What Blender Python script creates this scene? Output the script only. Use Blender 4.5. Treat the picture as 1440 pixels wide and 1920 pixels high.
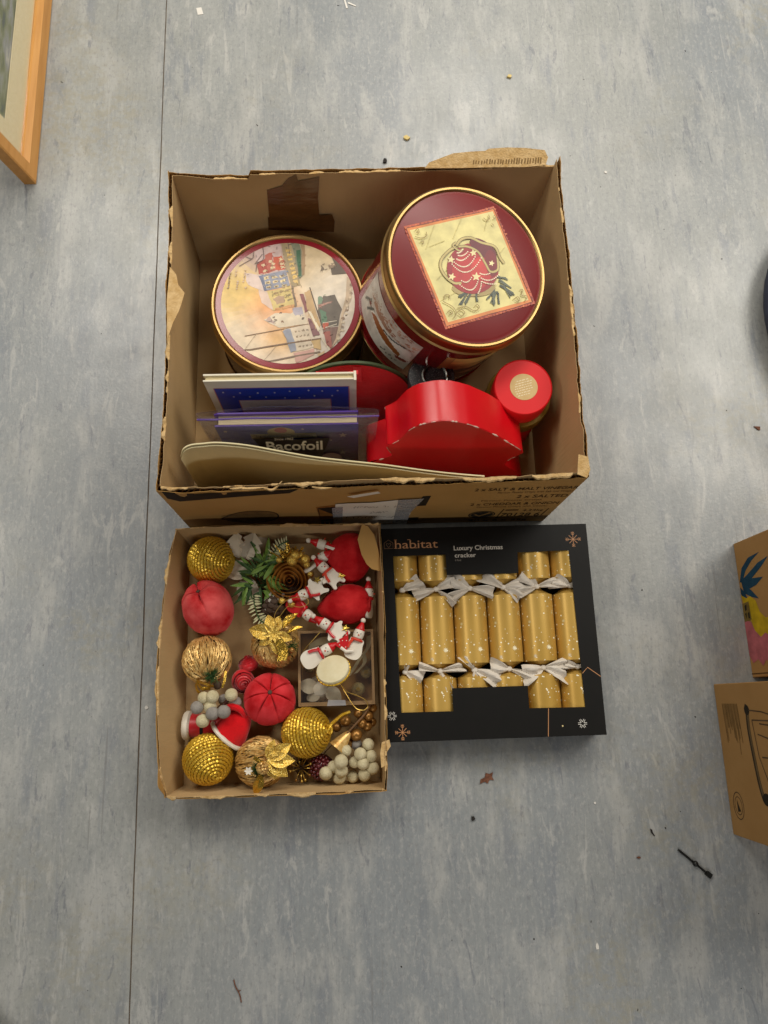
import bpy, bmesh, math, random
from mathutils import Vector, Matrix, Quaternion, geometry, noise
R = math.radians
PI = math.pi

# ------------------------------------------------------------------ camera, light, exposure
for o in list(bpy.data.objects):
    bpy.data.objects.remove(o)
scene = bpy.context.scene
C = scene.collection
cd = bpy.data.cameras.new('camera')
cam = bpy.data.objects.new('camera', cd)
C.objects.link(cam)
cam.matrix_world = Matrix(((0.998885, 0.024028, -0.040634, 0.0),
                           (-0.033136, 0.969958, -0.241004, 0.0),
                           (0.033623, 0.242082, 0.969673, 1.35),
                           (0, 0, 0, 1)))
cd.sensor_fit = 'VERTICAL'
cd.sensor_height = 24.0
cd.lens = 24.0 * 1442 / 1920
cd.clip_start = 0.02
cd.clip_end = 50
scene.camera = cam

world = bpy.data.worlds.new('World')
scene.world = world
world.use_nodes = True
wbg = world.node_tree.nodes['Background']
wbg.inputs[0].default_value = (1.0, 0.93, 0.84, 1)
wbg.inputs[1].default_value = 0.035

def area_light(name, loc, target, sx, sy, power, colour):
    d = bpy.data.lights.new(name, 'AREA')
    d.shape = 'RECTANGLE'
    d.size, d.size_y, d.energy, d.color = sx, sy, power, colour
    o = bpy.data.objects.new(name, d)
    C.objects.link(o)
    o.location = loc
    o.rotation_euler = (Vector(target) - Vector(loc)).to_track_quat('-Z', 'Y').to_euler()
    return o
# ceiling panels of the room, plus one fill lamp added behind the camera
area_light('ceiling_or_fill_lamp', (2.3, 1.9, 2.75), (2.3, 1.9, 0), 2.0, 1.8, 98, (1.0, 0.95, 0.86))
area_light('ceiling_or_fill_lamp', (-1.05, 2.2, 2.75), (-1.05, 2.2, 0), 0.9, 1.2, 52, (1.0, 0.95, 0.86))
area_light('ceiling_or_fill_lamp', (0.7, 3.2, 2.75), (0.7, 3.2, 0), 1.2, 1.2, 60, (1.0, 0.95, 0.86))
area_light('ceiling_or_fill_lamp', (-2.4, 0.6, 2.75), (-2.4, 0.6, 0), 0.6, 1.2, 30, (1.0, 0.95, 0.86))
area_light('ceiling_or_fill_lamp', (0.6, -2.6, 2.75), (0.6, -2.6, 0), 2.4, 0.6, 42, (1.0, 0.97, 0.93))  # unseen fill lamp, added to brighten the near floor
vs = scene.view_settings
vs.view_transform = 'Standard'
vs.look = 'None'
vs.exposure = -0.1
vs.gamma = 1.0
scene.render.resolution_x, scene.render.resolution_y = 768, 1024
rnd = random.Random(7)

# ------------------------------------------------------------------ materials
def lin(h):
    if not isinstance(h, str):
        return tuple(h)
    c = [int(h[i:i + 2], 16) / 255 for i in (0, 2, 4)]
    return tuple(x / 12.92 if x <= 0.04045 else ((x + 0.055) / 1.055) ** 2.4 for x in c)
MATS = {}
def nodes_of(name):
    m = bpy.data.materials.new(name)
    m.use_nodes = True
    MATS[name] = m
    nt = m.node_tree
    return m, nt, nt.nodes['Principled BSDF']
def N(nt, kind, **kw):
    n = nt.nodes.new(kind)
    for k, v in kw.items():
        setattr(n, k, v)
    return n
def mat(name, col, rough=0.6, metal=0.0, col2=None, nscale=30, nstretch=(1, 1, 1), bump=0.0, bscale=None,
        coat=0.0, sheen=0.0, spec=0.5, detail=4.0, trans=0.0, lo=0.35, hi=0.7, rough2=None, coord='Object', bstretch=None):
    m, nt, b = nodes_of(name)
    col = lin(col)
    b.inputs['Base Color'].default_value = (*col, 1)
    b.inputs['Roughness'].default_value = rough
    b.inputs['Metallic'].default_value = metal
    b.inputs['Coat Weight'].default_value = coat
    b.inputs['Coat Roughness'].default_value = 0.12
    b.inputs['Sheen Weight'].default_value = sheen
    b.inputs['Specular IOR Level'].default_value = spec
    b.inputs['Transmission Weight'].default_value = trans
    tc = N(nt, 'ShaderNodeTexCoord')
    def mapped(stretch, scale):
        mp = N(nt, 'ShaderNodeMapping')
        mp.inputs['Scale'].default_value = stretch
        nt.links.new(tc.outputs[coord], mp.inputs[0])
        nz = N(nt, 'ShaderNodeTexNoise')
        nz.inputs['Scale'].default_value = scale
        nz.inputs['Detail'].default_value = detail
        nt.links.new(mp.outputs[0], nz.inputs[0])
        return nz
    if col2 is not None:
        nz = mapped(nstretch, nscale)
        r = N(nt, 'ShaderNodeValToRGB')
        r.color_ramp.elements[0].position = lo
        r.color_ramp.elements[1].position = hi
        r.color_ramp.elements[0].color = (*col, 1)
        r.color_ramp.elements[1].color = (*lin(col2), 1)
        nt.links.new(nz.outputs[0], r.inputs[0])
        nt.links.new(r.outputs[0], b.inputs['Base Color'])
        if rough2 is not None:
            mr = N(nt, 'ShaderNodeMapRange')
            mr.inputs[3].default_value = rough
            mr.inputs[4].default_value = rough2
            nt.links.new(nz.outputs[0], mr.inputs[0])
            nt.links.new(mr.outputs[0], b.inputs['Roughness'])
    if bump:
        nz2 = mapped(bstretch or nstretch, bscale or nscale * 3)
        bp = N(nt, 'ShaderNodeBump')
        bp.inputs['Strength'].default_value = bump
        bp.inputs['Distance'].default_value = 0.002
        nt.links.new(nz2.outputs[0], bp.inputs['Height'])
        nt.links.new(bp.outputs[0], b.inputs['Normal'])
    return m
def print_mat(name, rough, coat=0.0, mottling=0.18, mscale=120, spec=0.5):
    m, nt, b = nodes_of(name)
    at = N(nt, 'ShaderNodeAttribute', attribute_name='Col')
    tc = N(nt, 'ShaderNodeTexCoord')
    nz = N(nt, 'ShaderNodeTexNoise')
    nz.inputs['Scale'].default_value = mscale
    nz.inputs['Detail'].default_value = 6
    nt.links.new(tc.outputs['Object'], nz.inputs[0])
    mr = N(nt, 'ShaderNodeMapRange')
    mr.inputs[1].default_value, mr.inputs[2].default_value = 0.3, 0.7
    mr.inputs[3].default_value, mr.inputs[4].default_value = 1 - mottling, 1 + mottling
    nt.links.new(nz.outputs[0], mr.inputs[0])
    mx = N(nt, 'ShaderNodeVectorMath', operation='SCALE')
    nt.links.new(at.outputs['Color'], mx.inputs[0])
    nt.links.new(mr.outputs[0], mx.inputs['Scale'])
    nt.links.new(mx.outputs[0], b.inputs['Base Color'])
    b.inputs['Roughness'].default_value = rough
    b.inputs['Coat Weight'].default_value = coat
    b.inputs['Coat Roughness'].default_value = 0.15
    b.inputs['Specular IOR Level'].default_value = spec
    return m
def film_mat(name, tint, gloss=0.12, rough=0.12, bump=0.0, milky=0.0):
    m, nt, b = nodes_of(name)
    out = nt.nodes['Material Output']
    tr = N(nt, 'ShaderNodeBsdfTransparent')
    tr.inputs[0].default_value = (*tint, 1)
    gl = N(nt, 'ShaderNodeBsdfGlossy')
    gl.inputs['Roughness'].default_value = rough
    fr = N(nt, 'ShaderNodeLayerWeight')
    fr.inputs[0].default_value = 0.25
    mr = N(nt, 'ShaderNodeMapRange')
    mr.inputs[3].default_value, mr.inputs[4].default_value = gloss * 0.35, gloss * 3
    nt.links.new(fr.outputs['Fresnel'], mr.inputs[0])
    mix = N(nt, 'ShaderNodeMixShader')
    nt.links.new(mr.outputs[0], mix.inputs[0])
    df = N(nt, 'ShaderNodeBsdfDiffuse')
    df.inputs[0].default_value = (0.7, 0.7, 0.75, 1)
    m2 = N(nt, 'ShaderNodeMixShader')
    m2.inputs[0].default_value = milky
    nt.links.new(tr.outputs[0], m2.inputs[1])
    nt.links.new(df.outputs[0], m2.inputs[2])
    nt.links.new(m2.outputs[0], mix.inputs[1])
    nt.links.new(gl.outputs[0], mix.inputs[2])
    if bump:
        nz = N(nt, 'ShaderNodeTexNoise')
        nz.inputs['Scale'].default_value = 45
        tc = N(nt, 'ShaderNodeTexCoord')
        nt.links.new(tc.outputs['Object'], nz.inputs[0])
        bp = N(nt, 'ShaderNodeBump')
        bp.inputs['Strength'].default_value = bump
        bp.inputs['Distance'].default_value = 0.01
        nt.links.new(nz.outputs[0], bp.inputs['Height'])
        nt.links.new(bp.outputs[0], gl.inputs['Normal'])
        nt.links.new(bp.outputs[0], fr.inputs['Normal'])
    nt.links.new(mix.outputs[0], out.inputs[0])
    return m

mat('cardboard', 'c0a276', 0.85, col2='b29468', nscale=6, bump=0.25, bscale=8, bstretch=(22, 22, 1), spec=0.2)
mat('cardboard_outer', 'b88f54', 0.8, col2='ac8348', nscale=9, bump=0.15, bscale=260, spec=0.25)
mat('cardboard_torn', 'd6b684', 0.95, col2='be9a64', nscale=90, bump=0.8, bscale=300, spec=0.1)
mat('cardboard_warm', 'b08650', 0.75, col2='a67c46', nscale=10, bump=0.1, bscale=250, spec=0.3)
mat('fluting', '8a6438', 0.95, spec=0.1)
mat('packing_tape', '5d3d20', 0.22, col2='6e4a28', nscale=14, bump=0.7, bscale=26, nstretch=(1, 1, 2.5), spec=0.5)
mat('cream_board', 'd8cba0', 0.42, col2='d0c296', nscale=8, bump=0.05, bscale=200)
mat('red_card', 'd00a18', 0.30, col2='c40a16', nscale=12, bump=0.12, bscale=30)
mat('red_felt', 'd8121a', 0.95, col2='c60e16', nscale=25, bump=0.6, bscale=500, sheen=0.3, spec=0.1)
mat('green_trim', '4c5b38', 0.6, col2='3e4c2c', nscale=60)
mat('scuff_white', 'e2d4c4', 0.9, col2='c98a80', nscale=300)
mat('red_ribbon', 'd81020', 0.4, sheen=0.3, bump=0.2, bscale=90)
mat('gold_metal', 'b0905e', 0.40, 1.0, col2='a0804e', nscale=7, bump=0.05, bscale=40)
mat('tin_red', '7a1216', 0.2, col2='6c0e12', nscale=10, coat=0.5)
mat('tin_dark', '3a2418', 0.25, col2='4a2c1a', nscale=8, coat=0.4)
mat('lid_maroon', '7c1e20', 0.38, col2='741b1d', nscale=9)
mat('lid_ring', '8a1020', 0.3, coat=0.2)
mat('tub_red', 'd4141a', 0.5, spec=0.35)
mat('gold_paper', 'c9aa72', 0.55, col2='bd9c62', nscale=50)
mat('olive_gold', '8c7428', 0.35, 0.4, col2='7d6620', nscale=20)
mat('book_cream', 'e0d8c2', 0.45)
mat('pages', 'd8c79a', 0.8, bump=0.6, bscale=900, bstretch=(0.05, 1, 1))
mat('glitter', '2c2c2e', 0.35, 0.3, col2='9a9a98', nscale=900, lo=0.62, hi=0.68, detail=1)
mat('silver', '8c8a84', 0.2, 1.0)
mat('bag_purple', '5a3a98', 0.3)
film_mat('bag_film', (0.88, 0.87, 0.93), 0.20, 0.16, 0.6, 0.10)
film_mat('clear_film', (0.93, 0.92, 0.88), 0.10, 0.1, 0.15, 0.02)
film_mat('clear_tape', (0.95, 0.94, 0.9), 0.2, 0.25, 0.5, 0.35)
film_mat('picture_glass', (0.99, 0.99, 0.99), 0.05, 0.05)
print_mat('print_matt', 0.6, 0, 0.1)
print_mat('print_book', 0.3, 0.2, 0.06)
print_mat('print_tin', 0.40, 0.0, 0.16, 55, 0.4)
print_mat('print_box', 0.75, 0, 0.22, 60, 0.2)
print_mat('print_foil', 0.35, 0.3, 0.03)
mat('paper_white', 'e8e2d6', 0.85, col2='ddd4c6', nscale=20, bump=0.6, bscale=28)
mat('rope_gold', 'cfa428', 0.32, 0.55, col2='e2bc48', nscale=200, lo=0.4, hi=0.6)
mat('velvet_red', 'a80a12', 0.8, col2='ca2a2c', nscale=42, nstretch=(1, 1, 1), bump=0.3, bscale=700, sheen=0.35, spec=0.15, detail=6)
mat('velvet_bright', 'b00c14', 0.8, col2='d83a40', nscale=42, bump=0.3, bscale=700, sheen=0.4, spec=0.15, detail=6, lo=0.3, hi=0.62)
mat('velvet_worn', 'b4161c', 0.8, col2='de5c5a', nscale=34, bump=0.3, bscale=700, sheen=0.5, spec=0.15, detail=6, lo=0.3, hi=0.62)
for nm in ('velvet_red', 'velvet_worn', 'velvet_bright'):
    b = MATS[nm].node_tree.nodes['Principled BSDF']
    b.inputs['Sheen Tint'].default_value = (1, 0.25, 0.25, 1)
    b.inputs['Sheen Roughness'].default_value = 0.35
mat('satin_red', 'b80a18', 0.38, sheen=0.4, col2='c81420', nscale=60)
mat('straw_gold', 'c89850', 0.36, 0.45, col2='ecca84', nscale=180, lo=0.35, hi=0.65)
mat('straw_core', '6a4820', 0.8)
mat('foil_gold', 'c9a03a', 0.25, 0.85, col2='e0bc58', nscale=90, bump=0.9, bscale=160)
mat('glitter_gold', 'cfa640', 0.35, 0.7, col2='f0d680', nscale=700, lo=0.5, hi=0.62, bump=0.6, bscale=500)
mat('berry_white', 'cfc4a0', 0.85, col2='b9ad88', nscale=160, bump=0.6, bscale=500)
mat('berry_grey', '98928a', 0.85, col2='857e78', nscale=160, bump=0.5, bscale=400)
mat('berry_gold', '8f6430', 0.35, 0.6, col2='a87a3c', nscale=60)
mat('box_rim', '9c7c54', 0.5, col2='8e6e48', nscale=40)
mat('rope_core', '7a5a10', 0.7)
mat('stem', '6e4e30', 0.8)
mat('thread_gold', 'd0ac58', 0.35, 0.8)
mat('wood_white', 'e2dacb', 0.5, col2='d8cfbe', nscale=40, coat=0.1)
mat('paint_red', 'c01018', 0.4, coat=0.1)
mat('paint_orange', 'd03a20', 0.6)
mat('black_felt', '0c0a0a', 0.9)
mat('cream_petal', 'c9beaa', 0.6, col2='b8ab94', nscale=40, sheen=0.2, bump=0.3, bscale=80)
mat('leaf_green', '7c9c40', 0.5, col2='466624', nscale=40)
mat('leaf_dark', '2c481e', 0.6, col2='385824', nscale=60)
mat('leaf_snow', 'c9c49a', 0.6, col2='a8ac80', nscale=90)
mat('wood_rose', 'c08232', 0.6, col2='a06824', nscale=40, bump=0.4, bscale=200)
mat('cone_brown', '3e2a1c', 0.7, col2='54402e', nscale=50)
mat('cone_snow', 'b8b2a6', 0.7)
mat('berry_dark', '4a1016', 0.35, col2='6a1c20', nscale=120, coat=0.3)
mat('paste_white', 'ddd3b0', 0.65, col2='d2c69e', nscale=60, bump=0.3, bscale=120)
mat('clear_bead', 'e2d29a', 0.10, 0.3, trans=0.45, spec=0.9)
mat('black_card', '0d0c0a', 0.5, col2='100e0c', nscale=60, spec=0.25)
mat('cracker_gold', 'd0aa58', 0.38, 0.36, col2='c69e4a', nscale=5)
mat('tissue', 'd8d0c4', 0.85, col2='ccc2b4', nscale=40, bump=0.5, bscale=70)
mat('wood_frame', 'd69c54', 0.42, col2='c88c44', nscale=12, nstretch=(8, 0.7, 8), bump=0.1, bscale=60)
mat('mount_card', 'f2e4bc', 0.8, col2='ecdcae', nscale=200)
mat('navy_fabric', '23283a', 0.75, col2='2c3244', nscale=40, bump=0.3, bscale=400)
mat('grey_fabric', '3a3c36', 0.9, col2='2c2e2c', nscale=60, bump=0.5, bscale=400)
mat('black_plastic', '12120e', 0.4)
mat('debris_brown', '5a3420', 0.8, col2='7a4c34', nscale=200)
mat('debris_dark', '1c1712', 0.8)
mat('debris_yellow', 'd2bc7c', 0.8)
mat('debris_white', 'd8d4cc', 0.8)
mat('seam', '7c6e5e', 0.85, col2='62564a', nscale=30)

# the painting seen in the frame: loose upright strokes of green, grey and white
def painting_mat():
    m, nt, b = nodes_of('painting')
    tc = N(nt, 'ShaderNodeTexCoord')
    mp = N(nt, 'ShaderNodeMapping')
    mp.inputs['Scale'].default_value = (3, 5, 22)
    nt.links.new(tc.outputs['Object'], mp.inputs[0])
    nz = N(nt, 'ShaderNodeTexNoise')
    nz.inputs['Scale'].default_value = 3.0
    nz.inputs['Detail'].default_value = 5
    nt.links.new(mp.outputs[0], nz.inputs[0])
    r = N(nt, 'ShaderNodeValToRGB')
    e = r.color_ramp.elements
    e[0].position, e[0].color = 0.30, (*lin('5c6660'), 1)
    e[1].position, e[1].color = 0.72, (*lin('d4d0c0'), 1)
    for p, c in ((0.42, '7e845e'), (0.5, '949880'), (0.6, '9ea0a0')):
        x = e.new(p)
        x.color = (*lin(c), 1)
    nt.links.new(nz.outputs[0], r.inputs[0])
    nt.links.new(r.outputs[0], b.inputs['Base Color'])
    b.inputs['Roughness'].default_value = 0.7
painting_mat()

# streaky sheet vinyl: grey ground, bluish clouds, long pale and dark flecks along the sheet, scuffs and grime
def vinyl_mat():
    m, nt, b = nodes_of('vinyl')
    geo = N(nt, 'ShaderNodeNewGeometry')
    def nz(scale, stretch, detail=5, rough=0.55, off=(0, 0, 0), rot=0.0, dist=0.0):
        mp = N(nt, 'ShaderNodeMapping')
        mp.inputs['Scale'].default_value = stretch
        mp.inputs['Location'].default_value = off
        mp.inputs['Rotation'].default_value = (0, 0, rot)
        nt.links.new(geo.outputs['Position'], mp.inputs[0])
        n = N(nt, 'ShaderNodeTexNoise')
        n.inputs['Scale'].default_value = scale
        n.inputs['Detail'].default_value = detail
        n.inputs['Roughness'].default_value = rough
        n.inputs['Distortion'].default_value = dist
        nt.links.new(mp.outputs[0], n.inputs[0])
        return n.outputs[0]
    def ramp(s, lo, hi, a=0.0, c=1.0):
        mr = N(nt, 'ShaderNodeMapRange', interpolation_type='SMOOTHSTEP')
        for i, v in enumerate((lo, hi, a, c)):
            mr.inputs[1 + i].default_value = v
        nt.links.new(s, mr.inputs[0])
        return mr.outputs[0]
    def mul(a, c):
        mm = N(nt, 'ShaderNodeMath', operation='MULTIPLY')
        nt.links.new(a, mm.inputs[0])
        if isinstance(c, float):
            mm.inputs[1].default_value = c
        else:
            nt.links.new(c, mm.inputs[1])
        return mm.outputs[0]
    def mix(f, a, col):
        mx = N(nt, 'ShaderNodeMix', data_type='RGBA')
        nt.links.new(f, mx.inputs[0])
        if isinstance(a, tuple):
            mx.inputs[6].default_value = (*a, 1)
        else:
            nt.links.new(a, mx.inputs[6])
        mx.inputs[7].default_value = (*col, 1)
        return mx.outputs[2]
    c = mix(ramp(nz(1.7, (1.3, 0.7, 1), 4), 0.35, 0.65), (0.312, 0.319, 0.302), (0.240, 0.258, 0.270))
    c = mix(mul(ramp(nz(8, (2.2, 0.7, 1), 6, 0.6, off=(3, 1, 0)), 0.48, 0.66), 0.75), c, (0.40, 0.40, 0.38))
    c = mix(mul(ramp(nz(9, (2.6, 0.55, 1), 6, 0.65, off=(7, 2, 0)), 0.52, 0.70), 0.75), c, (0.195, 0.213, 0.238))
    c = mix(mul(ramp(nz(13, (2.3, 0.6, 1), 7, 0.68, off=(1, 9, 0), dist=0.8), 0.585, 0.66), 0.62), c, (0.44, 0.437, 0.415))
    c = mix(mul(ramp(nz(20, (2.8, 0.6, 1), 6, 0.68, off=(5, 5, 0), dist=0.6), 0.595, 0.665), 0.62), c, (0.15, 0.16, 0.185))
    c = mix(mul(ramp(nz(11, (2.6, 0.5, 1), 5, 0.62, off=(11, 4, 0), dist=0.9), 0.63, 0.70), 0.55), c, (0.47, 0.46, 0.43))
    c = mix(mul(ramp(nz(110, (1.3, 0.7, 1), 5, 0.75), 0.48, 0.68), 0.5), c, (0.44, 0.435, 0.42))
    c = mix(mul(ramp(nz(130, (1.3, 0.8, 1), 5, 0.75, off=(2, 7, 0)), 0.50, 0.68), 0.55), c, (0.19, 0.19, 0.195))
    c = mix(mul(ramp(nz(42, (3.4, 0.22, 1), 4, 0.6, off=(6, 3, 0)), 0.45, 0.70), 0.17), c, (0.40, 0.40, 0.385))
    c = mix(mul(ramp(nz(55, (3.2, 0.20, 1), 4, 0.6, off=(9, 8, 0)), 0.48, 0.70), 0.20), c, (0.17, 0.185, 0.21))
    # yellowish grime where feet pass, and thin scratches
    c = mix(mul(mul(ramp(nz(2.0, (1, 1, 1), 4, off=(0.3, 2.2, 0)), 0.50, 0.66), ramp(nz(45, (1, 1, 1), 6, 0.7), 0.42, 0.62)), 0.55), c, (0.30, 0.275, 0.20))
    for k, (rot, off) in enumerate(((0.45, (2, 3, 0)), (-0.7, (8, 1, 0)))):
        s = ramp(nz(7, (14, 0.35, 1), 2, 0.4, off=off, rot=rot), 0.70, 0.712)
        c = mix(mul(mul(s, ramp(nz(3, (1, 1, 1), 2, off=(4, 4, 0)), 0.52, 0.6)), 0.4), c, (0.16, 0.155, 0.15) if k else (0.45, 0.44, 0.42))
    nt.links.new(c, b.inputs['Base Color'])
    rr = ramp(nz(6, (1, 1, 1), 5), 0.3, 0.7, 0.27, 0.42)
    nt.links.new(rr, b.inputs['Roughness'])
    b.inputs['Specular IOR Level'].default_value = 0.5
    bp = N(nt, 'ShaderNodeBump')
    bp.inputs['Strength'].default_value = 0.12
    bp.inputs['Distance'].default_value = 0.002
    nt.links.new(nz(220, (1, 1, 1), 3), bp.inputs['Height'])
    nt.links.new(bp.outputs[0], b.inputs['Normal'])
vinyl_mat()

# ------------------------------------------------------------------ mesh helpers
class MB:
    """collects vertices and faces of one mesh"""
    def __init__(self):
        self.v, self.f = [], []
    def add(self, vs, fs):
        k = len(self.v)
        self.v += [tuple(p) for p in vs]
        self.f += [tuple(i + k for i in f) for f in fs]
        return self
    def box(self, c, s, rot=None):
        hx, hy, hz = s[0] / 2, s[1] / 2, s[2] / 2
        vs = [Vector((x, y, z)) for x in (-hx, hx) for y in (-hy, hy) for z in (-hz, hz)]
        if rot is not None:
            vs = [rot @ p for p in vs]
        return self.add([p + Vector(c) for p in vs], [(0, 1, 3, 2), (4, 6, 7, 5), (0, 4, 5, 1), (2, 3, 7, 6), (0, 2, 6, 4), (1, 5, 7, 3)])
    def tube(self, pts, r, n=6, cap=True):
        pts = [Vector(p) for p in pts]
        rs = r if isinstance(r, (list, tuple)) else [r] * len(pts)
        vs, fs = [], []
        up = None
        for i, p in enumerate(pts):
            t = (pts[min(i + 1, len(pts) - 1)] - pts[max(i - 1, 0)])
            t = t.normalized() if t.length > 1e-9 else Vector((0, 0, 1))
            if up is None:
                up = t.orthogonal().normalized()
            up = (up - t * up.dot(t))
            up = up.normalized() if up.length > 1e-6 else t.orthogonal().normalized()
            w = t.cross(up)
            for k in range(n):
                a = 2 * PI * k / n
                vs.append(p + (up * math.cos(a) + w * math.sin(a)) * rs[i])
        for i in range(len(pts) - 1):
            for k in range(n):
                fs.append((i * n + k, i * n + (k + 1) % n, (i + 1) * n + (k + 1) % n, (i + 1) * n + k))
        if cap:
            fs.append(tuple(reversed(range(n))))
            fs.append(tuple(range((len(pts) - 1) * n, len(pts) * n)))
        return self.add(vs, fs)
    def lathe(self, prof, n=48, c=(0, 0, 0), closed=False):
        vs, fs = [], []
        for r, z in prof:
            for k in range(n):
                a = 2 * PI * k / n
                vs.append((c[0] + r * math.cos(a), c[1] + r * math.sin(a), c[2] + z))
        m = len(prof)
        for i in range(m if closed else m - 1):
            j = (i + 1) % m
            for k in range(n):
                fs.append((i * n + k, i * n + (k + 1) % n, j * n + (k + 1) % n, j * n + k))
        if not closed:
            if prof[0][0] > 1e-6:
                fs.append(tuple(reversed(range(n))))
            if prof[-1][0] > 1e-6:
                fs.append(tuple(range((m - 1) * n, m * n)))
        return self.add(vs, fs)
    def sphere(self, c, r, n=16, m=10, sq=(1, 1, 1)):
        vs = [(c[0], c[1], c[2] - r * sq[2])]
        for i in range(1, m):
            a = -PI / 2 + PI * i / m
            for k in range(n):
                b = 2 * PI * k / n
                vs.append((c[0] + r * sq[0] * math.cos(a) * math.cos(b), c[1] + r * sq[1] * math.cos(a) * math.sin(b), c[2] + r * sq[2] * math.sin(a)))
        vs.append((c[0], c[1], c[2] + r * sq[2]))
        fs = [(0, 1 + (k + 1) % n, 1 + k) for k in range(n)]
        for i in range(m - 2):
            for k in range(n):
                a = 1 + i * n
                fs.append((a + k, a + (k + 1) % n, a + n + (k + 1) % n, a + n + k))
        t = len(vs) - 1
        fs += [(t, t - n + k, t - n + (k + 1) % n) for k in range(n)]
        return self.add(vs, fs)
    def grid(self, fn, nu, nv, closed_u=False):
        vs = [fn(i / (nu if closed_u else nu - 1), j / (nv - 1)) for j in range(nv) for i in range(nu)]
        fs = []
        for j in range(nv - 1):
            for i in range(nu if closed_u else nu - 1):
                k = (i + 1) % nu
                fs.append((j * nu + i, j * nu + k, (j + 1) * nu + k, (j + 1) * nu + i))
        return self.add(vs, fs)
    def prism(self, poly, fn, d0, d1):
        """poly of (u, v), fn(u, v, d) -> point; closed solid between depths d0 and d1"""
        n = len(poly)
        vs = [fn(u, v, d0) for u, v in poly] + [fn(u, v, d1) for u, v in poly]
        fs = [tuple(reversed(range(n))), tuple(range(n, 2 * n))]
        fs += [(i, (i + 1) % n, n + (i + 1) % n, n + i) for i in range(n)]
        return self.add(vs, fs)
    def mesh(self, name, m, smooth=True, fix=False):
        me = bpy.data.meshes.new(name)
        me.from_pydata(self.v, [], self.f)
        me.materials.append(MATS[m])
        if fix:
            bm = bmesh.new()
            bm.from_mesh(me)
            bmesh.ops.recalc_face_normals(bm, faces=bm.faces)
            bm.to_mesh(me)
            bm.free()
        if smooth:
            me.polygons.foreach_set('use_smooth', [True] * len(me.polygons))
            me.set_sharp_from_angle(angle=R(40))
        me.update()
        return me
    def build(self, name, m, parent=None, smooth=True, fix=True):
        return link(name, self.mesh(name, m, smooth, fix), parent)
def link(name, me, parent=None, mw=None):
    o = bpy.data.objects.new(name, me)
    C.objects.link(o)
    if parent is not None:
        o.parent = parent
    if mw is not None:
        o.matrix_local = mw
    return o
def tag(o, label, cat, group=None, kind=None):
    o['label'], o['category'] = label, cat
    if group:
        o['group'] = group
    if kind:
        o['kind'] = kind
    return o
def thing(name, label, cat, loc=(0, 0, 0), rot=None, group=None):
    o = bpy.data.objects.new(name, None)
    o.empty_display_size = 0.01
    C.objects.link(o)
    o.location = loc
    if rot is not None:
        o.rotation_mode = 'QUATERNION'
        o.rotation_quaternion = rot
    return tag(o, label, cat, group)
def axis_rot(a, spin=0.0):
    """rotation taking local +Z to a, local X kept towards world X"""
    z = Vector(a).normalized()
    x = Vector((1, 0, 0)) - z * z.x
    if x.length < 1e-4:
        x = Vector((0, 1, 0)) - z * z.y
    x.normalize()
    y = z.cross(x)
    m = Matrix((x, y, z)).transposed()
    return (m @ Matrix.Rotation(spin, 3, 'Z')).to_quaternion()
def bez(a, m, b, n=10):
    a, m, b = Vector(a), Vector(m), Vector(b)
    return [(1 - t) ** 2 * a + 2 * t * (1 - t) * m + t * t * b for t in (i / n for i in range(n + 1))]
def catmull(pts, n=6):
    P = [Vector(p) for p in pts]
    P = [P[0] * 2 - P[1]] + P + [P[-1] * 2 - P[-2]]
    out = []
    for i in range(1, len(P) - 2):
        for k in range(n):
            t = k / n
            a, b, c, d = P[i - 1:i + 3]
            out.append(0.5 * (2 * b + (c - a) * t + (2 * a - 5 * b + 4 * c - d) * t * t + (3 * b - a - 3 * c + d) * t ** 3))
    return out + [P[-2]]
def nz1(x, seed=0.0):
    return noise.noise(Vector((x, seed, seed * 1.7)))

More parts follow.
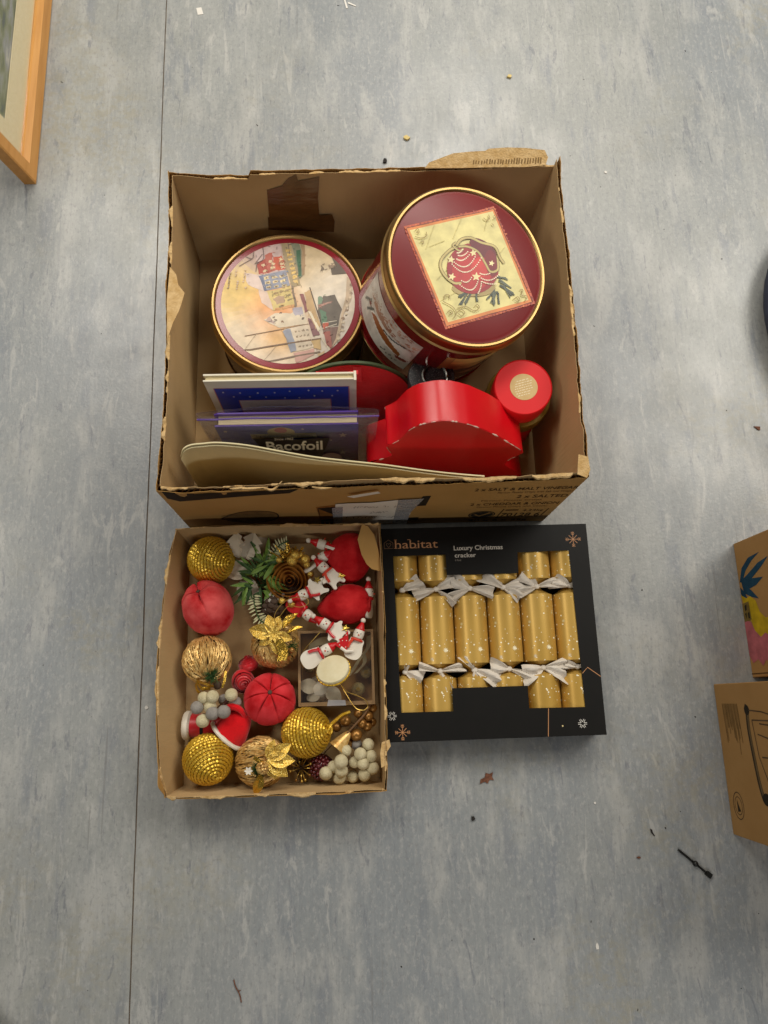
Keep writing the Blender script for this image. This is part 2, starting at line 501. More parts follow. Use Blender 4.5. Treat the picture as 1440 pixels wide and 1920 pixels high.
class Print:
    """flat print: coloured shapes in layers of ink, laid on a surface by a mapping (u, v, height) -> point"""
    def __init__(self, step=0.00002, base=0.00025):
        self.v, self.f, self.c, self.h, self.step = [], [], [], base, step
    def poly(self, col, pts, same=False):
        k = len(self.v)
        if not same:
            self.h += self.step
        self.v += [(p[0], p[1], self.h) for p in pts]
        self.f.append(tuple(range(k, k + len(pts))))
        self.c.append(lin(col))
    def line(self, col, pts, w, same=False):
        P = [Vector((p[0], p[1])) for p in pts]
        if not same:
            self.h += self.step
        L, Rr = [], []
        for i, p in enumerate(P):
            t = P[min(i + 1, len(P) - 1)] - P[max(i - 1, 0)]
            t = t.normalized() if t.length > 1e-9 else Vector((1, 0))
            n = Vector((-t.y, t.x)) * w / 2
            L.append(p + n)
            Rr.append(p - n)
        for i in range(len(P) - 1):
            self.poly(col, [L[i], L[i + 1], Rr[i + 1], Rr[i]], True)
    def ellipse(self, col, c, rx, ry, n=24, rot=0.0):
        self.poly(col, [(c[0] + rx * math.cos(t) * math.cos(rot) - ry * math.sin(t) * math.sin(rot), c[1] + rx * math.cos(t) * math.sin(rot) + ry * math.sin(t) * math.cos(rot)) for t in (2 * PI * i / n for i in range(n))])
    def text(self, col, s, x, y, h, w=None, align='LEFT', shear=0.0, bold=0.0, rot=0.0):
        cu = bpy.data.curves.new('lettering', 'FONT')
        cu.body = s
        cu.size = 1.0
        cu.resolution_u = 3
        cu.shear = shear
        cu.offset = bold
        to = bpy.data.objects.new('lettering', cu)
        C.objects.link(to)
        bpy.context.view_layer.update()
        dg = bpy.context.evaluated_depsgraph_get()
        me = bpy.data.meshes.new_from_object(to.evaluated_get(dg))
        bpy.data.objects.remove(to)
        bpy.data.curves.remove(cu)
        if not len(me.vertices):
            return
        xs = [v.co.x for v in me.vertices]
        x0, x1 = min(xs), max(xs)
        sy = h / 0.73
        sx = (w / (x1 - x0)) if w else sy
        ox = x - {'LEFT': 0, 'CENTER': 0.5, 'RIGHT': 1}[align] * (x1 - x0) * sx
        self.h += self.step
        k = len(self.v)
        ca, sa = math.cos(rot), math.sin(rot)
        for v in me.vertices:
            du, dv = ox + (v.co.x - x0) * sx - x, v.co.y * sy
            self.v.append((x + du * ca - dv * sa, y + du * sa + dv * ca, self.h))
        for p in me.polygons:
            self.f.append(tuple(i + k for i in p.vertices))
            self.c.append(lin(col))
        bpy.data.meshes.remove(me)
    def build(self, name, parent, fn, m):
        me = bpy.data.meshes.new(name)
        me.from_pydata([tuple(fn(*p)) for p in self.v], [], self.f)
        me.materials.append(MATS[m])
        at = me.color_attributes.new('Col', 'FLOAT_COLOR', 'CORNER')
        cols = []
        for p in me.polygons:
            cols += [*self.c[p.index], 1.0] * p.loop_total
        at.data.foreach_set('color', cols)
        return link(name, me, parent)

# ------------------------------------------------------------------ floor
def slab(x0, x1, y0, y1, z):
    return MB().add([(x0, y0, z), (x1, y0, z), (x1, y1, z), (x0, y1, z)], [(0, 1, 2, 3)])
floor = slab(-6, 6, -6, 8, -0.0022).build('floor', 'seam', smooth=False, fix=False)
floor['kind'] = 'structure'
def seam_x(y, seed):
    return -0.3655 - 0.0052 * (y - 0.07) + 0.0010 * nz1(y * 5, 3) + 0.0005 * nz1(y * 40, seed)
def sheet(side):
    n = 260
    ys = [-6 + 14 * i / 9 for i in range(3)]
    ys = [-6, -1.2] + [-1.0 + 3.2 * i / n for i in range(n + 1)] + [3, 8]
    mb = MB()
    for y in ys:
        xi = seam_x(y, side) + side * 0.0012
        mb.v += [(xi, y, 0), (xi, y, -0.0024), (side * 6, y, 0)]
    for i in range(len(ys) - 1):
        a, b = 3 * i, 3 * i + 3
        mb.f += [(a, a + 2, b + 2, b) if side > 0 else (a, b, b + 2, a + 2), (a + 1, a, b, b + 1) if side > 0 else (a, a + 1, b + 1, b)]
    return mb.build('vinyl_sheet', 'vinyl', floor, smooth=False, fix=False)
sheet(-1)
sheet(1)

# ------------------------------------------------------------------ corrugated board walls
def interp(keys, s):
    for (a, va), (b, vb) in zip(keys, keys[1:]):
        if s <= b:
            t = (s - a) / (b - a) if b > a else 0
            return va + (vb - va) * max(0, min(1, t))
    return keys[-1][1]
def card_wall(root, b0, b1, t0, t1, prof_in, prof_out, thick=0.0065, jag=0.0036, seed=1.0, bow=0.0, inner='cardboard', outer='cardboard_outer', flute=0.0085, n=150):
    """one wall of a box: inner liner, outer liner, wavy medium between, torn along the top.
    prof_*: (s, height below/above the nominal rim in metres)"""
    b0, b1, t0, t1 = map(Vector, (b0, b1, t0, t1))
    L = (b1 - b0).length
    nrm = (b1 - b0).cross(t0 - b0).normalized()          # outward
    H = ((t0 - b0).length + (t1 - b1).length) / 2
    def P(s, t, d):
        b, tp = b0.lerp(b1, s), t0.lerp(t1, s)
        w = bow * math.sin(PI * max(0, min(1, s))) * (t ** 1.3)
        return b.lerp(tp, t) + nrm * (d + w)
    def liner(name, prof, d0, d1, sd, ext, m, parent):
        mb = MB()
        rows = 6
        for i in range(n + 1):
            s = -ext + (1 + 2 * ext) * i / n
            top = 1 + (interp(prof, s) + jag * (nz1(s * L * 60, sd) + 0.6 * nz1(s * L * 170, sd + 5))) / H
            for d in (d0, d1):
                for j in range(rows + 1):
                    mb.v.append(P(s, top * j / rows, d + 0.0012 * nz1(s * L * 45, sd + 9) * (j / rows) ** 8))
        st = 2 * (rows + 1)
        for i in range(n):
            a, b = i * st, (i + 1) * st
            for j in range(rows):
                mb.f.append((a + j, a + j + 1, b + j + 1, b + j))
                k = rows + 1
                mb.f.append((a + k + j, b + k + j, b + k + j + 1, a + k + j + 1))
            mb.f.append((a + rows, a + 2 * rows + 1, b + 2 * rows + 1, b + rows))
        for a in (0, n * st):
            mb.f.append(tuple([a + j for j in range(rows + 1)] + [a + rows + 1 + j for j in reversed(range(rows + 1))]))
        return mb.build(name, m, parent, fix=True)
    w = liner('wall', prof_in, 0.0, 0.0006, seed, 0.0, inner, root)
    liner('outer_liner', prof_out, thick - 0.0006, thick, seed + 20, thick / L, outer, w)
    mb = MB()
    per = max(4, int(L / flute))
    m = per * 8
    for i in range(m + 1):
        s = i / m
        d = thick / 2 + (thick / 2 - 0.0009) * math.cos(2 * PI * per * s)
        top = 1 + (min(interp(prof_in, s), interp(prof_out, s)) - 0.0004 + jag * 1.0 * nz1(s * L * 90, seed + 40)) / H
        mb.v += [P(s, top, d), P(s, top - 0.05 / H, d)]
        if i:
            mb.f.append((2 * i - 2, 2 * i, 2 * i + 1, 2 * i - 1))
    mb.build('fluting', 'fluting', w, fix=False)
    # fibres of the torn liner folded over the rim
    mb = MB()
    m = int(L / 0.0022)
    run = []
    for i in range(m + 1):
        s = i / m
        on = nz1(s * L * 22, seed + 60) + 0.5 * nz1(s * L * 75, seed + 61)
        if on > 0.02 and i < m:
            ti = 1 + (interp(prof_in, s) + jag * (nz1(s * L * 60, seed) + 0.6 * nz1(s * L * 170, seed + 5)) + 0.0005) / H
            wd = 0.0012 + 0.006 * min(1, on * 1.6) + 0.0016 * nz1(s * L * 260, seed + 62)
            run += [P(s, ti - 0.0022 / H, -0.0007), P(s, ti, -0.0004), P(s, ti - 0.0004 / H, max(0.0008, wd * 0.7)), P(s, ti - (0.001 + 0.25 * wd) / H, max(0.0012, wd))]
        elif run:
            k, c = len(mb.v), len(run) // 4
            mb.v += run
            for a in range(c - 1):
                for j in range(3):
                    mb.f.append((k + 4 * a + j, k + 4 * a + j + 1, k + 4 * a + j + 5, k + 4 * a + j + 4))
            run = []
    if mb.f:
        mb.build('torn_edge', 'cardboard_torn', w, smooth=False, fix=False)['kind'] = 'stuff'
    return P, L, H

# ------------------------------------------------------------------ the large open box
big = thing('cardboard_box', 'large open cardboard box with torn rim holding two round tins', 'box', (0, 0, 0))
FLb, FRb, BRb, BLb = (-0.285, 0.322, 0.002), (0.338, 0.318, 0.002), (0.338, 0.850, 0.002), (-0.285, 0.846, 0.002)
FLt, FRt, BRt, BLt = (-0.281, 0.320, 0.25), (0.349, 0.326, 0.25), (0.349, 0.860, 0.25), (-0.281, 0.848, 0.25)
front_P, front_L, front_H = card_wall(big, FLb, FRb, FLt, FRt,
    [(0, 0), (0.05, -0.010), (0.2, -0.008), (0.4, 0.000), (0.55, 0.006), (0.62, 0.000), (0.75, -0.006), (0.9, 0.000), (1, 0.006)],
    [(0, 0.0), (0.04, -0.014), (0.25, -0.012), (0.38, -0.016), (0.5, -0.010), (0.7, -0.012), (0.9, -0.010), (1, -0.002)], seed=1.3)
card_wall(big, FRb, BRb, FRt, BRt,
    [(0, 0.008), (0.12, 0.010), (0.16, 0.0), (0.4, 0.0), (0.7, 0.004), (0.93, 0.012), (1, 0.020)],
    [(0, 0.004), (0.12, 0.006), (0.16, -0.004), (0.5, -0.002), (0.93, 0.008), (1, 0.020)], seed=2.1, bow=0.006)
card_wall(big, BRb, BLb, BRt, BLt,
    [(0, 0.004), (0.3, 0.0), (0.5, 0.0), (0.80, 0.0), (0.803, -0.010), (0.9, -0.008), (0.97, 0.0), (1, 0.004)],
    [(0, 0.0), (0.3, 0.001), (0.8, 0.002), (0.803, -0.009), (0.9, -0.006), (1, 0.002)], seed=3.7, jag=0.0015)
card_wall(big, BLb, FLb, BLt, FLt,
    [(0, 0.004), (0.2, -0.002), (0.36, 0.004), (0.55, -0.004), (0.8, -0.006), (0.93, -0.004), (1, 0.006)],
    [(0, 0.006), (0.2, -0.006), (0.36, 0.006), (0.38, 0.012), (0.55, -0.008), (0.8, -0.010), (1, 0.004)], seed=5.2, bow=-0.004)
MB().box((0.0265, 0.584, 0.0035), (0.622, 0.526, 0.004)).build('bottom', 'cardboard', big, smooth=False)

# torn strip left standing where the back flap was ripped off, with the glue bars still on it
def back_flap():
    pts = [(0.133, 0.0), (0.140, 0.010), (0.165, 0.020), (0.180, 0.026), (0.210, 0.029), (0.233, 0.030), (0.240, 0.034), (0.27, 0.036), (0.30, 0.035), (0.333, 0.031), (0.339, 0.018), (0.335, 0.004), (0.30, 0.001), (0.25, 0.001), (0.19, 0.000)]
    mb = MB()
    mb.prism(pts, lambda u, v, d: (u, 0.8575 + v * 0.80, 0.2530 + v * 0.36 + d), 0.0, 0.0016)
    o = mb.build('torn_flap', 'cardboard_torn', big, smooth=False)
    p = Print()
    for i in range(26):
        x = 0.214 + i * 0.0045 + rnd.uniform(-0.0008, 0.0008)
        p.line('8a6c42', [(x, 0.006 + rnd.uniform(0, 0.002)), (x + 0.001, 0.013 + 0.004 * i / 26 + rnd.uniform(-0.001, 0.002))], 0.0022, True)
    p.build('glue_bars', o, lambda u, v, d: (u, 0.8575 + v * 0.80 - d * 0.6, 0.2530 + v * 0.36 + 0.0016 + d), 'print_box')['kind'] = 'stuff'
back_flap()
# pale patch torn open on the left rim
mb = MB()
pts = [(0.0, 0.0), (0.012, 0.010), (0.03, 0.014), (0.042, 0.024), (0.06, 0.020), (0.075, 0.016), (0.095, 0.008), (0.125, 0.0), (0.06, -0.003)]
mb.prism(pts, lambda u, v, d: (-0.2835 + v * 0.94 + 0.006, 0.676 - u, 0.2595 - v * 0.28 + d), 0, 0.0012)
mb.build('torn_flap', 'cardboard_torn', big, smooth=False)
mb = MB()
mb.prism([(0, 0), (0.030, -0.004), (0.036, 0.012), (0.024, 0.018), (0.004, 0.016)], lambda u, v, d: (0.340 + v * 0.9, 0.352 - u, 0.262 + d - u * 0.1), 0, 0.0014)
mb.build('torn_flap', 'cardboard_torn', big, smooth=False)
for k, (x, l, a) in enumerate(((-0.118, 0.028, 0.5), (-0.15, 0.050, 0.06), (-0.045, 0.030, -0.1), (-0.17, 0.022, 0.1))):
    mb = MB()
    mb.tube(catmull([(x - l / 2, 0.3165, 0.243), (x, 0.314, 0.247 + 0.006 * math.sin(a * 9)), (x + l / 2, 0.3155 + 0.02 * a, 0.246)], 5), [0.0006 + 0.0016 * math.sin(PI * min(1, i / 10 + 0.05)) for i in range(11)], 5)
    mb.build('torn_strip', 'cardboard_torn', big)
# brown tape on the inside of the back wall: an upright strip over a level one
def wall_patch(name, pts, m, y, parent, z_lift=0.0, n=1):
    mb = MB()
    mb.prism(pts, lambda u, v, d: (u, y + 0.0565 * (v - 0.25) - d + 0.0008 * nz1(u * 90, v * 40), v), 0, 0.0005)
    return mb.build(name, m, parent, smooth=False)
wall_patch('tape', [(-0.141, 0.108), (-0.022, 0.100), (-0.020, 0.130), (-0.024, 0.147), (-0.138, 0.142)], 'packing_tape', 0.8525, big)
wall_patch('tape', [(-0.137, 0.120), (-0.046, 0.118), (-0.047, 0.19), (-0.042, 0.243), (-0.060, 0.238), (-0.078, 0.234), (-0.080, 0.250), (-0.094, 0.240), (-0.106, 0.222), (-0.132, 0.212)], 'packing_tape', 0.8515, big)

# printing on the front of the box
def front_map(u, v, d):
    s = (u + 0.285) / 0.6265
    return front_P(s, v / 0.25, 0.0065 + d)
p = Print(base=0.0004)
INK = '2a2118'
p.poly(INK, [(-0.285, 0.247), (-0.285, 0.206), (-0.270, 0.186), (-0.22, 0.196), (-0.16, 0.207), (-0.10, 0.216), (-0.085, 0.236), (-0.16, 0.232), (-0.24, 0.228)])
p.build('printed_band', big, front_map, 'print_box')
p = Print(base=0.0004)
po = [(-0.2255, 0.060), (-0.215, 0.078), (-0.19, 0.104), (-0.165, 0.112), (-0.140, 0.106), (-0.128, 0.088), (-0.130, 0.060), (-0.148, 0.038), (-0.175, 0.028), (-0.205, 0.040)]
pc = [tuple(q) for q in catmull([(*a, 0) for a in po + po[:1]], 5)]
p.poly('7a5c34', pc)
p.line(INK, pc, 0.0026)
for i in range(9):
    t = -1 + 2 * (i + 0.5) / 9
    w = 0.047 * math.sqrt(1 - t * t)
    p.line(INK, [(-0.176 - w + 0.004 * nz1(i * 3.1), 0.070 + 0.034 * t), (-0.176, 0.073 + 0.034 * t), (-0.176 + w * 0.9, 0.078 + 0.030 * t)], 0.0013, True)
p.build('potato_drawing', big, front_map, 'print_box')
p = Print(base=0.0004)
p.poly('8a5a26', [(-0.062, 0.128), (-0.026, 0.140), (-0.026, 0.016), (-0.055, 0.012)])
p.poly(INK, [(-0.060, 0.120), (-0.034, 0.126), (-0.032, 0.072), (-0.057, 0.066)])
p.poly('6a2018', [(-0.033, 0.126), (-0.030, 0.127), (-0.028, 0.075), (-0.031, 0.074)])
p.poly(INK, [(-0.056, 0.040), (-0.026, 0.046), (-0.026, 0.034), (-0.055, 0.030)])
for i in range(4):
    p.poly(INK, [(-0.056 + i * 0.008, 0.026), (-0.050 + i * 0.008, 0.027), (-0.050 + i * 0.008, 0.008), (-0.055 + i * 0.008, 0.008)])
p.build('picture_print', big, front_map, 'print_box')
p = Print(base=0.0004)
p.poly('2a241c', [(0.108, 0.176), (0.121, 0.178), (0.119, 0.120), (0.104, 0.118)])
p.build('black_print', big, front_map, 'print_box')
p = Print(base=0.0004)
p.poly('2a241c', [(0.096, 0.042), (0.116, 0.044), (0.115, 0.024), (0.094, 0.022)])
p.build('black_print', big, front_map, 'print_box')
p = Print(base=0.0004)
p.text('4a3418', '2 x SALT & MALT VINEGAR', 0.186, 0.196, 0.014, 0.163, bold=0.01)
p.text('6a4c28', 'Flavour Potato Crisps with Salt and Vinegar', 0.226, 0.180, 0.009, 0.12)
p.text('4a3418', '2 x SALTED', 0.262, 0.152, 0.016, 0.083, bold=0.01)
p.text('6a4c28', 'Flavour Potato Crisps', 0.208, 0.136, 0.008, 0.10)
p.text('4a3418', '2 x CHEDDAR & ONION', 0.194, 0.112, 0.014, 0.148, bold=0.01)
p.text('6a4c28', 'Flavour Potato Crisps with Cheese', 0.208, 0.098, 0.008, 0.12)
p.build('flavour_list', big, front_map, 'print_box')['kind'] = 'stuff'
p = Print(base=0.0004)
p.ellipse('2a241c', (0.2255, 0.052), 0.0235, 0.0235)
p.line('a07a44', [(0.213, 0.054), (0.222, 0.043), (0.238, 0.064)], 0.005)
p.line('a07a44', [(0.2255 + 0.0205 * math.cos(t / 8 * PI), 0.052 + 0.0205 * math.sin(t / 8 * PI)) for t in range(17)], 0.0012)
p.build('tick_badge', big, front_map, 'print_box')
p = Print(base=0.0004)
p.line('4a3418', [(0.2555, 0.026), (0.2575, 0.085)], 0.0022)
p.poly('6a4c28', [(0.262, 0.074), (0.284, 0.074), (0.284, 0.082), (0.262, 0.082)])
p.text('4a3418', '4.24kg', 0.292, 0.070, 0.012, 0.036)
p.text('3a2814', '70128 6', 0.260, 0.038, 0.022, 0.069, bold=0.012)
p.line('4a3418', [(0.333, 0.040), (0.335, 0.085)], 0.0018)
p.text('3a2814', '20 x 6 x 25g', 0.208, 0.010, 0.011, 0.106, bold=0.014)
p.build('product_code', big, front_map, 'print_box')['kind'] = 'stuff'
# handwritten paper note taped over it
note = [(-0.030, 0.146), (-0.010, 0.152), (0.03, 0.152), (0.07, 0.162), (0.105, 0.164), (0.100, 0.130), (0.096, 0.110), (0.098, 0.070), (0.090, 0.020), (0.05, 0.008), (0.02, 0.006), (-0.028, 0.002), (-0.032, 0.06)]
def note_map(u, v, d):
    q = front_map(u, v, 0.0016 + d)
    return q + Vector((0, -0.0009 * nz1(u * 40 + v * 70, 2.2), 0))
mb = MB()
mb.prism(note, note_map, 0, 0.0004)
nt_o = mb.build('paper_note', 'paper_white', big, smooth=False)
p = Print(base=0.0009)
hand = random.Random(4)
for zrow, x0, x1 in ((0.128, 0.000, 0.072), (0.092, 0.028, 0.055), (0.060, -0.012, 0.085)):
    x = x0
    while x < x1:
        if hand.random() < 0.18:
            x += 0.007
            continue
        pts = [(x + i * 0.0013 + hand.uniform(-0.0006, 0.0006), zrow + hand.uniform(-0.007, 0.007)) for i in range(4)]
        p.line('6a5c50', pts, 0.0009, True)
        x += 0.0052
p.build('handwriting', nt_o, note_map, 'print_matt')['kind'] = 'stuff'
mb = MB()
mb.prism([(-0.036, 0.130), (-0.018, 0.134), (-0.018, 0.0), (-0.032, 0.0)], lambda u, v, d: front_map(u, v, 0.0032 + d), 0, 0.0003)
mb.build('clear_tape', 'clear_tape', nt_o, smooth=False)
mb = MB()
mb.prism([(0.070, 0.168), (0.110, 0.172), (0.096, 0.085), (0.098, 0.010), (0.072, 0.016)], lambda u, v, d: front_map(u, v, 0.0032 + d + 0.0008 * nz1(v * 120, u * 30)), 0, 0.0003)
mb.build('clear_tape', 'clear_tape', nt_o, smooth=False)
mb = MB()
mb.prism([(-0.012, 0.208), (0.034, 0.230), (0.038, 0.222), (-0.002, 0.200)], lambda u, v, d: front_map(u, v, 0.006 + d), 0, 0.0004)
mb.build('paper_scrap', 'paper_white', big, smooth=False)

# ------------------------------------------------------------------ round tins
def tin(label, loc, axis, r, h, body_mat, spin=0.0):
    t = thing('biscuit_tin', label, 'tin', loc, axis_rot(axis, spin))
    MB().lathe([(0, 0), (r - 0.004, 0), (r - 0.002, 0.002), (r - 0.0015, 0.006), (r - 0.0035, 0.008), (r - 0.0035, h - 0.03)], 96).build('body', body_mat, t)
    MB().lathe([(r - 0.0036, 0.0), (r - 0.0012, 0.001), (r - 0.0010, 0.004), (r - 0.0034, 0.006)], 96).build('bottom_rim', 'gold_metal', t)
    z = h - 0.024
    lid = MB().lathe([(r - 0.0035, z), (r + 0.0015, z), (r + 0.003, z + 0.0015), (r + 0.0015, z + 0.003), (r + 0.0005, z + 0.004), (r + 0.0005, h - 0.005), (r - 0.0005, h - 0.001), (r - 0.003, h + 0.0012), (r - 0.006, h + 0.0012), (r - 0.008, h - 0.0005), (r - 0.009, h - 0.0025)], 96).build('lid', 'gold_metal', t)
    return t, lid
